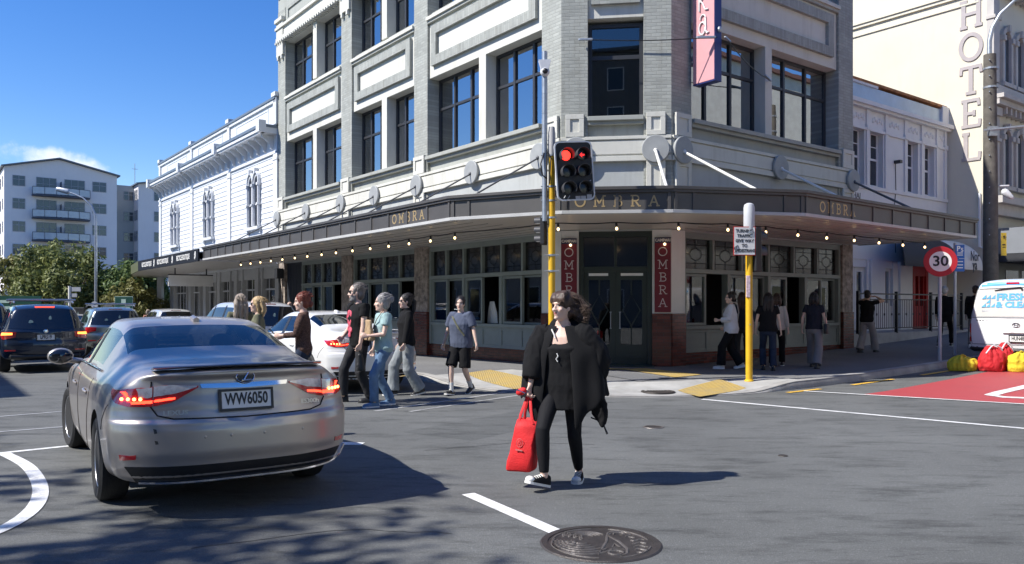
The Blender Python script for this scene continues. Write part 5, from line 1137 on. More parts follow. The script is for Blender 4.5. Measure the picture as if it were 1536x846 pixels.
# --- span wires over the corner
for lab, a, b_, tw in (('thin steel span wire running from the splayed corner to the pink blade sign', O3+FC @ V(.42, .1, 7.55), O3+FR @ V(.6, .8, 7.45), .05), ('thin steel wire dropping from the pink blade sign to the upper right windows', O3+FR @ V(.75, .9, 7.45), O3+FR @ V(3.75, .0, 7.2), .12)):
    w_ = thing('span_wire', lab, 'wire', a); d = b_-a
    mb = MB(); mb.tube([d*(i/8)-V(0, 0, tw*math.sin(math.pi*i/8)) for i in range(9)], .012, 5); mb.build('wire', M_bkst, w_)
    mb = MB(); mb.tube([d*.0, d*.0-(d.normalized()*-.28)], .03, 6, rnd=True); mb.build('insulator', M_galv, w_); mb = MB(); mb.tube([d*.86, d*.98], .035, 6, rnd=True); mb.build('insulator', M_galv, w_)

# ---------------------------------------------------------------- trees
def leafmat(name, c1, c2, c3):
    m, t, n, l, b = newmat(name); g = n.new('ShaderNodeNewGeometry'); tcn = n.new('ShaderNodeTexCoord')
    a = n.new('ShaderNodeTexNoise'); a.inputs['Scale'].default_value = .9; a.inputs['Detail'].default_value = 3; l.new(tcn.outputs['Object'], a.inputs['Vector'])
    ad = n.new('ShaderNodeMath'); ad.operation = 'MULTIPLY_ADD'; ad.inputs[1].default_value = .45; l.new(g.outputs['Random Per Island'], ad.inputs[0])
    sc = n.new('ShaderNodeMath'); sc.operation = 'MULTIPLY_ADD'; sc.inputs[1].default_value = 1.6; sc.inputs[2].default_value = -.5; l.new(a.outputs['Fac'], sc.inputs[0]); l.new(sc.outputs[0], ad.inputs[2])
    r = n.new('ShaderNodeValToRGB'); r.color_ramp.elements[0].color = lin(c1); r.color_ramp.elements[1].color = lin(c3); e = r.color_ramp.elements.new(.5); e.color = lin(c2)
    l.new(ad.outputs[0], r.inputs[0]); l.new(r.outputs[0], b.inputs['Base Color']); b.inputs['Roughness'].default_value = .55; b.inputs['Specular IOR Level'].default_value = .3
    tl = n.new('ShaderNodeBsdfTranslucent'); l.new(r.outputs[0], tl.inputs[0]); mx = n.new('ShaderNodeMixShader'); mx.inputs[0].default_value = .28
    l.new(b.outputs[0], mx.inputs[1]); l.new(tl.outputs[0], mx.inputs[2]); l.new(mx.outputs[0], n['Material Output'].inputs['Surface'])
    return m
M_leaf1 = leafmat('leaves_olive', (.06, .085, .03), (.18, .21, .07), (.32, .33, .12)); M_leaf2 = leafmat('leaves_bronze', (.08, .085, .03), (.20, .20, .065), (.33, .30, .12)); M_leaf3 = leafmat('leaves_green', (.045, .08, .03), (.12, .18, .055), (.22, .27, .09))
M_bark = pm('bark', (.10, .075, .055), .9, var=.3, vs=6, bump=.6, bs=20)
def tree(name, label, loc, H, crown_r, crown_h, z0, mat, nclump, nleaf, leaf, seed, group=None, trunk_r=.16, clump=.55):
    rnd = random.Random(seed); t = thing(name, label, 'tree', loc, 0, group); vs, fs = [], []; limbs = []
    zc = z0+crown_h/2
    cl = []
    for i in range(nclump):
        for _ in range(40):
            p = V(rnd.uniform(-1, 1), rnd.uniform(-1, 1), rnd.uniform(-1, 1))
            if .25 < p.length < 1: break
        p = p.normalized()*(p.length**.45)
        q = V(p.x*crown_r*(1-.25*max(0, p.z)), p.y*crown_r*(1-.25*max(0, p.z)), zc+p.z*crown_h/2)
        q += V(noise.noise(q*.6+V(seed, 0, 0)), noise.noise(q*.6+V(0, seed, 0)), noise.noise(q*.6+V(0, 0, seed)))*crown_r*.25
        cl.append((q, rnd.uniform(.6, 1.25)*clump*crown_r*.42))
    for q, r in cl:
        for _ in range(nleaf):
            d = V(rnd.gauss(0, 1), rnd.gauss(0, 1), rnd.gauss(0, .8)); d = d.normalized()*r*rnd.random()**.4; c = q+d
            nn = (d.normalized()+V(rnd.gauss(0, .6), rnd.gauss(0, .6), rnd.gauss(.4, .6))).normalized(); a = nn.orthogonal().normalized(); a = (a*math.cos(rnd.random()*6)+nn.cross(a)*math.sin(rnd.random()*6)).normalized(); b_ = nn.cross(a)
            s_ = leaf*rnd.uniform(.6, 1.3); k = len(vs)
            vs += [c-a*s_, c+b_*s_*.45+nn*s_*.1, c+a*s_, c-b_*s_*.45+nn*s_*.1]; fs.append((k, k+1, k+2, k+3))
    me = bpy.data.meshes.new('crown'); me.from_pydata(vs, [], fs); put('crown', me, mat, t)
    mb = MB(); mb.tube([(0, 0, -.2), (.05, 0, z0*.5), (.0, .05, z0+crown_h*.25), (.1, 0, z0+crown_h*.7)], [trunk_r*1.3, trunk_r, trunk_r*.75, trunk_r*.3], 10)
    for q, r in rnd.sample(cl, min(14, len(cl))):
        b0 = V(0, 0, z0*rnd.uniform(.7, 1.0)+crown_h*rnd.uniform(0, .3)); mid = b0.lerp(q, .5)+V(0, 0, -.05*crown_h)
        mb.tube([b0, mid, q], [trunk_r*.45, trunk_r*.28, trunk_r*.08], 6)
    mb.build('trunk', M_bark, t, smooth=60)
    return t
GT = 'street trees in front of the apartment block'
tree('street_tree', 'broad bronze green tree left of the lamp post, under the apartment balconies', (-32.5, 52, gz(-32, 52)), 6, 2.6, 5.2, .4, M_leaf2, 110, 90, .16, 3, GT)
tree('street_tree', 'tallest olive green tree in front of the lamp post and the apartment block', (-28.4, 50, gz(-28, 50)), 6, 3.0, 5.6, .2, M_leaf1, 150, 90, .16, 5, GT)
tree('street_tree', 'dark green tree to the right of the lamp post, behind the green board', (-24.6, 51, gz(-24, 51)), 5, 2.6, 4.6, .0, M_leaf3, 120, 90, .16, 8, GT)
tree('street_tree', 'small yellow green tree between the green board and the white shop corner', (-22.6, 47, gz(-22, 47)), 4, 1.9, 3.4, .0, M_leaf2, 90, 80, .14, 12, GT)
GS = 'kerbside trees beyond the left edge of the picture'
tree('kerb_tree', 'leafy kerbside tree standing left of the camera, shading the foreground road', (-12.1, 1.9, 0), 12, 2.7, 3.4, 8.2, M_leaf3, 40, 32, .15, 21, GS, .15, .5)
tree('kerb_tree', 'leafy kerbside tree with a lighter crown standing nearest the camera on its left', (-11.2, .5, 0), 12, 2.3, 3.0, 8.0, M_leaf3, 32, 30, .15, 22, GS, .15, .5)
tree('kerb_tree', 'leafy kerbside tree standing left of the silver car', (-17.4, 4.6, 0), 12, 2.6, 3.2, 8.2, M_leaf3, 40, 32, .15, 23, GS, .15, .5)
# ================================================================ vehicles
def carpaint(name, col, metal=0, rough=.35, flake=0, coat=1.0):
    m, t, n, l, b = newmat(name); b.inputs['Base Color'].default_value = lin(col); b.inputs['Metallic'].default_value = metal; b.inputs['Roughness'].default_value = rough
    b.inputs['Coat Weight'].default_value = coat; b.inputs['Coat Roughness'].default_value = .025; b.inputs['Coat IOR'].default_value = 1.5
    g = n.new('ShaderNodeNewGeometry'); tcn = n.new('ShaderNodeTexCoord')
    a = n.new('ShaderNodeTexNoise'); a.inputs['Scale'].default_value = 2.5; a.inputs['Detail'].default_value = 8; l.new(tcn.outputs['Object'], a.inputs['Vector'])
    mr = n.new('ShaderNodeMapRange'); mr.inputs['To Min'].default_value = rough*.8; mr.inputs['To Max'].default_value = rough*1.25; l.new(a.outputs['Fac'], mr.inputs['Value']); l.new(mr.outputs[0], b.inputs['Roughness'])
    dk = n.new('ShaderNodeBsdfDiffuse'); dk.inputs[0].default_value = (.012, .012, .013, 1)   # cloth lining on the inside of the shell
    mx = n.new('ShaderNodeMixShader'); l.new(g.outputs['Backfacing'], mx.inputs[0]); l.new(b.outputs[0], mx.inputs[1]); l.new(dk.outputs[0], mx.inputs[2]); l.new(mx.outputs[0], n['Material Output'].inputs['Surface'])
    return m
M_carglass = glass('car_glass', (.7, .74, .74), .03, gain=.9)
M_carblack = pm('car_glass_dark', (.012, .013, .015), .03, spec=1.0, var=0)
M_rub = pm('tyre_rubber', (.016, .016, .017), .8, var=.2, bump=.2, bs=60); M_alloy = pm('alloy_rim', (.42, .42, .43), .3, .85, var=.05)
M_plast = pm('black_trim', (.014, .014, .015), .45); M_chrome = pm('chrome', (.75, .75, .76), .1, 1.0, var=0); M_line = pm('shut_line', (.006, .006, .007), .8)
M_tlred = pm('tail_lens_red', (.46, .010, .012), .14, spec=.8, coat=1, var=.1); M_tllit = glow('tail_lit', (1, .05, .02), 3.2); M_tlamb = glow('tail_amber', (1, .28, .05), 2.5)
M_tlclr = pm('tail_lens_clear', (.62, .60, .60), .16, .35, coat=1, var=.25, vs=30); M_plate = pm('number_plate', (.72, .72, .70), .5, var=.05); M_lined = pm('cloth_trim', (.075, .072, .07), .9, var=.2, vs=10)
M_undr = pm('underbody', (.01, .01, .01), .9)
SEDAN = dict(L=4.90, W=.91, wheel=.335, axles=(1.07, 3.89), st=[
 # y, w, zs, belt z, glass-base half width, top half width, rail z, top z, kind
 (.0, .905, .25, .90, .80, .66, 1.055, 1.075, 'd'), (.10, .905, .25, .91, .80, .67, 1.07, 1.09, 'd'), (.42, .91, .22, .93, .80, .67, 1.085, 1.108, 'd'), (.80, .91, .20, .945, .81, .675, 1.10, 1.125, 'd'),
 (1.00, .91, .20, .95, .81, .665, 1.155, 1.175, 'rw'), (1.70, .91, .19, .955, .81, .60, 1.375, 1.41, 'rt'), (2.05, .91, .19, .95, .81, .60, 1.40, 1.438, 'r'), (2.55, .91, .19, .945, .81, .60, 1.41, 1.45, 'r'), (2.95, .91, .19, .94, .81, .60, 1.385, 1.425, 'ft'),
 (3.72, .905, .20, .92, .80, .665, 1.02, 1.045, 'ws'), (3.95, .90, .21, .90, .79, .65, .985, 1.02, 'h'), (4.45, .885, .22, .84, .74, .58, .90, .945, 'h'), (4.80, .84, .24, .74, .68, .52, .78, .83, 'h'), (4.90, .80, .28, .68, .62, .46, .70, .76, 'h')], side=(1.62, 3.35))
SUV = dict(L=4.60, W=.92, wheel=.36, axles=(.95, 3.65), st=[
 (.0, .90, .32, 1.00, .82, .66, 1.50, 1.56, 'r'), (.12, .91, .30, 1.01, .83, .67, 1.54, 1.61, 'r'), (.5, .92, .27, 1.02, .83, .67, 1.565, 1.635, 'r'), (1.2, .92, .26, 1.01, .83, .67, 1.585, 1.655, 'r'), (1.9, .92, .26, 1.0, .83, .67, 1.59, 1.66, 'r'), (2.45, .92, .26, .99, .83, .67, 1.56, 1.63, 'ft'),
 (3.3, .915, .27, .98, .82, .72, 1.10, 1.13, 'ws'), (3.6, .91, .28, .96, .80, .68, 1.04, 1.09, 'h'), (4.2, .89, .3, .90, .75, .6, .96, 1.01, 'h'), (4.52, .84, .32, .80, .7, .52, .84, .89, 'h'), (4.6, .80, .36, .74, .64, .46, .77, .82, 'h')], side=(.5, 3.0))
def car_shell(T, rake, bow, sub=2):
    prof = []
    for y, w, zs, zb, wg, wt, zr, zt, k in T['st']:
        wr = w
        pts = [(0, zs), (w*.80, zs), (w*.955, zs+.05), (w*.985, zs+.22), (w, zs+.42), (w*.992, zb-.12), (w*.965, zb-.02), (wg, zb+.035)]
        if k in ('d', 'h'): pts[7] = (wg, zb+(zr-zb)*.45)
        pts += [(wt, zr), (wt*.86, zr+(zt-zr)*.5), (wt*.45, zt-.005), (0, zt)]
        prof.append((y, pts))
    K = len(prof[0][1]); ring = 2*(K-1); vs, fs, mi = [], [], []
    def full(y, pts, sx=1, sz=1, zc=.6):
        out_ = [(x*sx, y, zc+(z-zc)*sz) for x, z in pts]
        return out_+[(-x, y_, z) for x, y_, z in out_[-2:0:-1]]
    rows = []
    y0, p0 = prof[0]; y1, p1 = prof[-1]
    zc0 = (p0[0][1]+p0[-1][1])/2; zc1 = (p1[0][1]+p1[-1][1])/2
    rows += [full(y0-.03, p0, s_, s_, zc0) for s_ in (.3, .6, .86)]+[full(y0-.028, p0, .965, .97, zc0)]
    nb = len(rows)
    rows += [full(y, p) for y, p in prof]
    rows += [full(y1+.03, p1, .96, .95, zc1)]+[full(y1+.035, p1, s_, s_, zc1) for s_ in (.8, .5, .25)]
    vs = [p for r in rows for p in r]; kinds = [s_[8] for s_ in T['st']]
    for i in range(len(rows)-1):
        for j in range(ring):
            a, b_ = i*ring+j, i*ring+(j+1) % ring
            fs.append((a, a+ring, b_+ring, b_)); m = 0
            seg = j if j < K-1 else ring-1-j
            if nb <= i < nb+len(prof)-1:
                ka, kb = kinds[i-nb], kinds[i-nb+1]; ya, yb = prof[i-nb][0], prof[i-nb+1][0]
                if seg >= 8 and (ka, kb) == ('rw', 'rt'): m = 1
                if seg >= 8 and (ka, kb) == ('ft', 'ws'): m = 2
                if seg == 7 and ya >= T['side'][0]-.01 and yb <= 3.8 and ka in ('r', 'rt', 'ft', 'rw'): m = 3
            if seg == 0 and nb <= i < nb+len(prof)-1: m = 4
            mi.append(m)
    fs.append(tuple(range(ring))); mi.append(0); n_ = len(rows)*ring; fs.append(tuple(range(n_-ring, n_))[::-1]); mi.append(0)
    me = bpy.data.meshes.new('shell'); me.from_pydata(vs, [], fs); me.polygons.foreach_set('material_index', mi)
    for i in range(6): me.materials.append(M_plast)
    bm = bmesh.new(); bm.from_mesh(me); bmesh.ops.recalc_face_normals(bm, faces=bm.faces); bm.to_mesh(me); bm.free()
    me = eval_mesh(me, [('SUBSURF', dict(levels=sub, render_levels=sub))])
    W = T['W']; L_ = T['L']
    for v in me.vertices:
        q = max(0, 1-max(0, v.co.y)/1.0); q = q*q*(3-2*q); xx = abs(v.co.x)/W
        v.co.y += q*(rake(v.co.z)*(1 if v.co.y < .5 else 1)+bow*xx**3.2)
        f_ = max(0, 1-max(0, L_-v.co.y)/1.0); f_ = f_*f_*(3-2*f_); v.co.y -= f_*.38*xx**2.5
    vol = 0
    for q in me.polygons:
        a = me.vertices[q.vertices[0]].co
        for i in range(1, len(q.vertices)-1): vol += a.dot(me.vertices[q.vertices[i]].co.cross(me.vertices[q.vertices[i+1]].co))
    if vol < 0: me.flip_normals()
    # wheel openings
    mb = MB()
    for ya in T['axles']:
        for s_ in (-1, 1):
            r = T['wheel']+.055; m = axes((s_*.62, ya, T['wheel']), (0, 1, 0), (0, 0, 1), (s_, 0, 0))
            mb.lathe([(r, 0), (r, .6)], 40, m)
    cut = mesh_of(mb)
    for i in range(6): cut.materials.append(M_plast)
    for p in cut.polygons: p.material_index = 4
    co = bpy.data.objects.new('cut', cut); COL.objects.link(co)
    me = eval_mesh(me, [('BOOLEAN', dict(operation='DIFFERENCE', solver='FAST', object=co))])
    bpy.data.objects.remove(co)
    return me
def split_mesh(me, idx):
    """the faces with one of these material indices, as a mesh of their own"""
    vm = {}; vs = []; fs = []
    for p in me.polygons:
        if p.material_index in idx:
            f_ = []
            for v in p.vertices:
                if v not in vm: vm[v] = len(vs); vs.append(me.vertices[v].co.copy())
                f_.append(vm[v])
            fs.append(f_)
    m2 = bpy.data.meshes.new('part'); m2.from_pydata(vs, [], fs); return m2
def lerp_rows(top, bot, nu, nv):
    def samp(P, t):
        P = [Vector(p) for p in P]; d = [0]
        for a, b_ in zip(P, P[1:]): d.append(d[-1]+(b_-a).length)
        x = t*d[-1]
        for i in range(len(P)-1):
            if x <= d[i+1]+1e-9: return P[i].lerp(P[i+1], (x-d[i])/max(1e-9, d[i+1]-d[i]))
        return P[-1]
    return [[samp(top, i/nu).lerp(samp(bot, i/nu), j/nv) for i in range(nu+1)] for j in range(nv+1)]
class Skin:
    """lays flat outlines onto a car body, slightly proud of it"""
    def __init__(s, me):
        bm = bmesh.new(); bm.from_mesh(me); s.t = BVHTree.FromBMesh(bm); bm.free()
    def snap(s, p, off, d=None):
        if d:
            h = s.t.ray_cast(Vector(p)-Vector(d)*3, Vector(d))
            if h[0]: n_ = h[1] if h[1].dot(Vector(d)) < 0 else -h[1]; return h[0]+n_*off
        c, n_, i, dist = s.t.find_nearest(Vector(p)); return c+n_*off
    def patch(s, mb, top, bot, nu=14, nv=5, off=.006, d=None, th=.012):
        rows = [[s.snap(p, off, d) for p in r] for r in lerp_rows(top, bot, nu, nv)]; inn_ = [[s.snap(p, off-th, d) for p in r] for r in lerp_rows(top, bot, nu, nv)]
        mb.loft(rows, caps=False, closed=False)
        per = lambda g: g[0]+[r[-1] for r in g[1:]]+g[-1][-2::-1]+[r[0] for r in g[-2:0:-1]]
        mb.loft([per(rows), per(inn_)], caps=False)
    def line(s, mb, pts, r=.004, off=0, d=None, n=6, seg=.05):
        P = []
        for a, b_ in zip(pts, pts[1:]):
            a, b_ = Vector(a), Vector(b_); k = max(1, int((b_-a).length/seg)); P += [a.lerp(b_, i/k) for i in range(k)]
        P.append(Vector(pts[-1])); mb.tube([s.snap(p, off, d) for p in P], r, n)
def wheel(parent, x, y, r, w=.215, steer=0, mat=None, spokes=10):
    sx = 1 if x > 0 else -1
    m = Matrix.Translation((x, y, r)) @ Matrix.Rotation(steer, 4, 'Z') @ axes((0, 0, 0), (0, 1, 0), (0, 0, 1), (sx, 0, 0))
    mb = MB(m); h = w/2
    mb.lathe([(r*.66, -h*.9), (r*.9, -h), (r*.98, -h*.82), (r, -h*.5), (r, h*.5), (r*.98, h*.82), (r*.9, h), (r*.70, h*.93), (r*.66, h*.8)], 40)
    for k in range(4): mb.lathe([(r*1.001, -h*.55+h*.36*k), (r*1.004, -h*.52+h*.36*k), (r*1.001, -h*.49+h*.36*k)], 40, caps=False)
    wl = mb.build('wheel', M_rub, parent, smooth=40)
    mb = MB(m); mb.lathe([(r*.68, -h*.8), (r*.62, -h*.7), (r*.6, h*.6), (r*.66, h*.84), (r*.695, h*.86), (r*.7, h*.8)], 40, caps=False)
    for k in range(spokes):
        a = 2*math.pi*k/spokes+(.1 if k % 2 else -.1)
        ca, sa = math.cos(a), math.sin(a); q = Vector((-sa, ca, 0))
        p0, p1 = Vector((ca, sa, 0))*r*.12, Vector((ca, sa, 0))*r*.66
        mb.ext([p0+q*.03+V(0, 0, h*.62), p1+q*.02+V(0, 0, h*.8), p1-q*.02+V(0, 0, h*.8), p0-q*.03+V(0, 0, h*.62)], (0, 0, -.03))
    mb.lathe([(.001, h*.70), (r*.14, h*.68), (r*.17, h*.6), (r*.17, h*.4)], 20)
    mb.build('rim', mat or M_alloy, wl, smooth=40)
    mb = MB(m); mb.lathe([(.02, h*.1), (r*.5, h*.1), (r*.5, -h*.1), (.02, -h*.1)], 24); mb.build('brake_disc', M_plast, wl)
    return wl
def seat(mb, x, y, z=.45, h=.62, head=True):
    mb.box(x-.25, x+.25, y-.05, y+.48, z-.12, z+.08); 
    mb.ext([(x-.24, y-.02, z), (x+.24, y-.02, z), (x+.21, y-.22, z+h), (x-.21, y-.22, z+h)], (0, .13, 0))
    if head: mb.ball((x, y-.2, z+h+.1), (.13, .055, .095), 12, 8); mb.tube([(x-.05, y-.19, z+h-.05), (x-.05, y-.19, z+h+.1)], .01, 5); mb.tube([(x+.05, y-.19, z+h-.05), (x+.05, y-.19, z+h+.1)], .01, 5)
def nz_plate(parent, s_txt, o, xd, up, w=.36, h=.125):
    n_ = Vector(xd).cross(Vector(up)); A_ = axes(o, xd, up, n_); mb = MB(A_); mb.mi = 0
    mb.box(-w/2, w/2, -h/2, h/2, 0, .006); mb.mi = 1
    mb.box(-w/2-.018, w/2+.018, -h/2-.018, -h/2, -.004, .011); mb.box(-w/2-.018, w/2+.018, h/2, h/2+.018, -.004, .011); mb.box(-w/2-.018, -w/2, -h/2, h/2, -.004, .0108); mb.box(w/2, w/2+.018, -h/2, h/2, -.004, .0108)
    p = mb.build('number_plate', [M_plate, M_plast], parent)
    mb = MB(A_); text(mb, s_txt, .086, (0, .002, .0075), (1, 0, 0), (0, 1, 0), .002, bold=.0035, xs=.64); mb.build('lettering', M_plast, p)
    return p
def finish_body(me, paint_, root, glass_=None):
    body = put('body', split_mesh(me, {0, 5}), paint_, root, smooth=38)
    put('underbody', split_mesh(me, {4}), M_undr, root, smooth=40)
    gl = glass_ or M_carglass
    out_ = {}
    for idx, nm in ((1, 'rear_window'), (2, 'windscreen'), (3, 'side_window')):
        m2 = split_mesh(me, {idx})
        if len(m2.polygons): out_[nm] = put(nm, m2, gl, root, smooth=180)
    return body
def rake_sedan(z):
    P = [(.2, .16), (.27, .10), (.33, .045), (.40, .02), (.5, .0), (.64, .0), (.70, .012), (.735, .045), (.80, .062), (.92, .085), (1.0, .10), (1.05, .075), (1.075, .055), (1.09, .06), (1.2, .06)]
    for (a, va), (b_, vb) in zip(P, P[1:]):
        if z <= b_: t_ = max(0, (z-a)/(b_-a)); t_ = t_*t_*(3-2*t_); return va+(vb-va)*t_
    return P[-1][1]
shell = {}
def sedan(name, label, loc, rz, paint_, plate, hero=False, scale=1.0, lit=True, group=None):
    T = SEDAN
    if 'sedan' not in shell: shell['sedan'] = car_shell(T, rake_sedan, .36, 3); 
    me = shell['sedan']; sk = shell.setdefault('skin', Skin(me))
    root = thing(name, label, 'car', loc, rz, group); root.scale = (scale,)*3
    body = finish_body(me, paint_, root)
    for s_ in (-1, 1):
        for ya, st in zip(T['axles'], (0, R(6) if hero else 0)): wheel(root, s_*.795, ya, T['wheel'], steer=st)
        # tail lamps: red lens wrapping the corner, clear upper, lit strips
        X = lambda P: [(p[0]*s_, p[1], p[2]) for p in P]
        mb = MB(); sk.patch(mb, X([(.915, .50, .985), (.90, .30, .99), (.84, .15, .985), (.70, .09, .985), (.66, .09, .985)]), X([(.915, .47, .955), (.90, .30, .86), (.84, .15, .835), (.70, .09, .835), (.66, .09, .835)]), 16, 6)
        tl = mb.build('tail_light', M_tlred, root, smooth=50)
        mb = MB(); sk.patch(mb, X([(.652, .09, .985), (.50, .08, .985), (.33, .08, .962)]), X([(.652, .09, .835), (.50, .08, .858), (.33, .08, .95)]), 10, 5); mb.build('lid_lens', M_tlred, tl, smooth=50)
        mb = MB(); sk.patch(mb, X([(.652, .09, .983), (.50, .08, .983), (.34, .08, .962)]), X([(.652, .09, .905), (.50, .08, .912), (.34, .08, .953)]), 10, 3, .009); sk.patch(mb, X([(.80, .13, .98), (.72, .09, .982), (.665, .09, .982)]), X([(.765, .13, .905), (.72, .09, .905), (.665, .09, .905)]), 6, 3, .009); mb.build('clear_lens', M_tlclr, tl, smooth=50)
        if lit:
            mb = MB(); sk.patch(mb, X([(.83, .14, .885), (.66, .09, .885)]), X([(.83, .14, .862), (.66, .09, .862)]), 8, 2, .009); sk.patch(mb, X([(.645, .09, .885), (.49, .08, .89)]), X([(.645, .09, .868), (.49, .08, .875)]), 8, 2, .009)
            sk.patch(mb, X([(.895, .27, .955), (.87, .2, .95)]), X([(.84, .15, .885), (.83, .14, .875)]), 3, 6, .009); mb.build('lit_strip', M_tllit, tl, smooth=50)
            for k in range(4): mb = MB(); mb.ball(sk.snap((s_*(.695+.036*k), .1, .874), .011, (0, 1, 0)), .012, 8, 6); mb.build('led', glow('led_hot', (1, .22, .06), 9) if (s_ < 0 and k == 0) else bpy.data.materials['led_hot'], tl)
        mb = MB(); sk.patch(mb, X([(.885, .2, .475), (.79, .08, .475)]), X([(.88, .2, .43), (.80, .08, .43)]), 8, 2, .004); mb.build('reflector', M_tlred, root, smooth=50)
        # doors, handles, sill
        mb = MB(); sk.line(mb, X([(.92, 1.55, .97), (.92, 1.62, .75), (.92, 1.80, .45), (.92, 1.95, .28)])); sk.line(mb, X([(.92, 2.55, .97), (.92, 2.55, .28)])); sk.line(mb, X([(.92, 3.62, .95), (.92, 3.6, .3)])); sk.line(mb, X([(.92, 1.95, .27), (.92, 3.6, .29)])); sk.line(mb, X([(.9, .42, .83), (.92, .6, .70), (.92, .66, .62)])); mb.build('shut_lines', M_line, root)
        for yh in (1.75, 2.72): mb = MB(); mb.tube([sk.snap((s_*.93, yh+.05*k, .80+.004*k), .018 if 0 < k < 4 else .002) for k in range(5)], .013, 8); mb.build('door_handle', paint_, root, smooth=60)
        mb = MB(); P = [sk.snap((s_*.78, y, 1.08+z), .008) for y, z in ((1.35, .12), (1.62, .27), (2.05, .33), (2.6, .34), (2.95, .30), (3.35, .12), (3.7, -.06))]; sk.line(mb, X([(.815, 1.45, 1.0), (.815, 2.2, .995), (.815, 3.0, .99), (.81, 3.7, .97)]), .012, .004); mb.build('window_trim', M_chrome, root, smooth=60)
        mb = MB(); sk.patch(mb, X([(.70, 2.50, 1.375), (.70, 2.62, 1.375)]), X([(.81, 2.46, .99), (.81, 2.60, .99)]), 2, 8, .003); mb.build('pillar_trim', M_plast, root, smooth=60)
        mb = MB(); mb.ball((s_*1.0, 3.34, 1.03), (.12, .07, .085), 16, 10); mb.tube([(s_*.8, 3.38, .97), (s_*.95, 3.36, .99)], .03, 8); mr_ = mb.build('mirror', paint_, root, smooth=60)
        mb = MB(); mb.ball((s_*1.0, 3.30, 1.03), (.105, .045, .072), 16, 10); mb.build('mirror_glass', M_carblack, mr_, smooth=60)
    mb = MB(); sk.line(mb, [(-.63, .1, 1.0), (-.645, .1, .83), (-.60, .08, .76), (-.5, .07, .735), (0, .06, .725), (.5, .07, .735), (.60, .08, .76), (.645, .1, .83), (.63, .1, 1.0)], .006, .0, (0, 1, 0)); mb.build('boot_line', M_line, root)
    mb = MB(); sk.patch(mb, [(-.32, .1, .975), (0, .08, .972), (.32, .1, .975)], [(-.31, .1, .945), (0, .08, .935), (.31, .1, .945)], 20, 3, .008, (0, 1, 0)); mb.build('chrome_bar', M_chrome, root, smooth=50)
    mb = MB(); sk.patch(mb, [(-.80, .1, .40), (0, .0, .40), (.80, .1, .40)], [(-.72, .1, .275), (0, .0, .275), (.72, .1, .275)], 24, 4, .004, (0, 1, 0)); mb.build('bumper_valance', M_plast, root, smooth=50)
    mb = MB(); sk.line(mb, [(-.70, .1, .282), (-.5, .05, .275), (0, .0, .275), (.5, .05, .275), (.70, .1, .282), (.8, .15, .33), (.85, .2, .40)], .013, .01, (0, 1, 0)); mb.build('valance_trim', M_chrome, root, smooth=50)
    mb = MB(); P = [(-.62, .16, 1.075), (-.45, .10, 1.082), (-.2, .075, 1.085), (0, .07, 1.086), (.2, .075, 1.085), (.45, .10, 1.082), (.62, .16, 1.075)]
    rows = [[(x, y+.10, z+.012), (x, y, z+.03), (x, y-.012, z+.022), (x, y+.0, z+.008), (x, y+.1, z+.0)] for x, y, z in P]; mb.loft(rows); mb.build('spoiler', paint_ if not hero else M_spoil, root, smooth=60)
    mb = MB(); seat(mb, -.37, 2.55); seat(mb, .37, 2.55); seat(mb, -.40, 1.75, .45, .52); seat(mb, .40, 1.75, .45, .52); seat(mb, 0, 1.75, .45, .5); mb.box(-.72, .72, .95, 1.6, .93, 1.0); mb.box(-.75, .75, 3.3, 3.6, .6, .95); mb.tube([(-.02+.18*math.cos(a_), 3.02, .92+.18*math.sin(a_)) for a_ in [R(30*k) for k in range(13)]], .015, 6); mb.build('seats', M_lined, root, smooth=45, bevel=.02)
    mb = MB(); mb.box(-.13, .13, 1.02, 1.08, 1.075, 1.105); mb.build('high_brake_light', M_tllit if lit else M_tlred, root)
    mb = MB(); sk.line(mb, [(0, 1.75, 1.45), (0, 1.9, 1.46)], .03, .01); mb.build('roof_fin', paint_, root, smooth=60)
    o = sk.snap((0, .05, .85), .004, (0, 1, 0)); nz_plate(root, plate, (o.x, o.y-.012, o.z), (1, 0, 0), V(0, .16, 1).normalized())
    return root, sk
M_spoil = carpaint('silver_paint_dark', (.25, .24, .235), .9, .3)
P_silver = carpaint('silver_paint', (.43, .39, .355), .7, .38, coat=.5)
P_white = carpaint('white_paint_car', (.70, .70, .69), 0, .35)
car, sk = sedan('silver_car', 'big silver sedan with lit tail lights and plate WW6050 in the left foreground', (-1.911, 5.706, 0), R(33.35), P_silver, 'WW6050', True, .971)
# cloth and papers on the hero car's parcel shelf, badge, boot lettering, small things
mb = MB()
for k, (x, y, a, b_) in enumerate(((-.45, 1.25, .26, .06), (.25, 1.2, .3, .05), (.5, 1.3, .22, .05), (.05, 1.3, .2, .04))): mb.ball((x, y, 1.02), (a, .14, b_), 14, 8)
for v in mb.v: v += V(0, 0, .03*noise.noise(v*9))
mb.build('parcel_cloth', pm('pale_cloth', (.30, .36, .33), .9, var=.3, vs=8), car, smooth=60)
mb = MB(); o = sk.snap((0, .1, 1.018), .006, (0, 1, 0)); A_ = axes((o.x, o.y-.004, o.z), (1, 0, 0), V(0, .12, 1).normalized(), (0, -1, .12))
mb.xf = A_; mb.tube([(.066*math.cos(R(15*i)), .044*math.sin(R(15*i)), 0) for i in range(25)], .0065, 6); mb.tube([(-.03, -.022, .004), (.042, -.022, .004)], .007, 6); mb.tube([(-.012, -.02, .004), (.022, .032, .004)], .0075, 6); bd = mb.build('badge', M_chrome, car, smooth=60)
mb = MB(A_); mb.lathe([(.001, -.002), (.062, -.002)], 24, caps=False); mb.v = [A_ @ V((A_.inverted() @ v).x, (A_.inverted() @ v).y*.68, (A_.inverted() @ v).z) for v in mb.v]; mb.build('badge_field', M_plast, bd)
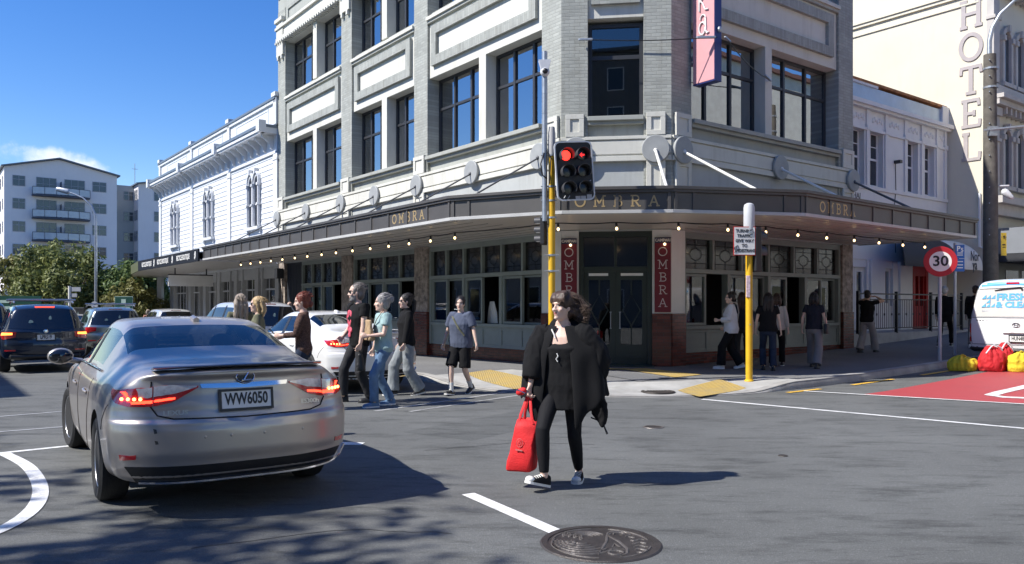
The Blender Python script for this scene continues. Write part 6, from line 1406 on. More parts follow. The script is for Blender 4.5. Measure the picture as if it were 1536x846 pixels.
mb = MB(); o = sk.snap((-.485, .1, .775), .007, (0, 1, 0)); text(mb, 'LEXUS', .034, (o.x, o.y-.004, o.z), (1, -.12, 0), (0, .12, 1), .004, xs=1.25, bold=.0012); o = sk.snap((.5, .1, .80), .007, (0, 1, 0)); text(mb, 'ES300h', .034, (o.x, o.y-.004, o.z), (1, .14, 0), (0, .12, 1), .004, bold=.0012, xs=1.1); mb.build('boot_lettering', pm('dull_chrome', (.42, .42, .43), .3, .9), car)
for x in (-.3, -.12, .12, .42): mb = MB(); mb.ball(sk.snap((x, 0, .60), .0, (0, 1, 0)), (.011, .004, .011), 8, 6); mb.build('parking_sensor', P_silver, car)
M_scuff = pm('scuffed_paint', (.05, .047, .045), .7, var=.4, vs=30)
for x, z, a, b_ in ((-.62, .655, .012, .018), (-.612, .575, .012, .014)): mb = MB(); sk.patch(mb, [(x-a, 0, z+b_), (x+a*.6, 0, z+b_*.7)], [(x-a*.5, 0, z-b_), (x+a, 0, z-b_*.8)], 4, 3, .0015, (0, 1, 0), .004); mb.build('scuff', M_scuff, car)
sedan('white_car', 'white sedan waiting behind the people crossing, its tail light lit red', (-2.25, 13.6, gz(-2, 13.4)), R(37.2), P_white, 'KTR582', False, .98)

def suv(name, label, loc, rz, paint_, plate, lit=True, rails=True, scale=1.0, cat='car', group=None):
    T = SUV
    if 'suv' not in shell:
        shell['suv'] = car_shell(T, lambda z: (.10*max(0, .5-z)/.2 if z < .5 else 0)+(.28*max(0, z-.98)/.6)+.03*max(0, min(1, (z-.7)/.1)), .22, 2); shell['suvskin'] = Skin(shell['suv'])
    me = shell['suv']; k_ = shell['suvskin']; root = thing(name, label, cat, loc, rz, group); root.scale = (scale,)*3
    finish_body(me, paint_, root, M_carblack)
    mb = MB(); k_.patch(mb, [(-.66, .2, 1.50), (0, .2, 1.53), (.66, .2, 1.50)], [(-.76, .1, 1.06), (0, .0, 1.04), (.76, .1, 1.06)], 16, 6, .006, (0, 1, 0)); mb.build('rear_window', M_carblack, root, smooth=60)
    mb = MB(); mb.ball(k_.snap((-.3, .2, 1.2), .007, (0, 1, 0)), (.05, .004, .06), 8, 6); mb.ball(k_.snap((.1, .2, 1.28), .007, (0, 1, 0)), (.03, .004, .08), 8, 6); mb.build('window_sticker', M_sgl, root)
    for s_ in (-1, 1):
        X = lambda P: [(p[0]*s_, p[1], p[2]) for p in P]
        for ya in T['axles']: wheel(root, s_*.80, ya, T['wheel'], .235)
        mb = MB(); k_.patch(mb, X([(.93, .42, 1.0), (.88, .15, 1.0), (.6, .05, .98)]), X([(.93, .35, .92), (.88, .15, .80), (.62, .05, .86)]), 12, 4, .008); tl = mb.build('tail_light', M_tlred, root, smooth=50)
        if lit: mb = MB(); k_.patch(mb, X([(.90, .25, .965), (.68, .06, .965)]), X([(.90, .25, .90), (.68, .06, .915)]), 8, 2, .012); mb.build('lit_strip', M_tllit if lit is True else M_tlamb, tl, smooth=50)
        mb = MB(); k_.patch(mb, X([(.86, .1, .56), (.62, .0, .56)]), X([(.86, .1, .53), (.62, .0, .53)]), 6, 2, .006); mb.build('reflector', M_tlred, root)
        mb = MB(); mb.ball((s_*1.02, 3.0, 1.08), (.13, .08, .09), 14, 8); mb.tube([(s_*.82, 3.02, 1.02), (s_*.95, 3.0, 1.05)], .03, 6); mb.build('mirror', paint_, root, smooth=60)
        mb = MB()
        for yy in (1.25, 2.15): k_.patch(mb, X([(.70, yy, 1.56), (.70, yy+.1, 1.56)]), X([(.83, yy, 1.04), (.83, yy+.1, 1.04)]), 2, 6, .004)
        mb.build('pillar_trim', M_plast, root, smooth=60)
        if rails: mb = MB(); mb.tube([(s_*.62, .5, 1.66), (s_*.62, .6, 1.70), (s_*.62, 2.2, 1.71), (s_*.62, 2.4, 1.65)], .022, 8); mb.build('roof_rail', M_alloy, root, smooth=60)
        mb = MB(); k_.line(mb, X([(.93, 1.45, 1.0), (.93, 1.55, .4)])); k_.line(mb, X([(.93, 2.35, 1.0), (.93, 2.35, .38)])); k_.line(mb, X([(.93, 3.3, .98), (.93, 3.3, .4)])); mb.build('shut_lines', M_line, root)
    if rails:
        mb = MB()
        for yy in (.9, 1.9): mb.tube([(-.72, yy, 1.745), (.72, yy, 1.745)], [(.03, .02)]*2, 8)
        mb.build('roof_bar', M_alloy, root, smooth=60)
    mb = MB(); mb.tube([(-.74, .3, .42), (-.7, .02, .40), (.7, .02, .40), (.74, .3, .42)], .05, 8); mb.build('rear_trim', M_plast, root)
    mb = MB(); o = k_.snap((0, .2, 1.575), .0, (0, 1, 0)); mb.box(-.2, .2, o.y-.03, o.y+.05, 1.55, 1.585); mb.build('high_brake_light', M_tllit if lit else M_tlred, root)
    o = k_.snap((0, .1, .93), .01, (0, 1, 0)); nz_plate(root, plate, (o.x, o.y-.01, .85), (1, 0, 0), (0, 0, 1)) ; mb = MB(); mb.ball(k_.snap((0, .1, .985), .008, (0, 1, 0)), (.05, .01, .05), 12, 6); mb.build('badge', M_chrome, root)
    return root
P_navy = carpaint('navy_paint', (.010, .017, .035), .3, .3); P_black = carpaint('black_paint_car', (.008, .009, .012), .2, .3); P_sage = carpaint('sage_silver_paint', (.33, .36, .34), .85, .3); P_pale = carpaint('pale_grey_paint', (.62, .63, .64), .3, .32)
suv('blue_suv', 'dark blue estate car with roof bars, plate LPR519 and orange lit tail lamps', (-11.15, 18.9, gz(-11, 19)), R(35), P_navy, 'LPR519', 'amber')
suv('black_suv', 'black off-roader cut by the left edge, its high brake light glowing red', (-15.35, 22.6, gz(-15, 22)+.0), R(36), P_black, 'KHN204', True, False, 1.1)
suv('sage_suv', 'pale sage silver estate car ahead of the mirror of the silver sedan', (-13.1, 26.2, gz(-13, 26)), R(35), P_sage, 'LMB77', False)
suv('white_wagon', 'white wagon with dark glass stopped beyond the two blonde women', (-5.85, 19.3, gz(-5.8, 19)), R(37.2), P_pale, 'JQS190', False, False, 1.02)
sedan('pale_car', 'small pale car roof between the dark blue estate and the sage estate car', (-17.1, 31, gz(-17, 31)), R(36), P_pale, 'FDK61', False, 1.0, False)
suv('grey_suv', 'grey car far up the left street, low behind the roof of the silver sedan', (-14.6, 34.5, gz(-14.6, 34)), R(36), P_pale, 'GLT310', False, False)

# ---- white laundry van on the right
VAN = dict(L=4.7, W=.845, wheel=.33, axles=(1.05, 3.6), st=[
 (.0, .835, .34, 1.02, .80, .68, 1.86, 1.95, 'v'), (.10, .845, .33, 1.03, .80, .69, 1.90, 1.985, 'v'), (.6, .845, .3, 1.03, .80, .69, 1.92, 2.0, 'v'), (1.8, .845, .3, 1.03, .80, .69, 1.92, 2.0, 'v'), (2.9, .845, .3, 1.03, .80, .68, 1.90, 1.98, 'v'), (3.5, .845, .3, 1.02, .80, .66, 1.78, 1.88, 'v'), (4.2, .84, .32, 1.0, .78, .72, 1.15, 1.22, 'v'), (4.6, .82, .34, .9, .74, .6, .98, 1.04, 'v'), (4.7, .8, .36, .8, .7, .55, .86, .9, 'v')], side=(9, 9))
vm = car_shell(VAN, lambda z: .05*max(0, .6-z)/.3+.14*max(0, z-1.05)/.9, .05, 2); vk = Skin(vm)
van = thing('laundry_van', 'white and sky blue laundry service van lettered FRESH and CLEAN, parked at the right edge', 'van', (10.95, 17.42, gz(10.9, 17.4)), math.atan2(dR.y, dR.x)-math.pi/2)
P_van = carpaint('van_white', (.74, .75, .76), 0, .35); finish_body(vm, P_van, van)
D = (0, 1, 0)
mb = MB(); vk.patch(mb, [(-.79, .1, 1.92), (0, .1, 1.96), (.79, .1, 1.92)], [(-.82, .1, 1.80), (0, .1, 1.84), (.82, .1, 1.80)], 14, 3, .004, D)
vk.patch(mb, [(-.82, .1, 1.80), (-.76, .1, 1.81)], [(-.84, .1, 1.18), (-.80, .1, 1.16)], 2, 8, .004, D); mb.build('blue_band', pm('van_blue', (.10, .36, .66), .3), van, smooth=60)
M_vwin = pm('printed_window', (.55, .53, .50), .25, spec=.6, var=.06)
mb = MB(); vk.patch(mb, [(-.70, .1, 1.74), (.70, .1, 1.78)], [(-.76, .1, 1.14), (.76, .1, 1.14)], 12, 6, .008, D); rw = mb.build('rear_window', M_vwin, van, smooth=60)
mb = MB(); vk.line(mb, [(-.72, .1, 1.76), (.72, .1, 1.8), (.78, .1, 1.12), (-.78, .1, 1.12), (-.72, .1, 1.76)], .012, .004, D); mb.build('window_seal', pm('seal_grey', (.25, .26, .27), .6), rw)
M_vblue = pm('van_lettering', (.10, .38, .66), .4)
def on_van(s_, size, x, z, mat, nm, bold=0, xs=1, par=None):
    o = vk.snap((x, 0, z), .012, D); mb = MB(); text(mb, s_, size, (o.x, o.y-.004, o.z), (1, 0, 0), V(0, .15 if z > 1.05 else 0, 1).normalized(), .003, align='LEFT', bold=bold, xs=xs); mb.build(nm, mat, par or van)
on_van('FRESH', .15, -.26, 1.57, M_vblue, 'lettering', .008, 1.1, rw); on_van('& CLEAN', .13, -.26, 1.40, M_vblue, 'lettering', .008, 1.1, rw); on_van('Laundry Washroom Hygiene', .05, -.55, 1.27, pm('pale_blue_print', (.42, .48, .55), .5), 'small_print', 0, 1, rw)
o = vk.snap((-.42, 0, 1.49), .012, D); mb = MB()
for i in range(3):
    for j in range(3):
        if (i+j) % 2 == 0 or i == 1: x, z = o.x-.14+.095*i, o.z-.14+.095*j; mb.ext([(x, o.y-.008+(z-o.z)*.15, z), (x+.085, o.y-.008+(z-o.z)*.15, z), (x+.085, o.y-.008+(z+.085-o.z)*.15, z+.085)], (0, .01, 0))
mb.build('logo', M_vblue, rw)
on_van('w w w . a l s c o . c o . n z', .045, -.66, 1.06, M_plast, 'web_address'); on_van('0 8 0 0   4  A L S C O', .085, -.68, .42, M_plast, 'phone_number', .001, 1.12)
mb = MB(); vk.line(mb, [(-.1, 0, .80), (.6, 0, .80)], .03, .015, D); mb.build('tailgate_handle', P_van, van, smooth=60)
mb = MB(); vk.line(mb, [(-.84, 0, 1.1), (-.78, 0, .72), (-.76, 0, .52), (.76, 0, .52)], .006, 0, D); mb.build('shut_lines', M_line, van)
mb = MB(); o = vk.snap((.16, 0, .96), .01, D); mb.tube([(o.x+.075*math.cos(R(20*i)), o.y, o.z+.05*math.sin(R(20*i))) for i in range(19)], .007, 6); mb.tube([(o.x+.032*math.cos(R(20*i)), o.y, o.z+.045*math.sin(R(20*i))) for i in range(19)], .006, 6); mb.tube([(o.x+.06*math.cos(R(20*i)), o.y, o.z+.022+.02*math.sin(R(20*i))) for i in range(19)], .006, 6); mb.build('badge', M_chrome, van, smooth=60)
o = vk.snap((.22, 0, .66), .01, D); nz_plate(van, 'HUN483', (o.x, o.y-.008, o.z), (1, 0, 0), (0, 0, 1))
mb = MB(); vk.patch(mb, [(-.08, 0, 1.90), (.18, 0, 1.90)], [(-.08, 0, 1.86), (.18, 0, 1.86)], 4, 2, .012, D); mb.build('high_brake_light', M_tlred, van)
mb = MB(); o1, o2 = vk.snap((-.3, 0, 1.72), .02, D), vk.snap((.22, 0, 1.78), .02, D); mb.tube([o1, o1.lerp(o2, .5)+V(0, -.01, .015), o2], [.01, .014, .02], 6); mb.tube([o2, o2+V(.03, 0, -.06)], .02, 8); mb.build('wiper', M_plast, van)
for s_ in (-1, 1):
    mb = MB(); vk.patch(mb, [(s_*.845, .12, 1.0), (s_*.78, .0, .98)], [(s_*.845, .12, .55), (s_*.78, .0, .57)], 4, 8, .008); tl = mb.build('tail_light', M_tlred, van, smooth=50)
    mb = MB(); vk.patch(mb, [(s_*.84, .1, .78), (s_*.79, .02, .78)], [(s_*.84, .1, .68), (s_*.79, .02, .68)], 3, 2, .012); mb.build('clear_lens', M_tlclr, tl)
    for ya in VAN['axles']: wheel(van, s_*.73, ya, VAN['wheel'], .2)
    mb = MB(); mb.ball((s_*.98, 3.9, 1.35), (.09, .06, .14), 12, 8); mb.tube([(s_*.75, 3.95, 1.25), (s_*.95, 3.92, 1.3)], .02, 6); mb.build('mirror', M_plast, van, smooth=60)
mb = MB(); mb.tube([(-.78, .1, .42), (-.7, -.0, .40), (.7, -.0, .40), (.78, .1, .42)], [(.05, .06)]*4, 10); mb.build('rear_step', M_plast, van, smooth=60)
# ================================================================ people
def skinmat(name, col):
    m = pm(name, col, .5, var=.08, vs=9, bump=.05, bs=90, spec=.35); b = m.node_tree.nodes['Principled BSDF']
    b.inputs['Subsurface Weight'].default_value = .12; b.inputs['Subsurface Radius'].default_value = (.02, .008, .004); return m
SK = dict(fair=skinmat('skin_fair', (.67, .46, .37)), tan=skinmat('skin_tan', (.55, .36, .27)), asian=skinmat('skin_light', (.66, .47, .37)), deep=skinmat('skin_brown', (.30, .17, .11)))
M_eye = pm('eye', (.03, .02, .018), .15); M_lip = pm('lips', (.36, .12, .10), .45); M_brow = pm('brow', (.07, .045, .035), .8); M_eyew = pm('eye_white', (.55, .52, .5), .3)
def hairmat(name, col, hl=1.3):
    m, t, n, l, b = newmat(name); tcn = n.new('ShaderNodeTexCoord'); mp_ = n.new('ShaderNodeMapping'); mp_.inputs['Scale'].default_value = (60, 60, 7); l.new(tcn.outputs['Object'], mp_.inputs['Vector'])
    a = n.new('ShaderNodeTexNoise'); a.inputs['Scale'].default_value = 1; a.inputs['Detail'].default_value = 5; l.new(mp_.outputs[0], a.inputs['Vector'])
    r = n.new('ShaderNodeValToRGB'); c = lin(col); r.color_ramp.elements[0].position = .3; r.color_ramp.elements[1].position = .7; r.color_ramp.elements[0].color = [x*.72 for x in c[:3]]+[1]; r.color_ramp.elements[1].color = [min(1, x*hl) for x in c[:3]]+[1]
    l.new(a.outputs['Fac'], r.inputs[0]); l.new(r.outputs[0], b.inputs['Base Color']); b.inputs['Roughness'].default_value = .5; b.inputs['Specular IOR Level'].default_value = .35
    bp = n.new('ShaderNodeBump'); bp.inputs['Strength'].default_value = .45; bp.inputs['Distance'].default_value = .01; l.new(a.outputs['Fac'], bp.inputs['Height']); l.new(bp.outputs[0], b.inputs['Normal']); return m
def cloth(name, col, rough=.9, var=.1, sheen=.0, vs=5):
    m = pm(name, col, rough, var=var, vs=vs, bump=.25, bs=220, spec=.2, sheen=sheen); return m
def fuse(mb, vox, smooth=3, fold=0, fs=7.0, seed=0):
    me = mesh_of(mb)
    r = eval_mesh(me, [('REMESH', dict(mode='VOXEL', voxel_size=vox, use_smooth_shade=True)), ('SMOOTH', dict(factor=.5, iterations=smooth))])
    if fold:
        o = V(seed*3.1, seed*1.7, seed)
        nn = [v.normal.copy() for v in r.vertices]
        for v, n_ in zip(r.vertices, nn):
            p = v.co; q = V(p.x*fs, p.y*fs, p.z*fs*.55)+o
            v.co = p+n_*fold*(noise.noise(q)*1.0+abs(noise.noise(q*2.1))*-.8+.25)
    return r
def ik(a, b, l1, l2, pole):
    d = b-a; L_ = min(d.length, (l1+l2)*.999); u = d.normalized(); x = (l1*l1-l2*l2+L_*L_)/(2*L_); h = math.sqrt(max(0, l1*l1-x*x))
    p = Vector(pole)-u*Vector(pole).dot(u); p.normalize(); return a+u*x+p*h, a+u*L_
def ring(c, rx, ry, n=20, tilt=0, back=1.0, sq=1.0):
    out_ = []
    for k in range(n):
        a = 2*math.pi*k/n; x, y = math.cos(a), math.sin(a)
        x = math.copysign(abs(x)**sq, x); y = math.copysign(abs(y)**sq, y)
        yy = y*ry*(back if y < 0 else 1); out_.append(V(c[0]+x*rx, c[1]+yy, c[2]+tilt*yy))
    return out_
def hand(mb, wr, d, palm, curl=.5, s=1.0, right=True, spread=.012):
    """palm, four unequal bent fingers and a thumb leaving the side of the palm"""
    d = d.normalized(); palm = (palm-d*palm.dot(d)).normalized(); side = d.cross(palm)*(1 if right else -1)   # towards the thumb
    mb.tube([wr-d*.02*s, wr+d*.02*s, wr+d*.055*s, wr+d*.088*s], [(.024*s, .018*s), (.034*s, .017*s), (.040*s, .016*s), (.039*s, .013*s)], 12, ref=side, rnd=True)
    for i, (ln, off) in enumerate(((.072, .030), (.080, .010), (.075, -.010), (.058, -.029))):
        p = wr+d*(.086-.004*abs(i-1))*s+side*off*s; dd = (d+side*off*spread*20).normalized(); pts = [p-dd*.02*s]; a = .15
        for f_, k in ((.45, .35), (.32, .9), (.23, .7)):
            a += curl*k*1.5; v = dd*math.cos(a)+palm*math.sin(a); pts.append(pts[-1]+v*(ln*f_+(.02 if len(pts) == 1 else 0))*s)
        mb.tube(pts, [.0095*s, .0095*s, .0085*s, .007*s], 8, rnd=True)
    p = wr+d*.03*s+side*.026*s; v1 = (d*.75+side*.62+palm*.25*curl).normalized(); v2 = (d*.9+side*.15+palm*.6*curl).normalized()
    mb.tube([p-v1*.015*s, p+v1*.035*s, p+v1*.035*s+v2*.032*s, p+v1*.035*s+v2*.055*s], [.014*s, .0125*s, .011*s, .0085*s], 8, rnd=True)
HEAD = [(-.116, .022, .070, -.035), (-.106, .038, .080, -.01), (-.085, .050, .086, .02), (-.055, .058, .087, .055), (-.02, .066, .086, .083), (.015, .071, .083, .096), (.045, .0735, .087, .101), (.075, .071, .080, .097), (.10, .058, .060, .080), (.115, .036, .034, .052), (.122, .012, .01, .02)]
def head(mb, c, M3, s):
    rows = []
    for z, w, yf, yb in HEAD:
        r = []
        for k in range(20):
            a = 2*math.pi*k/20; x, y = math.cos(a), math.sin(a)
            r.append(c+M3 @ (V(x*w*(1 if y < 0 else (1-.12*y)), y*(yf if y > 0 else yb), z)*s))
        rows.append(r)
    mb.loft(rows)
    L_ = lambda *p: c+M3 @ (V(*p)*s)
    mb.tube([L_(0, .082, .025), L_(0, .100, -.008), L_(0, .110, -.022), L_(0, .088, -.03)], [(.008*s), (.011*s), (.014*s), (.010*s)], 8, rnd=True)
    for x in (-.014, .014): mb.ball(L_(x, .096, -.024), .009*s, 8, 6)
    mb.tube([L_(-.035, .079, .037), L_(0, .086, .036), L_(.035, .079, .037)], .010*s, 8, rnd=True)
    mb.tube([L_(-.022, .080, -.050), L_(0, .090, -.048), L_(.022, .080, -.050)], .0075*s, 8, rnd=True); mb.tube([L_(-.018, .080, -.062), L_(0, .088, -.063), L_(.018, .080, -.062)], .008*s, 8, rnd=True)
    mb.ball(L_(0, .077, -.096), (.022*s, .014*s, .015*s), 10, 6)
    for x in (-.04, .04): mb.ball(L_(x, .062, -.02), (.022*s, .018*s, .02*s), 8, 6)
    for x in (-1, 1): mb.ball(L_(x*.074, -.008, -.002), (.010*s, .022*s, .033*s), 8, 6, M3)
def shoe_rings(c, f, up, s, grow=0, z0=0, wid=1.0):
    side = f.cross(up); rows = []
    for t, w, h in ((-.072, .018, .045), (-.062, .031, .075), (-.03, .036, .088), (.01, .038, .080), (.05, .042, .062), (.09, .046, .048), (.13, .045, .042), (.155, .036, .036), (.172, .016, .024)):
        w = w*wid+grow; r = []
        for k in range(14):
            a = 2*math.pi*k/14; x = math.cos(a); z = math.sin(a)
            r.append(c+f*t*s*(1.03 if grow else 1)+side*x*w*s+up*(max(0, z)*h*s if z > 0 else 0)+up*z0)
        rows.append(r)
    return rows
def person(label, loc, face, H=1.7, fem=False, skin='fair', hair=('short', None), top=None, bottom=None, shoes=None, feet=None, hands=None, lean=0, hyaw=0, hpitch=0, hscale=1.0, vox=.010, wid=1.0, group=None, extra=None, curl=.5, poles=None, shades=False, beard=None, cat='person', hipdrop=.02, fold=.008):
    f = V(face[0], face[1], 0).normalized(); root = thing('person', label, cat, loc, math.atan2(-f.x, f.y), group)
    s = H/1.75; hz = .93*s-hipdrop; ly = lambda z: math.tan(R(lean))*(z-hz)
    sw = (.165 if fem else .19)*s*wid; hw = (.092 if fem else .09)*s
    feet = feet or dict(L=(-.1, -.2, 0, 0), R=(.1, .2, 0, 0)); hands = hands or dict(L=(-.24, .05, .80), R=(.24, -.02, .80)); poles = poles or {}
    J = {}
    for k, sx in (('L', -1), ('R', 1)):
        hip = V(sx*hw, 0, hz-.02*s); fx, fy, fzz, fp = feet[k][:4]; ank = V(fx, fy, fzz+.085*s)
        kn, ank = ik(hip, ank, .435*s, .415*s, (sx*.12, 1, 0)); sh = V(sx*sw, ly(1.42*s)-.005, 1.415*s); hx, hy, hzz = hands[k]
        el, wr = ik(sh, V(hx, hy, hzz), .285*s, .245*s, poles.get(k, (sx*.5, -1, -.15))); J[k] = dict(hip=hip, kn=kn, ank=ank, sh=sh, el=el, wr=wr)
    tor = [(.80, .10, .085, 0), (.86, .155 if fem else .145, .10, -.01), (.93, .178 if fem else .165, .112, -.012), (1.04, .142 if fem else .152, .098, 0), (1.14, .14 if fem else .158, .10, .005), (1.26, .155 if fem else .172, .112, .012), (1.36, .155 if fem else .172, .10, .004), (1.42, .12 if fem else .135, .075, -.005), (1.46, .065, .06, -.008), (1.50, .055, .056, .0)]
    hc = V(0, ly(1.62*s)+.022*s, 1.625*s+.0*s); M3 = (Matrix.Rotation(R(hyaw), 3, 'Z') @ Matrix.Rotation(R(hpitch), 3, 'X')); hs = s*hscale*1.0
    # ---- body
    mb = MB(); mb.loft([ring((0, ly(z*s)+y*s, z*s), rx*s*wid, ry*s) for z, rx, ry, y in tor])
    mb.tube([V(0, ly(1.44*s)-.01, 1.44*s), V(0, ly(1.5*s), 1.5*s), hc-M3 @ V(0, .012, .05)*s], [.06*s, .053*s, .052*s], 14, rnd=True)
    head(mb, hc, M3, hs)
    for k, sx in (('L', -1), ('R', 1)):
        j = J[k]; a, b_, c = j['hip'], j['kn'], j['ank']
        mb.tube([a, a.lerp(b_, .4), a.lerp(b_, .85), b_, b_.lerp(c, .28), b_.lerp(c, .65), c], [.082*s, .074*s, .056*s, .052*s, .054*s, .040*s, .034*s], 14, rnd=True)
        fm = Matrix.Rotation(R(feet[k][4] if len(feet[k]) > 4 else 0), 3, 'Z') @ Matrix.Rotation(R(feet[k][3]), 3, 'X'); mb.tube([c+fm @ V(0, -.02, -.035)*s, c+fm @ V(0, .09, -.055)*s], [.030*s, .020*s], 10, rnd=True)
        a, b_, c = j['sh'], j['el'], j['wr']; th = .85 if fem else 1.0
        mb.tube([a+V(-sx*.04, 0, -.01)*s, a, a.lerp(b_, .4), a.lerp(b_, .9), b_, b_.lerp(c, .25), b_.lerp(c, .7), c], [x*s*th for x in (.05, .052, .048, .040, .039, .040, .032, .027)], 12, rnd=True)
        hand(mb, c, (c-b_), V(-sx, .25, 0), curl, s*.98, sx > 0)
    me = fuse(mb, vox, 2)
    mi = []; inv = M3.inverted()
    for p in me.polygons:
        q = inv @ (p.center-hc)/hs; m_ = 0
        if q.y > .055:
            ax = abs(q.x)
            if abs(ax-.031) < .0135 and abs(q.z-.014) < .0065: m_ = 2 if abs(ax-.031) > .007 else 1
            elif abs(ax-.033) < .018 and abs(q.z-.033-.05*(ax-.02)*0) < .0045: m_ = 4
            elif ax < .021 and abs(q.z+.055) < .0085: m_ = 3
        if beard and q.y > .0 and q.z < -.035 and q.z > -.125 and (abs(q.z+.055) > .01 or abs(q.x) > .022) and q.length < .2: m_ = 5
        mi.append(m_)
    put('body', me, [SK[skin], M_eye, M_eyew, M_lip, M_brow, beard or SK[skin]], root, smooth=180, mi=mi)
    # ---- hair
    st, hm = hair; mb = MB(); Lh = lambda *p: hc+M3 @ (V(*p)*hs)
    if hm:
        thick = -.004 if st in ('short', 'crop') else .004
        mb.ball(Lh(0, -.027, .050), ((.084+thick)*hs, (.105+thick)*hs, (.094+thick*.5)*hs), 18, 12, M3); mb.ball(Lh(0, -.050, -.012), (.079*hs, .064*hs, .085*hs), 14, 10, M3)
        for x in (-1, 1): mb.ball(Lh(x*.066, .004, .028), (.016*hs, .040*hs, .045*hs), 10, 8, M3)
        if st == 'bun': mb.ball(Lh(0, -.135, .05), (.045*hs, .04*hs, .042*hs), 12, 8)
        if st == 'lowbun': mb.ball(Lh(0, -.125, -.035), (.042*hs, .038*hs, .045*hs), 12, 8)
        if st in ('long', 'mid'):
            e = -.36 if st == 'long' else -.17
            for x in (-.045, 0, .045): mb.tube([Lh(x, -.07, .06), Lh(x*1.5, -.105, -.05), Lh(x*1.7, -.10, e*.6), Lh(x*1.5, -.095, e)], [(.045*hs), (.045*hs), (.038*hs), (.018*hs)], 8, rnd=True)
            for x in (-1, 1): mb.tube([Lh(x*.06, .01, .075), Lh(x*.088, -.015, .0), Lh(x*.085, -.03, -.1), Lh(x*.075, -.05, e*.8)], [.022*hs, .022*hs, .022*hs, .012*hs], 8, rnd=True)
        if st == 'pony': mb.tube([Lh(0, -.12, .05), Lh(0, -.17, .0), Lh(.01, -.17, -.12), Lh(0, -.15, -.22)], [.03*hs, .038*hs, .032*hs, .012*hs], 8, rnd=True)
        if st == 'fringe':
            for x in (-.05, -.02, .015, .045): mb.tube([Lh(x*.8, .03, .12), Lh(x, .085, .08), Lh(x*1.1, .094, .04)], [.022*hs, .018*hs, .008*hs], 8, rnd=True)
        ho = put('hair', fuse(mb, min(vox, .007), 1, .008, 16, H), hm, root, smooth=180)
        mb = MB(); rs = random.Random(int(H*1000)); ln = dict(short=.035, bun=.05, lowbun=.05, pony=.06).get(st, .10)
        for i in range(130):
            a = rs.uniform(0, 6.28); e = rs.uniform(.1, 1.5); d_ = V(math.cos(a)*math.cos(e), math.sin(a)*math.cos(e), math.sin(e)); q = V(d_.x*.087, d_.y*.108-.027, d_.z*.097+.05)
            if q.y > .05 and q.z < .1: continue
            t_ = V(-q.x*.25, -.8, -.45 if st not in ('bun', 'lowbun', 'pony') else .1).normalized()*ln; mb.tube([Lh(*q), Lh(*(q+t_*.5+d_*.008)), Lh(*(q+t_*(1.0)+d_*.002))], [.003*hs, .004*hs, .001*hs], 4)
        mb.build('strands', hm, ho, smooth=180)
    if shades:
        mb = MB(); 
        for x in (-1, 1): mb.ball(Lh(x*.032, .088, .014), (.027*hs, .007*hs, .019*hs), 12, 8, M3); mb.tube([Lh(x*.058, .08, .02), Lh(x*.076, .0, .018)], .0035*hs, 5)
        mb.tube([Lh(-.012, .094, .018), Lh(.012, .094, .018)], .003*hs, 5); mb.build('sunglasses', M_carblack, root, smooth=60)
    # ---- upper garment
    if top:
        mat, hem, sl, loose = top['mat'], top.get('hem', .86), top.get('sleeve', .6), top.get('loose', .02)
        mb = MB(); rows = []
        zs = [hem]+[z for z, *_ in tor if hem+.03 < z < (1.44 if top.get('neck', 0) < 1 else 1.28)]; 
        def at_z(z):
            for a, b_ in zip(tor, tor[1:]):
                if z <= b_[0]: t_ = max(0, (z-a[0])/(b_[0]-a[0])); return [a[i]+(b_[i]-a[i])*t_ for i in range(4)]
            return tor[-1]
        for z in zs:
            q = at_z(max(z, .84)); fl = top.get('flare', .0)*max(0, (1.2-z))
            lo = loose*(1.0 if z < 1.3 else .55); wst = max(q[1], top.get('min', .15)); rows.append(ring((0, ly(z*s)+q[3]*s, z*s), (wst*wid+lo+fl)*s, (q[2]+lo*1.0+fl*.8)*s))
        nk = top.get('neck', 0); rows.append(ring((0, ly(1.44*s)-.006, (1.445+.02*(nk == 0))*s), (.088 if nk == 0 else .125)*s*wid, (.078 if nk == 0 else .10)*s, tilt=-.15-nk)); rows.append(ring((0, ly(1.45*s)-.006, (1.46+.02*(nk == 0))*s), (.066 if nk == 0 else .105)*s, (.066 if nk == 0 else .088)*s, tilt=-.2-nk))
        if top.get('collar'): rows.append(ring((0, ly(1.5*s), 1.52*s), .066*s, .068*s))
        mb.loft(rows)
        for k, sx in (('L', -1), ('R', 1)):
            j = J[k]; a, b_, c = j['sh'], j['el'], j['wr']; w = top.get('sw', .062)*s; pts = [a+V(-sx*.06, 0, -.02)*s, a+V(0, 0, .0)]; rr = [w*1.15, w*1.05]
            for t_ in (.25, .5, .75, 1.0, 1.25, 1.5, 1.75, 1.92):
                if t_ > sl+.01: break
                pts.append(a.lerp(b_, t_) if t_ <= 1 else b_.lerp(c, t_-1)); rr.append(w*(1.0-.14*t_)*(1+top.get('bell', 0)*t_))
            mb.tube(pts, rr, 14, rnd=False)
        if top.get('sleeve_mat'): pass
        put(top.get('name', 'shirt'), fuse(mb, max(.009, vox), 3, fold, 9, H*2), mat, root, smooth=180)
    if bottom:
        mat, w = bottom['mat'], bottom.get('w', 'slim'); end = bottom.get('end', .05); rad = dict(slim=(.092, .082, .064, .062, .058, .056), wide=(.10, .098, .092, .096, .102, .108), straight=(.095, .088, .076, .074, .072, .072), tight=(.094, .086, .068, .064, .056, .043), shorts=(.10, .105, .105, .105, .105, .105))[w]
        mb = MB(); mb.loft([ring((0, ly(z*s)*.5-.008*s, z*s), rx*s*wid, ry*s) for z, rx, ry in ((.80, .10, .09), (.86, .165, .115), (.94, .186 if fem else .175, .122), (1.0, .165, .112), (1.04, .155, .106))])
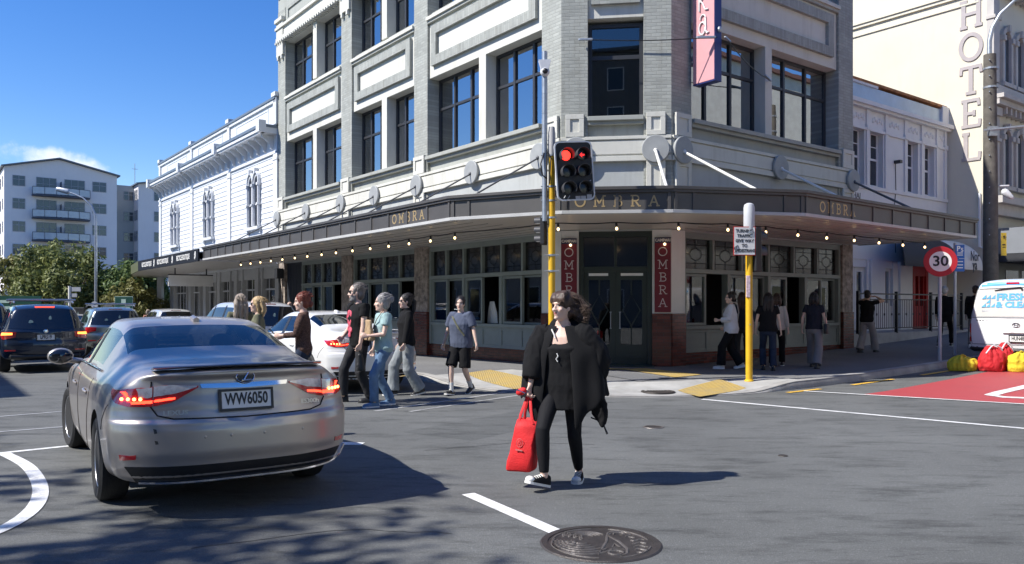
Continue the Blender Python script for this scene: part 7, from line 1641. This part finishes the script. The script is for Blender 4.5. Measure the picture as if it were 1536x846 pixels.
        for k in 'LR':
            j = J[k]; a, b_, c = j['hip'], j['kn'], j['ank']; pts = [a, a.lerp(b_, .35), a.lerp(b_, .8)]; rr = [rad[0]*s, rad[1]*s, rad[2]*s]
            if w != 'shorts': e = 1-end; pts += [b_, b_.lerp(c, .14), b_.lerp(c, .5*e+.1), b_.lerp(c, e)]; rr += [rad[3]*s*1.03, rad[3]*s, rad[4]*s, rad[5]*s]
            else: pts.append(a.lerp(b_, .95)); rr.append(rad[3]*s)
            mb.tube(pts, rr, 16, rnd=False)
        put(bottom.get('name', 'trousers'), fuse(mb, max(.009, vox), 3, fold if w != 'tight' else .003, 8, H*3), mat, root, smooth=180)
    if shoes:
        for k in 'LR':
            fx, fy, fzz, fp = feet[k][:4]; fyaw = feet[k][4] if len(feet[k]) > 4 else 0
            f_ = (Matrix.Rotation(R(fyaw), 3, 'Z') @ Matrix.Rotation(R(fp), 3, 'X')) @ V(0, 1, 0); up_ = (Matrix.Rotation(R(fyaw), 3, 'Z') @ Matrix.Rotation(R(fp), 3, 'X')) @ V(0, 0, 1); an = J[k]['ank']
            c = an-up_*.085*s; mb = MB(); mb.loft(shoe_rings(c, f_, up_, s*1.06, 0, .02*s)); o = mb.build('shoe', shoes['mat'], root, smooth=50)
            mb = MB(); rows = shoe_rings(c, f_, up_, s*1.06, .004, 0)
            so = [[p for p in r[:1]] for r in rows]
            top_ = [r[0]+up_*.022*s for r in rows]+[r[7]+up_*.022*s for r in rows[::-1]]; bot_ = [p-up_*.022*s for p in top_]; mb.loft([bot_, top_]); mb.build('sole', shoes['sole'], o)
            if shoes.get('sock'):
                mb = MB(); j = J[k]; mb.tube([j['ank']+V(0, 0, -.03), j['ank'].lerp(j['kn'], .16), j['ank'].lerp(j['kn'], .34)], [.042*s, .044*s, .049*s], 14); mb.build('sock', shoes['sock'], root, smooth=50)
    J['hc'] = hc; J['M3'] = M3; J['s'] = s; J['hs'] = hs; J['Lh'] = Lh
    return root, J
Hgrey = hairmat('hair_grey', (.15, .135, .125)); Hsilver = hairmat('hair_silver', (.25, .24, .235)); Hblack = hairmat('hair_black', (.015, .013, .013), 2.2); Hdark = hairmat('hair_dark_brown', (.045, .027, .02), 2.0); Hred = hairmat('hair_auburn', (.17, .045, .028)); Hblond = hairmat('hair_blonde', (.40, .28, .14)); Hash = hairmat('hair_ash', (.30, .25, .20)); Hwhite = hairmat('hair_white', (.5, .5, .5))
C_black = cloth('black_cotton', (.010, .010, .011)); C_charc = cloth('charcoal_denim', (.035, .035, .038)); C_teal = cloth('pale_teal_cotton', (.30, .42, .42)); C_jean = cloth('blue_denim', (.115, .19, .30), var=.3); C_ljean = cloth('washed_denim', (.24, .26, .27), var=.3); C_djean = cloth('dark_denim', (.025, .035, .06), var=.3)
C_navy = cloth('slate_blue_cotton', (.085, .10, .145)); C_wht = cloth('white_shirt_cotton', (.60, .62, .66)); C_grey = cloth('grey_trouser_cloth', (.20, .19, .19)); C_lgrey = cloth('light_grey_twill', (.30, .29, .28)); C_lace = cloth('brown_lace', (.085, .05, .04), var=.7, vs=60); C_cream = cloth('cream_knit', (.45, .42, .38)); C_olive = cloth('olive_jacket', (.14, .14, .09))
C_dnavy = cloth('dark_navy_knit', (.018, .02, .03))
L_black = pm('black_leather', (.012, .012, .013), .45, bump=.15, bs=90); L_white = pm('white_sole', (.70, .69, .66), .6); L_brown = pm('tan_leather', (.17, .075, .035), .5, bump=.15, bs=60); L_dark = pm('dark_sole', (.02, .02, .02), .7)
BOOT = dict(mat=L_black, sole=L_dark); SNK = dict(mat=L_black, sole=L_white); BLU = dict(mat=C_jean, sole=L_white); WSH = dict(mat=L_white, sole=L_white)
GX = 'people crossing behind the silver car'; GF = 'walkers on the shaded footpath'
def G2(x, y): return (x, y, gz(x, y)) if kerb_d(x, y) < 0 else (x, y, fz(x, y))
def bag(name, label, cat, parent_J, root, mk, mats, group=None):
    o = thing(name, label, cat, root.location.copy(), root.rotation_euler.z, group); mk(o); return o
# --- the main figure
wr_, WJ = person('woman in loose black layers and black leggings striding across the road with a red bag', (.43, 6.62, 0), (-.35, -.94), 1.60, True, 'fair', ('none', None),
    top=dict(mat=C_black, hem=.70, sleeve=.6, loose=.035, flare=.09, neck=1.15, name='tunic', min=.15), bottom=dict(mat=cloth('black_leggings', (.010, .010, .012), .75), w='tight', end=.09, name='leggings'), shoes=dict(mat=cloth('canvas_black', (.014, .014, .015)), sole=L_white),
    feet=dict(R=(.09, .24, .035, 16, -34), L=(-.075, -.22, .0, 0, 6)), hands=dict(R=(.245, .14, .835), L=(-.265, -.02, .85)), hyaw=-27, hpitch=2, vox=.006, wid=1.18, curl=.85, lean=1, fold=.006, hipdrop=.03, poles=dict(R=(1, -.5, 0), L=(-1, -.5, 0)))
s = WJ['s']
# open draped cardigan: rows from shoulder to a pointed hem, with a front opening
rows = []; NA = 44
for iz in range(15):
    t_ = iz/14; row = []
    for k in range(NA+1):
        g = .30+.10*t_; a = math.pi/2+g+(2*math.pi-2*g)*k/NA; e = abs(k/NA-.5)*2       # e=1 at the front edges
        rx = (.085+.17*min(1, t_*3.2)**.75+.085*t_)*1.12; ry = .095+.055*min(1, t_*3)**.8+.045*t_
        drop = .60+.10*math.sin(k*1.9)*.25+(.24*max(0, (e-.78)/.22))-.05*max(0, 1-abs(e-.5)*5)
        z = 1.46*s-t_*drop*1.02+(.015*math.cos(a)**2)*(1-t_)
        w = .020*t_*math.sin(k*1.05+iz*.12)+.030*t_*noise.noise(V(k*.35, iz*.22, 3))
        row.append(V(math.cos(a)*(rx+w), math.sin(a)*(ry+w)-.012, z))
    rows.append(row)
mb = MB(); mb.loft(rows, caps=False, closed=False); o = mb.build('cardigan', cloth('black_knit', (.009, .009, .010), .9), wr_, smooth=180)
m_ = o.modifiers.new('thick', 'SOLIDIFY'); m_.thickness = .01
m_ = o.modifiers.new('sub', 'SUBSURF'); m_.levels = 1; m_.render_levels = 1
for k, sx in (('R', 1), ('L', -1)):   # wide sleeves
    a, b_, c = WJ[k]['sh'], WJ[k]['el'], WJ[k]['wr']; mb = MB()
    pts = [a+V(-sx*.05, 0, .0), a+V(0, 0, -.01), a.lerp(b_, .35), a.lerp(b_, .8), b_.lerp(c, .1), b_.lerp(c, .45), b_.lerp(c, .72)]
    mb.tube(pts, [(.07, .06), (.085, .07), (.098, .085), (.105, .095), (.10, .10), (.09, .095), (.082, .088)], 18, rnd=False); me = fuse(mb, .010, 3, .014, 9, sx+2); put('sleeve', me, bpy.data.materials['black_knit'], wr_, smooth=180)
# hair blown back from the face
Lh = WJ['Lh']; hs = WJ['hs']; mb = MB()
mb.ball(Lh(0, -.033, .056), (.100*hs, .117*hs, .104*hs), 20, 14, WJ['M3']); mb.ball(Lh(0, -.06, -.02), (.085*hs, .07*hs, .09*hs), 16, 10, WJ['M3'])
rnd = random.Random(4); Mi = Matrix.Rotation(R(20), 3, 'Z')
for i in range(44):
    a = rnd.uniform(-2.95, -.5); z0 = rnd.uniform(-.05, .12); p0 = V(math.cos(a)*.085, math.sin(a)*.10-.02, z0); q = V(-.085-rnd.random()*.075, -.09-rnd.random()*.05, z0*.7-.06-rnd.random()*.05)
    mb.tube([Lh(*p0), Lh(*(p0.lerp(q, .5)+V(0, -.025, .0))), Lh(*q), Lh(*(q+V(-.045, -.01, .012)))], [.020*hs, .019*hs, .012*hs, .003*hs], 7, rnd=True)
for i in range(16):
    x = -.075+.0095*i*1.05; mb.tube([Lh(x*.55, -.01, .138), Lh(x*.9, .052, .118), Lh(x*1.05, .082-2.2*x*x, .078), Lh(x*1.18-.004, .088-4*x*x, .045+rnd.uniform(-.014, .010))], [.022*hs, .018*hs, .012*hs, .004*hs], 7, rnd=True)
for i in range(10):
    x = .07+.004*i; mb.tube([Lh(.05, .02, .12), Lh(.088, .03, .05), Lh(.086, .025-.008*i, -.02-.006*i), Lh(.075, .02-.01*i, -.06-.005*i)], [.02*hs, .016*hs, .014*hs, .005*hs], 7, rnd=True)
put('hair', fuse(mb, .005, 2, .005, 40, 2), Hdark, wr_, smooth=180)
mb = MB()
for i in range(420):   # loose strands
    a = rnd.uniform(-3.3, .1); z0 = rnd.uniform(-.06, .15); rr_ = .108*math.sqrt(max(.05, 1-((z0-.056)/.112)**2)); p0 = V(math.cos(a)*rr_, math.sin(a)*rr_*1.1-.03, z0); q = V(-.10-rnd.random()*.11, -.09-rnd.random()*.08, z0*.6-.05-rnd.random()*.07); e = q+V(-.05*rnd.random(), .01, .03*rnd.random())
    mb.tube([Lh(*p0), Lh(*(p0.lerp(q, .3)+V(0, -.035, .012))), Lh(*(p0.lerp(q, .7)+V(0, -.02, -.006))), Lh(*q), Lh(*e)], [.0016, .0018, .0016, .0012, .0004], 4)
mb.build('loose_hair', hairmat('hair_brown_light', (.06, .04, .03), 1.8), wr_, smooth=180)
mb = MB(); rr = [(-.055, .13, 1.40), (-.045, .155, 1.34), (-.015, .168, 1.30), (.02, .17, 1.27)]; mb.tube([V(.075, .085, 1.335*s*1.07), V(.045, .11, 1.29*s*1.07), V(.035, .12, 1.26*s*1.07)], .006, 6)
mb.tube([V(.012, .142, 1.215*s), V(.0, .147, 1.19*s), V(.016, .150, 1.165*s), V(.002, .152, 1.14*s)], .005, 6); mb.build('necklace', L_white, wr_, smooth=60)
for k in ('R', 'L'):
    mb = MB(); an = WJ[k]['ank']; fx, fy, fzz, fp, fyw = dict(R=(.09, .24, .035, 16, -34), L=(-.075, -.22, .0, 0, 6))[k]
    M_ = Matrix.Rotation(R(fyw), 3, 'Z') @ Matrix.Rotation(R(fp), 3, 'X'); c = an-(M_ @ V(0, 0, .085))*s
    mb.ball(c+M_ @ V(0, .135, .034), (.042, .04, .028), 12, 8, M_)
    for i in range(5): y = .015+.02*i; mb.tube([c+M_ @ V(-.028, y, .092-.42*y), c+M_ @ V(0, y+.004, .104-.42*y), c+M_ @ V(.028, y, .092-.42*y)], .004, 5)
    mb.build('toe_cap_and_laces', L_white, wr_, smooth=60)

# --- people crossing left of centre
man, MJ = person('tall man in sunglasses and black printed t-shirt, tallest of the crossing group', G2(-2.38, 12.3), (-.78, -.62), 1.83, False, 'fair', ('short', Hgrey), top=dict(mat=C_black, hem=.84, sleeve=.62, loose=.03, sw=.078), bottom=dict(mat=C_charc, w='straight'), shoes=BOOT,
    feet=dict(L=(-.12, -.14, 0, 0, -20), R=(.22, .16, 0, 0, -30)), hands=dict(L=(-.25, .12, .86), R=(.24, .16, 1.02)), shades=True, beard=Hsilver, hscale=1.1, hyaw=-30, wid=1.1, vox=.009, group=GX, lean=2)
mb = MB()
for i, (u, z, r) in enumerate(((.02, 1.36, .085), (.07, 1.33, .06), (-.03, 1.29, .06), (.03, 1.25, .07), (.06, 1.15, .05), (-.01, 1.13, .05), (.03, 1.06, .05))): mb.ball((u*.9, .150-.03*abs(u)-.02*(1.2-z), z), (r*.95, .016, r), 12, 8)
me = fuse(mb, .010, 2, .006, 20, 3); put('print', me, pm('pink_print', (.55, .08, .12), .8, var=.7, vs=14), man, smooth=180)
tw, TJ = person('grey haired woman in a pale teal top and blue jeans hugging a paper parcel', G2(-1.93, 11.85), (-.88, -.47), 1.66, True, 'fair', ('bun', Hsilver), top=dict(mat=C_teal, hem=.86, sleeve=.62, loose=.03, sw=.075), bottom=dict(mat=C_jean, w='straight', end=.02), shoes=BLU,
    feet=dict(L=(-.09, .17, .0, 0), R=(.1, -.15, 0, 0)), hands=dict(L=(-.1, .27, 1.06), R=(.25, .08, .80)), hscale=1.08, hyaw=-22, wid=1.08, vox=.009, group=GX)
bw, BJ = person('young woman in a black jacket and washed wide jeans with dark hair tied back', G2(-1.78, 13.3), (-.85, -.4), 1.69, True, 'fair', ('pony', Hblack), top=dict(mat=C_black, hem=.86, sleeve=1.92, loose=.035, sw=.066, collar=True, name='jacket'), bottom=dict(mat=C_ljean, w='wide', end=.0), shoes=SNK,
    feet=dict(L=(-.08, -.22, .02, -12), R=(.1, .2, 0, 0)), hands=dict(L=(-.2, .1, .86), R=(.22, .05, .86)), shades=True, vox=.009, group=GX)
aw, AJ = person('person in a slate blue t-shirt, black shorts and white socks walking alone', G2(-.87, 13.45), (-.45, -.9), 1.65, True, 'asian', ('bun', Hblack), top=dict(mat=C_navy, hem=.84, sleeve=.85, loose=.045, sw=.085, min=.17), bottom=dict(mat=C_black, w='shorts', name='shorts'), shoes=dict(mat=L_black, sole=L_white, sock=L_white),
    feet=dict(R=(.07, .2, .0, 8), L=(-.08, -.2, .05, -22)), hands=dict(L=(-.34, .05, .83), R=(.33, .02, .84)), hyaw=18, vox=.009, wid=1.05, group=GX, poles=dict(L=(-1, -.4, 0), R=(1, -.4, 0)))
mb = MB(); mb.tube([(.16, .03, 1.36), (.06, .14, 1.28), (-.06, .175, 1.12), (-.15, .14, 1.0)], [(.006, .018)]*4, 8); mb.build('strap', C_olive, aw)
rw_, RJ = person('auburn haired woman in a brown lace top looking at her phone beside the white car', G2(-3.0, 11.35), (-1, -.15), 1.67, True, 'fair', ('lowbun', Hred), top=dict(mat=C_lace, hem=.84, sleeve=1.9, loose=.018, sw=.055), bottom=dict(mat=C_djean, w='slim'), shoes=BOOT,
    feet=dict(L=(-.1, .1, 0, 0), R=(.1, -.08, 0, 0)), hands=dict(L=(-.1, .30, 1.08), R=(.12, .28, 1.06)), hpitch=-6, vox=.009, group=GX, hscale=1.05)
ph = thing('phone', 'dark phone held by the auburn haired woman', 'phone', rw_.location.copy(), rw_.rotation_euler.z); mb = MB(axes((0, .42, 1.12), (1, 0, 0), V(0, .7, .7).normalized(), V(0, -.7, .7).normalized())); mb.box(-.036, .036, -.075, .075, -.004, .004); mb.build('case', L_black, ph, bevel=.003); mb = MB(axes((0, .42, 1.12), (1, 0, 0), V(0, .7, .7).normalized(), V(0, -.7, .7).normalized())); mb.box(-.032, .032, -.07, .07, .004, .005); mb.build('screen', M_carblack, ph)
person('woman with long ash hair, left one of the two heads above the silver car', G2(-4.5, 13.1), (-.4, .9), 1.68, True, 'fair', ('long', Hash), top=dict(mat=C_olive, hem=.84, sleeve=1.9), bottom=dict(mat=C_djean), shoes=BOOT, hands=dict(L=(-.2, .05, .84), R=(.2, .05, .84)), vox=.010, group=GX, hscale=1.06)
person('blonde woman in dark glasses, right one of the two heads above the silver car', G2(-4.08, 12.7), (-1, -.25), 1.63, True, 'fair', ('mid', Hblond), top=dict(mat=C_olive, hem=.84, sleeve=1.9), bottom=dict(mat=C_djean), shoes=BOOT, shades=True, vox=.010, group=GX, hscale=1.08, hands=dict(L=(-.2, .05, .84), R=(.2, .05, .84)))
person('bald man in dark glasses far off, his head showing over the white car', G2(-6.35, 22.6), (-.3, -.95), 1.58, False, 'tan', ('none', None), top=dict(mat=C_charc, hem=.84, sleeve=.6), bottom=dict(mat=C_djean), shoes=BOOT, shades=True, vox=.012)
person('small distant figure in a peach top beside the white shop corner', (-18.2, 39.5, gz(-18, 39)), (-.5, .8), 1.66, True, 'fair', ('mid', Hash), top=dict(mat=cloth('peach_cotton', (.45, .24, .18)), hem=.84, sleeve=.6), bottom=dict(mat=C_grey), shoes=BOOT, vox=.014)
# --- shaded footpath on the right
ws, WSJ = person('woman in a loose white shirt and black trousers just left of the yellow pole', G2(4.72, 17.05), (-.95, .25), 1.64, True, 'asian', ('lowbun', Hblack), top=dict(mat=C_wht, hem=.82, sleeve=1.8, loose=.05, sw=.078, flare=.04), bottom=dict(mat=C_black, w='wide', end=.02), shoes=WSH,
    feet=dict(L=(-.08, .2, 0, 0), R=(.1, -.22, .02, -10)), hands=dict(L=(-.15, .25, 1.05), R=(.2, .12, .9)), hyaw=20, vox=.010, group=GF)
person('woman with long black hair and dark jeans just right of the yellow pole', G2(5.38, 16.6), (.25, .95), 1.62, True, 'asian', ('long', Hblack), top=dict(mat=C_black, hem=.88, sleeve=.6, loose=.025), bottom=dict(mat=C_djean, w='straight'), shoes=BOOT, feet=dict(L=(-.09, .12, 0, 0), R=(.1, -.12, 0, 0)), hands=dict(L=(-.24, .05, .84), R=(.26, .06, .82)), vox=.010, group=GF, wid=1.08)
person('woman in a cream knit half hidden behind the long haired woman in black', G2(5.85, 17.45), (.35, .9), 1.60, True, 'fair', ('mid', Hdark), top=dict(mat=C_cream, hem=.88, sleeve=1.9, loose=.03), bottom=dict(mat=C_black, w='straight'), shoes=SNK, vox=.010, group=GF)
person('slim person mostly hidden behind the yellow pole in dark clothes', G2(5.1, 17.5), (.2, .95), 1.64, True, 'fair', ('long', Hdark), top=dict(mat=C_dnavy, hem=.88, sleeve=.6, loose=.02), bottom=dict(mat=C_charc, w='slim'), shoes=SNK, vox=.011, group=GF)
gw, GJ = person('woman in a dark navy top and loose grey trousers passing the right hand windows', G2(6.5, 17.0), (.55, .8), 1.62, True, 'asian', ('mid', Hblack), top=dict(mat=C_dnavy, hem=.90, sleeve=.7, loose=.03), bottom=dict(mat=C_grey, w='wide', end=.02), shoes=BOOT, feet=dict(L=(-.1, .22, 0, 0), R=(.1, -.2, 0, -8)), hands=dict(L=(-.25, .0, .84), R=(.26, .05, .84)), vox=.010, group=GF)
person('man in a black tee and pale grey trousers raising both hands to his face', G2(9.3, 20.7), (.75, .6), 1.62, False, 'tan', ('short', Hblack), top=dict(mat=C_black, hem=.86, sleeve=.6, loose=.03), bottom=dict(mat=C_lgrey, w='wide', end=.02), shoes=BOOT, feet=dict(L=(-.1, -.2, 0, -5), R=(.1, .24, 0, 0)), hands=dict(L=(-.1, .28, 1.45), R=(.12, .30, 1.45)), poles=dict(L=(-1, 0, -.4), R=(1, 0, -.4)), lean=3, vox=.010, group=GF)
person('white haired man in a long dark coat, seen from behind between the sign posts', G2(12.0, 21.9), (.7, .7), 1.66, False, 'fair', ('short', Hwhite), top=dict(mat=C_black, hem=.72, sleeve=1.9, loose=.05, name='coat'), bottom=dict(mat=C_black), shoes=SNK, vox=.011, group=GF)
person('dark clothed figure standing just left of the laundry van', G2(12.5, 21.3), (.6, .8), 1.66, False, 'tan', ('short', Hdark), top=dict(mat=C_black, hem=.82, sleeve=1.9, loose=.05, name='jacket'), bottom=dict(mat=C_grey, w='straight'), shoes=WSH, vox=.011, group=GF)
# --- things they carry
def carried(name, label, cat, root, group=None): return thing(name, label, cat, root.location.copy(), root.rotation_euler.z, group)
M_rbag = pm('red_bag_fabric', (.62, .012, .015), .7, var=.12, vs=8, bump=.2, bs=90)
h = WJ['R']['wr']+V(.0, .03, -.09)
rb = carried('shopping_bag', 'bright red fabric shopping bag with a pale print hanging from her right hand', 'bag', wr_)
def bagx(p): return p
mb = MB(); c0 = h+V(.055, .03, -.60)
rows = []
for t_, w, d in ((0, .100, .085), (.015, .110, .095), (.08, .110, .10), (.15, .107, .10), (.22, .104, .10), (.3, .098, .092), (.36, .095, .08), (.42, .092, .07)):
    r = ring((c0.x-.055*t_/.4, c0.y-.02*t_/.4, c0.z+t_), w, d, 28, sq=.28)
    rows.append([p+V(.014*noise.noise(p*13), .026*noise.noise(p*10+V(0, 4, 0)), .02*noise.noise(p*9) if t_ > .3 else 0) for p in r])
mb.loft(rows, caps=False); mb.add(rows[0], [tuple(range(28))[::-1]]); o = mb.build('sack', M_rbag, rb, smooth=50); m_ = o.modifiers.new('t', 'SOLIDIFY'); m_.thickness = .004
mb = MB()
for sy in (-.07, .07): t1 = c0+V(-.055, -.02, .41); mb.tube([t1+V(-.06, sy, -.02), t1+V(-.04, sy*.8, .08), h+V(-.012, sy*.1, .01), h+V(.012, sy*.1, .01), t1+V(.05, sy*.8, .05), t1+V(.06, sy, -.02)], [(.012, .0035)]*6, 8)
mb.build('handle', M_rbag, rb, smooth=60)
mb = MB(); a_ = axes(c0+V(-.02, .104, .24), (-1, 0, -.1), (-.1, 0, 1), (0, 1, 0)); mb.xf = a_; [mb.tube([(.026*math.cos(R(20*i)), .034*math.sin(R(20*i))+.0, 0) for i in range(19)], .002, 4)]; mb.tube([(-.014, .0, 0), (0, .02, 0), (.014, 0, 0), (0, -.02, 0), (-.014, 0, 0)], .002, 4); mb.box(-.03, .03, -.065, -.055, -.002, .002); mb.build('print', pm('bag_print', (.55, .16, .15), .7), rb)
rw2 = carried('red_wallet', 'small red folded wallet pinched in her right fingers above the bag', 'wallet', wr_); mb = MB(); mb.ball(h+V(.05, .05, .05), (.05, .022, .03), 14, 8, Matrix.Rotation(R(25), 3, 'Y')); mb.build('case', M_rbag, rw2, smooth=60); mb = MB(); mb.tube([h+V(.01, .07, .04), h+V(.09, .07, .07)], .004, 5); mb.build('zip', M_chrome, rw2)
h2 = WJ['L']['wr']+V(0, .0, -.08)
um = carried('umbrella', 'folded black umbrella with its spike pointing down from her left hand', 'umbrella', wr_)
mb = MB(); mb.loft([ring((h2.x-.02*t_*1.0+dx, h2.y-.03, h2.z+.06-t_), rx, .035, 16) for t_, rx, dx in ((0, .02, .02), (.06, .055, .0), (.14, .075, -.02), (.22, .07, -.035), (.28, .045, -.05), (.33, .012, -.06))]); me = fuse(mb, .008, 1, .012, 14, 4); put('canopy', me, C_black, um, smooth=180)
mb = MB(); mb.tube([h2+V(.01, -.02, .08), h2+V(-.07, -.03, -.26), h2+V(-.10, -.03, -.33)], [.006, .006, .010], 8); mb.tube([h2+V(.04, -.03, -.2), h2+V(-.02, -.03, -.22)], .006, 6); mb.build('shaft', L_black, um, smooth=60)
pb = carried('paper_parcel', 'crumpled brown paper parcel hugged against the teal top', 'parcel', tw); mb = MB(); rows = [ring((-.02+.01*i, .22, .99+.06*i), .125-.004*i, .055-.006*i, 24, sq=.5) for i in range(6)]; mb.loft(rows); mb.xf = Matrix(); me = fuse(mb, .012, 1, .012, 13, 5); put('wrapping', me, pm('brown_paper', (.36, .25, .14), .85, var=.15, vs=6, bump=.4, bs=30), pb, smooth=180); mb = MB(); mb.tube([(-.1, .255, 1.05), (.12, .252, 1.14)], .003, 4); mb.build('fold', L_brown, pb)
hb = carried('shoulder_bag', 'tan leather shoulder bag on the hip of the woman in teal', 'bag', tw); mb = MB(); mb.loft([ring((.22, -.1, .80+.03*i), .045, .10-.004*abs(i-2), 20, sq=.55) for i in range(6)]); mb.build('pouch', L_brown, hb, smooth=50, bevel=.004); mb = MB(); mb.tube([(.22, -.14, .93), (.21, -.13, 1.15), (.06, -.1, 1.40), (-.06, .02, 1.44), (-.1, .14, 1.3), (.1, .17, 1.05), (.22, .0, .93)], [(.006, .011)]*7, 6); mb.build('strap', L_brown, hb, smooth=60)
kb = carried('carrier_bag', 'limp black bag hanging between the tall man and the woman in teal', 'bag', man); mb = MB(); mb.loft([ring((-.27, .12, .52+.05*i), .05-.004*i, .09-.010*i, 18) for i in range(6)]); me = fuse(mb, .010, 2, .01, 12, 7); put('sack', me, L_black, kb, smooth=180); mb = MB(); mb.tube([(-.27, .08, .74), (-.26, .13, .82), (-.27, .15, .74)], .008, 6); mb.build('handle', L_black, kb)
wb_ = carried('shoulder_bag', 'pale cream shoulder bag worn across the back of the white shirt', 'bag', ws); mb = MB(); mb.loft([ring((.21, -.08, .80+.035*i), .05, .10-.006*abs(i-2), 20, sq=.6) for i in range(7)]); me = fuse(mb, .010, 2, .008, 10, 8); put('pouch', me, C_cream, wb_, smooth=180); mb = MB(); mb.tube([(.21, -.14, 1.0), (.15, -.17, 1.22), (-.05, -.13, 1.42), (-.12, .0, 1.44), (-.08, .17, 1.25), (.15, .16, 1.05), (.22, -.02, 1.0)], [(.006, .014)]*7, 6); mb.build('strap', C_cream, wb_, smooth=60)
gb = carried('shoulder_bag', 'black handbag on the right hip of the woman in grey trousers', 'bag', gw); mb = MB(); mb.loft([ring((.26, -.02, .74+.035*i), .05, .12-.008*abs(i-2), 20, sq=.6) for i in range(7)]); mb.build('pouch', L_black, gb, smooth=50); mb = MB(); mb.tube([(.26, -.1, .93), (.24, -.06, 1.2), (.19, -.02, 1.46), (.2, .05, 1.3), (.26, .08, .93)], [(.006, .012)]*5, 6); mb.build('strap', L_black, gb, smooth=60)
# --- laundry sacks on the road by the van
def sack(label, loc, rx, ry, h_, mat, seed, cord=True):
    t = thing('laundry_sack', label, 'laundry bag', loc, 0, 'laundry sacks beside the van'); mb = MB(); n = 9
    mb.loft([ring((0, 0, h_*z), rx*r, ry*r, 24) for z, r in ((0, .7), (.03, .92), (.2, 1.0), (.5, .98), (.72, .82), (.86, .55), (.95, .3), (1, .14))]); me = fuse(mb, .014, 2, .042, 6.5, seed)
    for v in me.vertices: v.co.z = max(.002, v.co.z); a = math.atan2(v.co.y, v.co.x); v.co += V(math.cos(a), math.sin(a), 0)*.018*math.sin(a*11+seed)*min(1, v.co.z/h_*1.2)
    put('fabric', me, mat, t, smooth=180)
    if cord: mb = MB(); mb.tube([(-rx*.7, -.1, h_*.72), (-rx*.35, -.12, h_*.98), (0, -.08, h_*1.06), (rx*.4, -.12, h_*.96), (rx*.75, -.08, h_*.68)], .014, 6); mb.build('cord', C_wht, t, smooth=60)
    else: mb = MB(); mb.tube([(-rx*.3, -.04, h_*.92), (-.02, -.06, h_*1.05), (rx*.2, -.04, h_*.94)], .014, 6); mb.build('cord', mat, t, smooth=60)
M_ysk = pm('yellow_sack', (.58, .46, .025), .85, var=.15, vs=7, bump=.5, bs=22); M_rsk = pm('red_sack', (.46, .012, .018), .8, var=.18, vs=7, bump=.5, bs=22)
sack('low yellow laundry sack lying by the kerb left of the van', (9.78, 17.17, gz(9.78, 17.17)), .29, .24, .34, M_ysk, 1, False)
sack('tall red laundry sack with a pale cord behind the van', (10.3, 16.95, gz(10.3, 16.95)), .27, .25, .54, M_rsk, 2)
sack('fat yellow laundry sack right of the red one, cut by the picture edge', (10.78, 16.75, gz(10.8, 16.8)), .29, .25, .42, M_ysk, 3, False)
sack('second red laundry sack at the edge behind the fat yellow one', (10.76, 17.27, gz(10.8, 17.3)), .20, .20, .56, M_rsk, 4)
